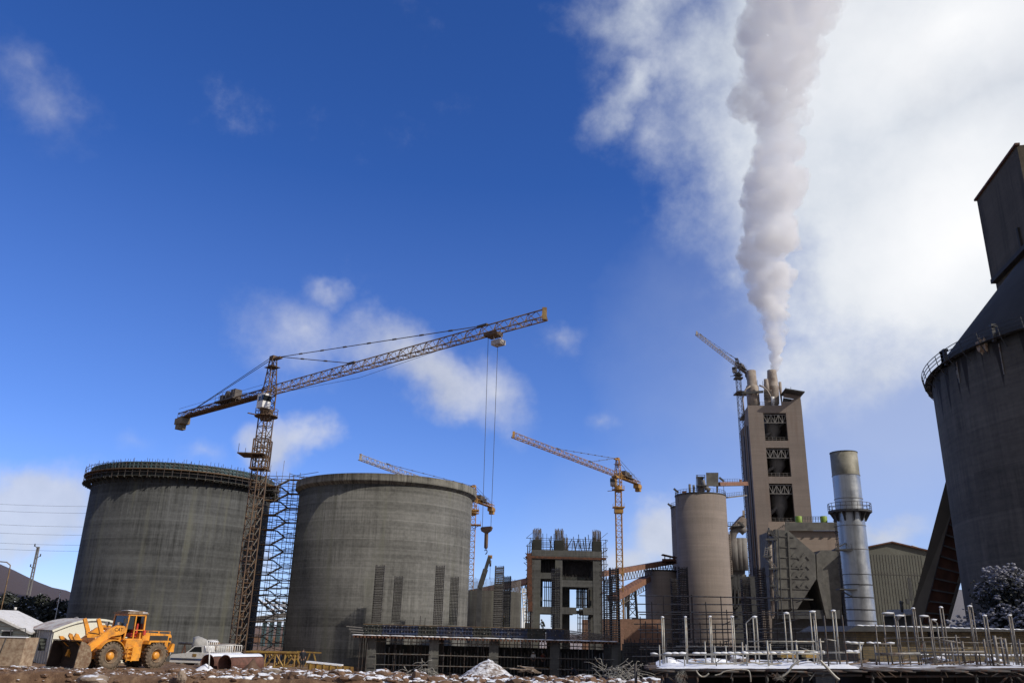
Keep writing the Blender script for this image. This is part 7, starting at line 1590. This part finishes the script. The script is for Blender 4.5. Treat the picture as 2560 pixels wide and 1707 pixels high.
# ------------------------------------------------------------------ people
def person(label, x, y, z, face, pose, jacket, legs='trousers', hat=None, h=1.72, group=None):
    """one continuous skinned body; local y = facing direction"""
    t = thing('person', label, 'person', (x, y, z), face, group)
    k = h / 1.72
    if pose == 'stand': J = dict(pel=(0, 0, .92), sp=(0, .02, 1.15), ch=(0, 0, 1.36), nk=(0, .02, 1.48), hd=(0, .05, 1.60), lk=(-.11, .04, .50), lf=(-.12, 0, .07), rk=(.11, .02, .50), rf=(.12, -.04, .07), le=(-.27, -.02, 1.13), lh=(-.26, .1, .90), re=(.27, -.02, 1.13), rh=(.26, .1, .90))
    elif pose == 'bend': J = dict(pel=(0, -.1, .88), sp=(0, .08, 1.05), ch=(0, .28, 1.18), nk=(0, .38, 1.24), hd=(0, .48, 1.30), lk=(-.12, .05, .48), lf=(-.14, -.06, .07), rk=(.12, .0, .48), rf=(.14, -.1, .07), le=(-.25, .34, .95), lh=(-.16, .5, .80), re=(.25, .34, .95), rh=(.16, .5, .80))
    else: J = dict(pel=(0, -.12, .42), sp=(0, .0, .62), ch=(0, .16, .80), nk=(0, .22, .90), hd=(0, .28, 1.01), lk=(-.17, .30, .46), lf=(-.15, .02, .07), rk=(.17, .30, .46), rf=(.15, .02, .07), le=(-.27, .25, .62), lh=(-.13, .48, .55), re=(.27, .25, .62), rh=(.13, .48, .55))
    V = Vector; P = {a: V(b) * k for a, b in J.items()}
    P['lhip'] = P['pel'] + V((-.1, 0, -.04)) * k; P['rhip'] = P['pel'] + V((.1, 0, -.04)) * k; P['ls'] = P['ch'] + V((-.19, 0, .04)) * k; P['rs'] = P['ch'] + V((.19, 0, .04)) * k
    P['lt'] = P['lf'] + V((0, .17, -.03)) * k; P['rt'] = P['rf'] + V((0, .17, -.03)) * k; P['crown'] = P['hd'] + (P['hd'] - P['nk']).normalized() * .09 * k
    rad = dict(pel=.15, sp=.14, ch=.16, nk=.055, hd=.095, crown=.07, lk=.065, rk=.065, lf=.05, rf=.05, lt=.04, rt=.04, lhip=.1, rhip=.1, ls=.08, rs=.08, le=.052, re=.052, lh=.036, rh=.036)
    E = [('pel', 'sp'), ('sp', 'ch'), ('ch', 'nk'), ('nk', 'hd'), ('hd', 'crown'), ('pel', 'lhip'), ('lhip', 'lk'), ('lk', 'lf'), ('lf', 'lt'), ('pel', 'rhip'), ('rhip', 'rk'), ('rk', 'rf'), ('rf', 'rt'), ('ch', 'ls'), ('ls', 'le'), ('le', 'lh'), ('ch', 'rs'), ('rs', 're'), ('re', 'rh')]
    for s_ in 'lr':                                   # hand: palm and five fingers
        d = (P[s_ + 'h'] - P[s_ + 'e']).normalized(); sx = -1 if s_ == 'l' else 1; P[s_ + 'p'] = P[s_ + 'h'] + d * .06 * k; rad[s_ + 'p'] = .032; E.append((s_ + 'h', s_ + 'p'))
        side = d.cross(V((sx, 0, 0))).normalized()
        for f_ in range(4): q = P[s_ + 'p'] + side * (f_ - 1.5) * .018 * k; P[f'{s_}f{f_}'] = q + d * (.05 + .012 * (f_ in (1, 2))) * k; P[f'{s_}g{f_}'] = P[f'{s_}f{f_}'] + (d * .03 + V((-sx * .015, 0, 0))) * k; rad[f'{s_}f{f_}'] = .009; rad[f'{s_}g{f_}'] = .008; E += [(s_ + 'p', f'{s_}f{f_}'), (f'{s_}f{f_}', f'{s_}g{f_}')]
        P[s_ + 'th'] = P[s_ + 'h'] + d * .05 * k + side * .045 * k; rad[s_ + 'th'] = .010; E.append((s_ + 'h', s_ + 'th'))
    keys = ['pel'] + [q for q in P if q != 'pel']; me = bpy.data.meshes.new('body'); me.from_pydata([tuple(P[q]) for q in keys], [(keys.index(a), keys.index(b)) for a, b in E], [])
    o = bpy.data.objects.new('body', me); COL.objects.link(o); sk = o.modifiers.new('skin', 'SKIN')
    for i, q in enumerate(keys): me.skin_vertices[0].data[i].radius = (rad[q] * k, rad[q] * k * (.8 if q in ('pel', 'sp', 'ch') else 1)); me.skin_vertices[0].data[i].use_root = (i == 0)
    o.modifiers.new('sub', 'SUBSURF').levels = 1; o.modifiers['sub'].render_levels = 1
    bpy.context.view_layer.update(); m2 = bpy.data.meshes.new_from_object(o.evaluated_get(bpy.context.evaluated_depsgraph_get())); bpy.data.objects.remove(o); m2.name = 'body'
    for m_ in (M[jacket], M[legs], M['skin'], M['loader_dark']): m2.materials.append(m_)
    hz = P['nk'].z + .02 * k
    for f_ in m2.polygons:
        c = f_.center; f_.use_smooth = True
        near = min(keys, key=lambda q: (P[q] - c).length)
        f_.material_index = 2 if near in ('hd', 'crown', 'nk') or near[1:2] in 'pgf' and near[0] in 'lr' and near not in ('lf', 'rf') or near in ('lh', 'rh', 'lth', 'rth') else (3 if near in ('lf', 'rf', 'lt', 'rt') else (1 if near in ('pel', 'lhip', 'rhip', 'lk', 'rk') else 0))
    o = bpy.data.objects.new('body', m2); COL.objects.link(o); o.parent = t
    hd = P['hd']; up = (P['hd'] - P['nk']).normalized(); b = MB(); blob(b, hd + up * .055 * k - V((0, .015, 0)), .112 * k, .125 * k, .085 * k, 2, .05, ICO2, smooth=True)
    b.build('hard_hat' if hat else 'hair', M[hat] if hat else M['loader_dark'], t, world=False)
    b = MB(); b.add([hd + V((dx_, .1, dz_)) * k for dx_, dz_ in ((-.015, .0), (.015, .0), (0, .04))] + [hd + V((0, .135, -.005)) * k], [(0, 1, 3), (1, 2, 3), (2, 0, 3)]); b.build('nose', M['skin'], t, world=False)
    b = MB(); [b.box(hd.x + s_ * .035 * k - .012, hd.x + s_ * .035 * k + .012, hd.y + .088 * k, hd.y + .1 * k, hd.z + .01, hd.z + .025) for s_ in (-1, 1)]; b.box(hd.x - .025, hd.x + .025, hd.y + .085 * k, hd.y + .098 * k, hd.z - .055, hd.z - .045); b.build('face', M['ink'], t, world=False)
    b = MB(); [blob(b, hd + V((s_ * .1, 0, .0)) * k, .015, .025, .035, 1, .1, ICO1) for s_ in (-1, 1)]; b.build('ears', M['skin'], t, world=False)
    return t
p = at(754, 1668, 86); person('person in dark clothes standing before the yellow lattice at the rimmed silo', p.x, 86, p.z, R(190), 'stand', 'jacket')
b = MB(); b.box(p.x - 1.6, p.x + 1.6, 85.4, 87.0, -2.4, p.z); tag(b.build('timber_stack', M['wood']), 'low timber stack the man in dark clothes stands on', 'timber stack')
p = at(1256, 1565, 106.6); person('person in an olive jacket working at the cages on the deck before the low silo', p.x, 106.6, zdeck1 - .02, R(-20), 'bend', 'olive', 'olive', 'crane_y')
p = at(1359, 1568, 106); person('person in an olive jacket crouching on the deck before the concrete building', p.x, 106, zdeck1 - .02, R(60), 'crouch', 'olive', 'olive', 'crane_y')
p = at(1333, 1660, 107.2); zf = -1.1; person('person with a white shirt and hard hat standing under the deck among the props', p.x, 107.2, zf, R(170), 'stand', 'white', 'trousers', 'white')
b = MB(); b.box(p.x - 1.5, p.x + 3.4, 106.7, 107.8, zf - .08, zf); [b.box(p.x + d, p.x + d + .1, 106.9, 107.0, -2.6, zf - .08) for d in (-1.2, 3.0)]; tag(b.build('work_bench', M['wood']), 'plank staging under the deck with two workers on it', 'staging')
p = at(1357, 1660, 107.2); person('person in a dull red jacket beside the worker in white under the deck', p.x, 107.2, zf, R(200), 'stand', 'exhaust', 'trousers')
p = at(1440, 1682, 100); person('person in dark clothes leaning forward in front of the dark bay of the frame', p.x, 100, -2.2, R(80), 'bend', 'jacket', 'trousers', None, 1.8)

# ------------------------------------------------------------------ smoke
SM = [(932, 1936, 9), (914, 1939, 14), (880, 1940, 20), (816, 1936, 31), (760, 1930, 42), (707, 1924, 56), (653, 1922, 70), (599, 1932, 80), (560, 1938, 76), (522, 1933, 72), (468, 1944, 92), (430, 1946, 92), (403, 1938, 76), (360, 1940, 62), (326, 1944, 56), (272, 1938, 82), (218, 1936, 118), (160, 1945, 122), (109, 1958, 132), (50, 1970, 138), (0, 1984, 142), (-80, 2010, 165), (-180, 2050, 190), (-300, 2100, 230), (-420, 2160, 250)]
def plume(name, dens, seed, ys=254.0, wid=1.0):
    C_ = [at(u, v, ys) for v, u, h in SM]; k = ys * .9437 / FPX; Rr = [h * k for v, u, h in SM]; rnd = random.Random(seed); b = MB(); L_ = [0]
    for i in range(1, len(C_)): L_.append(L_[-1] + (C_[i] - C_[i - 1]).length)
    def at_s(s_):
        i = min(max(q for q in range(len(L_)) if L_[q] <= s_ + 1e-9), len(L_) - 2); t_ = (s_ - L_[i]) / (L_[i + 1] - L_[i]); return C_[i].lerp(C_[i + 1], t_), Rr[i] + (Rr[i + 1] - Rr[i]) * t_
    def ball(c, r, base=ICO2): blob(b, c, r, r, r * rnd.uniform(.85, 1.1), rnd.uniform(0, 99), .2, base, 1.6)
    s_ = 0; ph = 0
    while s_ < L_[-1]:
        c, r = at_s(s_); big = r > 2.6
        ph += rnd.uniform(.9, 2.0); sway = Vector((math.cos(ph), math.sin(ph), 0)) * r * (.20 if big else .05)
        ball(c + sway, max(r * rnd.uniform(.58, .78), .7))
        for q in range(5 if big else 3):
            a = ph + q * 1.256 + rnd.uniform(-.5, .5); d = Vector((math.cos(a), math.sin(a), rnd.uniform(-.3, .4))); k_ = rnd.choice((.22, .3, .38, .5, .58)); cc = c + sway * .6 + d * r * (1.02 - k_ * .72) * wid; ball(cc, r * k_ * rnd.uniform(.85, 1.1))
            if big:
                for w_ in range(5): d2 = (d + Vector((rnd.gauss(0, .6), rnd.gauss(0, .6), rnd.gauss(0, .6)))).normalized(); ball(cc + d2 * r * k_ * .82, r * k_ * rnd.uniform(.25, .5))
        s_ += max(r * rnd.uniform(.34, .55), .45)
    me = bpy.data.meshes.new(name); me.from_pydata([tuple(v) for v in b.v], [], b.f); o = bpy.data.objects.new(name, me); COL.objects.link(o)
    rm = o.modifiers.new('union', 'REMESH'); rm.mode = 'VOXEL'; rm.voxel_size = .5; rm.use_smooth_shade = True
    bpy.context.view_layer.update(); m2 = bpy.data.meshes.new_from_object(o.evaluated_get(bpy.context.evaluated_depsgraph_get())); bpy.data.objects.remove(o); m2.name = name
    m2.calc_loop_triangles(); nn = [v.normal.copy() for v in m2.vertices]
    for v, n_ in zip(m2.vertices, nn):
        q = v.co; w_ = 1 - 2.2 * abs(mnoise.noise(q * .32 + Vector((seed, 0, 5)))); w2 = 1 - 2.2 * abs(mnoise.noise(q * .85)); v.co = q + n_ * (.55 * w_ + .28 * w2 - .25) * min(1, (q.z - C_[0].z) / 25 + .1)
    m = bpy.data.materials.new(name + '_vapour'); m.use_nodes = True; nt = m.node_tree; nt.nodes.remove(nt.nodes['Principled BSDF'])
    v = N(nt, 'ShaderNodeVolumeScatter', Density=dens, Anisotropy=-.25); v.inputs['Color'].default_value = (.990, .996, .999, 1); L(nt, v.outputs[0], nt.nodes['Material Output'].inputs['Volume'])
    pos = geo_pos(nt); sz = N(nt, 'ShaderNodeSeparateXYZ'); L(nt, pos, sz.inputs[0]); nn1 = N(nt, 'ShaderNodeTexNoise', Scale=.16, Detail=3, Roughness=.6); L(nt, pos, nn1.inputs[0])
    hgt = ramp(nt, math_(nt, 'DIVIDE', math_(nt, 'SUBTRACT', sz.outputs[2], C_[0].z), 150.0), [(0, (1, 1, 1)), (.12, (.62, .62, .62)), (.45, (.34, .34, .34)), (.75, (.16, .16, .16))])
    nr = N(nt, 'ShaderNodeMapRange'); L(nt, nn1.outputs[0], nr.inputs[0]); nr.inputs[1].default_value = .36; nr.inputs[2].default_value = .62; nr.inputs[3].default_value = .25; nr.inputs[4].default_value = 1.5
    L(nt, math_(nt, 'MULTIPLY', math_(nt, 'MULTIPLY', hgt, nr.outputs[0]), dens), v.inputs['Density'])
    m2.materials.clear(); m2.materials.append(m); o = bpy.data.objects.new(name, m2); COL.objects.link(o); return o
smk = plume('smoke', .55, 3); tag(smk, 'thick white plume of steam rising from the tower chimney into the clouds', 'smoke', kind='stuff')
SUN_AZ, SUN_EL, SUN_E = 118, 35, 3.6
SKY_S, SKY_H, SKY_SAT, EXPO = .10, .5, 1.12, 0.0
SKY_TINT = (.98, 1.06, 1.55)
BK0, BKV = .28, .36
# ------------------------------------------------------------------ camera, sun, sky
cam = bpy.data.cameras.new('camera'); co = bpy.data.objects.new('camera', cam); COL.objects.link(co)
co.matrix_world = Matrix(((RT.x, UP.x, -FW.x, EYE.x), (RT.y, UP.y, -FW.y, EYE.y), (RT.z, UP.z, -FW.z, EYE.z), (0, 0, 0, 1)))
cam.sensor_fit = 'HORIZONTAL'; cam.sensor_width = 36; cam.lens = FPX / IW * 36; cam.clip_start = .1; cam.clip_end = 20000
SC.camera = co
SAZ, SEL = R(SUN_AZ), R(SUN_EL)
sd = Vector((math.sin(SAZ) * math.cos(SEL), math.cos(SAZ) * math.cos(SEL), math.sin(SEL)))
sl = bpy.data.lights.new('sun', 'SUN'); sl.energy = SUN_E; sl.angle = R(.8); sl.color = (1, .93, .82)
so = bpy.data.objects.new('sun', sl); COL.objects.link(so); so.rotation_euler = sd.to_track_quat('Z', 'Y').to_euler(); so.location = (60, -40, 120)

wd = bpy.data.worlds.new('World'); SC.world = wd; wd.use_nodes = True; nt = wd.node_tree
for n in list(nt.nodes): nt.nodes.remove(n)
out = N(nt, 'ShaderNodeOutputWorld'); bg = N(nt, 'ShaderNodeBackground'); L(nt, bg.outputs[0], out.inputs[0])
sky = N(nt, 'ShaderNodeTexSky', sky_type='NISHITA', sun_disc=False); sky.sun_elevation = SEL; sky.sun_rotation = SAZ
sky.air_density = 1.0; sky.dust_density = .4; sky.ozone_density = 3.0; sky.altitude = 1700
bg.inputs[1].default_value = SKY_S
hs = N(nt, 'ShaderNodeHueSaturation'); hs.inputs['Hue'].default_value = SKY_H; hs.inputs['Saturation'].default_value = SKY_SAT; L(nt, mix(nt, 1.0, sky.outputs[0], SKY_TINT, 'MULTIPLY'), hs.inputs['Color'])
D = N(nt, 'ShaderNodeTexCoord').outputs['Generated']
nw = N(nt, 'ShaderNodeTexNoise', Scale=3.2, Detail=6, Roughness=.6); L(nt, D, nw.inputs[0])
vm = N(nt, 'ShaderNodeVectorMath', operation='SUBTRACT'); L(nt, nw.outputs[1], vm.inputs[0]); vm.inputs[1].default_value = (.5, .5, .5)
vs_ = N(nt, 'ShaderNodeVectorMath', operation='SCALE'); L(nt, vm.outputs[0], vs_.inputs[0]); vs_.inputs['Scale'].default_value = .22
va = N(nt, 'ShaderNodeVectorMath', operation='ADD'); L(nt, D, va.inputs[0]); L(nt, vs_.outputs[0], va.inputs[1]); DW = va.outputs[0]
def dotn(v, c):
    d = N(nt, 'ShaderNodeVectorMath', operation='DOT_PRODUCT'); L(nt, v, d.inputs[0]); d.inputs[1].default_value = c; return d.outputs['Value']
def cloud_bank(blobs, base):
    tot = None
    for (u, v, su, sv, rot, wgt) in blobs:
        c = ray(u, v).normalized(); a = c.cross(Vector((0, 0, 1))).normalized(); b = a.cross(c).normalized()
        cr, sr = math.cos(R(rot)), math.sin(R(rot)); a, b = a * cr + b * sr, b * cr - a * sr
        x = math_(nt, 'MULTIPLY', math_(nt, 'SUBTRACT', dotn(DW, a), c.dot(a)), FPX / su); y = math_(nt, 'MULTIPLY', math_(nt, 'SUBTRACT', dotn(DW, b), c.dot(b)), FPX / sv)
        d = math_(nt, 'SQRT', math_(nt, 'ADD', math_(nt, 'MULTIPLY', x, x), math_(nt, 'MULTIPLY', y, y)))
        k = math_(nt, 'MULTIPLY', math_(nt, 'MAXIMUM', math_(nt, 'SUBTRACT', 1.0, d), 0), wgt)
        k = math_(nt, 'MULTIPLY', k, math_(nt, 'GREATER_THAN', dotn(D, c), .2))
        tot = k if tot is None else math_(nt, 'MAXIMUM', tot, k)
    return tot
n1 = tex(nt, D, 8.0, 10, .63); n2 = tex(nt, D, 2.2, 5, .55)
# the big bright bank at the right, and the small low clouds
big = cloud_bank([(2400, 250, 800, 640, -20, 1.5), (2470, 560, 420, 420, 0, 1.5), (1960, 90, 450, 330, 20, .95), (1640, 50, 300, 200, 30, .66), (2150, 640, 360, 350, 0, 1.0), (1990, 420, 260, 260, 0, .7), (3200, 300, 900, 700, 0, 1.5), (1610, 250, 240, 110, 25, .55), (1810, 620, 110, 130, 0, .45), (2120, 880, 420, 230, 10, .62)], 0)
small = cloud_bank([(1050, 945, 360, 135, -18, .95), (730, 840, 220, 140, -20, .5), (1200, 985, 230, 130, -25, .70), (745, 1110, 130, 120, 0, 1.15), (70, 1320, 230, 200, -10, 1.35), (170, 1235, 90, 90, 0, .5), (-200, 1400, 300, 250, 0, 1.1), (1630, 1370, 135, 130, 30, 1.1), (1560, 1430, 150, 110, 0, .9),
    (690, 1380, 90, 160, 0, .9), (150, 250, 340, 150, -34, .40), (50, 120, 200, 90, -20, .30), (1440, 840, 120, 80, 30, .48), (1520, 1035, 110, 70, 0, .52), (560, 1150, 130, 70, 0, .42), (330, 1120, 130, 60, 0, .3), (790, 765, 110, 60, -20, .42), (2230, 900, 240, 160, 20, .55), (2260, 1365, 160, 60, -5, .8), (2000, 930, 180, 120, 0, .42), (1400, 860, 90, 70, 0, .3)], 0)
def mask(b, lo, hi, k):
    v = math_(nt, 'MULTIPLY_ADD', math_(nt, 'SUBTRACT', n1, .5), k, b)
    v = math_(nt, 'MULTIPLY_ADD', math_(nt, 'SUBTRACT', n2, .5), k * .6, v)
    mr = N(nt, 'ShaderNodeMapRange', interpolation_type='SMOOTHSTEP'); L(nt, v, mr.inputs[0]); mr.inputs[1].default_value = lo; mr.inputs[2].default_value = hi
    return math_(nt, 'MULTIPLY', mr.outputs[0], math_(nt, 'GREATER_THAN', b, .001)) if False else mr.outputs[0]
mb_ = mask(big, .14, .82, .80); ms_ = mask(small, .17, .85, .70)
skc = hs.outputs[0]
# thin veil low in the sky
sp = N(nt, 'ShaderNodeSeparateXYZ'); L(nt, D, sp.inputs[0])
veil = ramp(nt, sp.outputs[2], [(0.0, (.20, .20, .20)), (.22, (.07, .07, .07)), (.5, (0, 0, 0))])
K = 1.0 / SKY_S
hazeb = cloud_bank([(2380, 1000, 800, 740, 0, 1.0), (2300, 700, 560, 620, 0, 1.0), (1950, 1350, 650, 330, 0, .55)], 0)
skc = mix(nt, veil, skc, (.62 * K, .72 * K, .90 * K))
skc = mix(nt, math_(nt, 'MULTIPLY', math_(nt, 'MINIMUM', hazeb, .8), .62), skc, (.62 * K, .68 * K, .80 * K))
cs = ramp(nt, n1, [(.25, (.50 * K, .53 * K, .60 * K)), (.7, (.74 * K, .76 * K, .82 * K))])
skc = mix(nt, math_(nt, 'MULTIPLY', ms_, .78), skc, cs)
cbk = ramp(nt, math_(nt, 'MULTIPLY_ADD', n1, .5, math_(nt, 'MULTIPLY', n2, .5)), [(.3, (.52 * K, .56 * K, .64 * K)), (.5, (.68 * K, .73 * K, .80 * K)), (.68, (.84 * K, .87 * K, .92 * K))])
glow = cloud_bank([(2400, 540, 420, 300, 20, 1.0), (2350, 60, 420, 200, 0, .9)], 0)
cbk = mix(nt, math_(nt, 'MINIMUM', glow, 1.0), cbk, (1.05 * K, 1.05 * K, 1.05 * K))
skc = mix(nt, math_(nt, 'MULTIPLY', mb_, .96), skc, cbk)
back = ramp(nt, math_(nt, 'MULTIPLY_ADD', n2, .5, math_(nt, 'MULTIPLY', sp.outputs[1], -.8)), [(BK0, (0, 0, 0)), (BK0 + .25, (1, 1, 1))])   # unseen cloud added behind the camera as neutral fill for blue shade
skc = mix(nt, math_(nt, 'MULTIPLY', back, .85), skc, (BKV * K, BKV * K * 1.0, BKV * K * 1.03))
L(nt, skc, bg.inputs[0])

SC.view_settings.view_transform = 'Standard'; SC.view_settings.look = 'None'; SC.view_settings.exposure = EXPO; SC.view_settings.gamma = 1.0
SC.render.engine = 'CYCLES'; cy = SC.cycles
cy.use_denoising = True; cy.max_bounces = 24; cy.diffuse_bounces = 3; cy.glossy_bounces = 3; cy.transmission_bounces = 4; cy.volume_bounces = 24; cy.transparent_max_bounces = 12
cy.use_adaptive_sampling = True; cy.adaptive_threshold = .015; cy.sample_clamp_indirect = 6
try: cy.denoiser = 'OPENIMAGEDENOISE'; cy.denoising_input_passes = 'RGB_ALBEDO_NORMAL'
except Exception: pass
SC.render.film_transparent = False
cy.volume_step_rate = .12; cy.volume_max_steps = 256
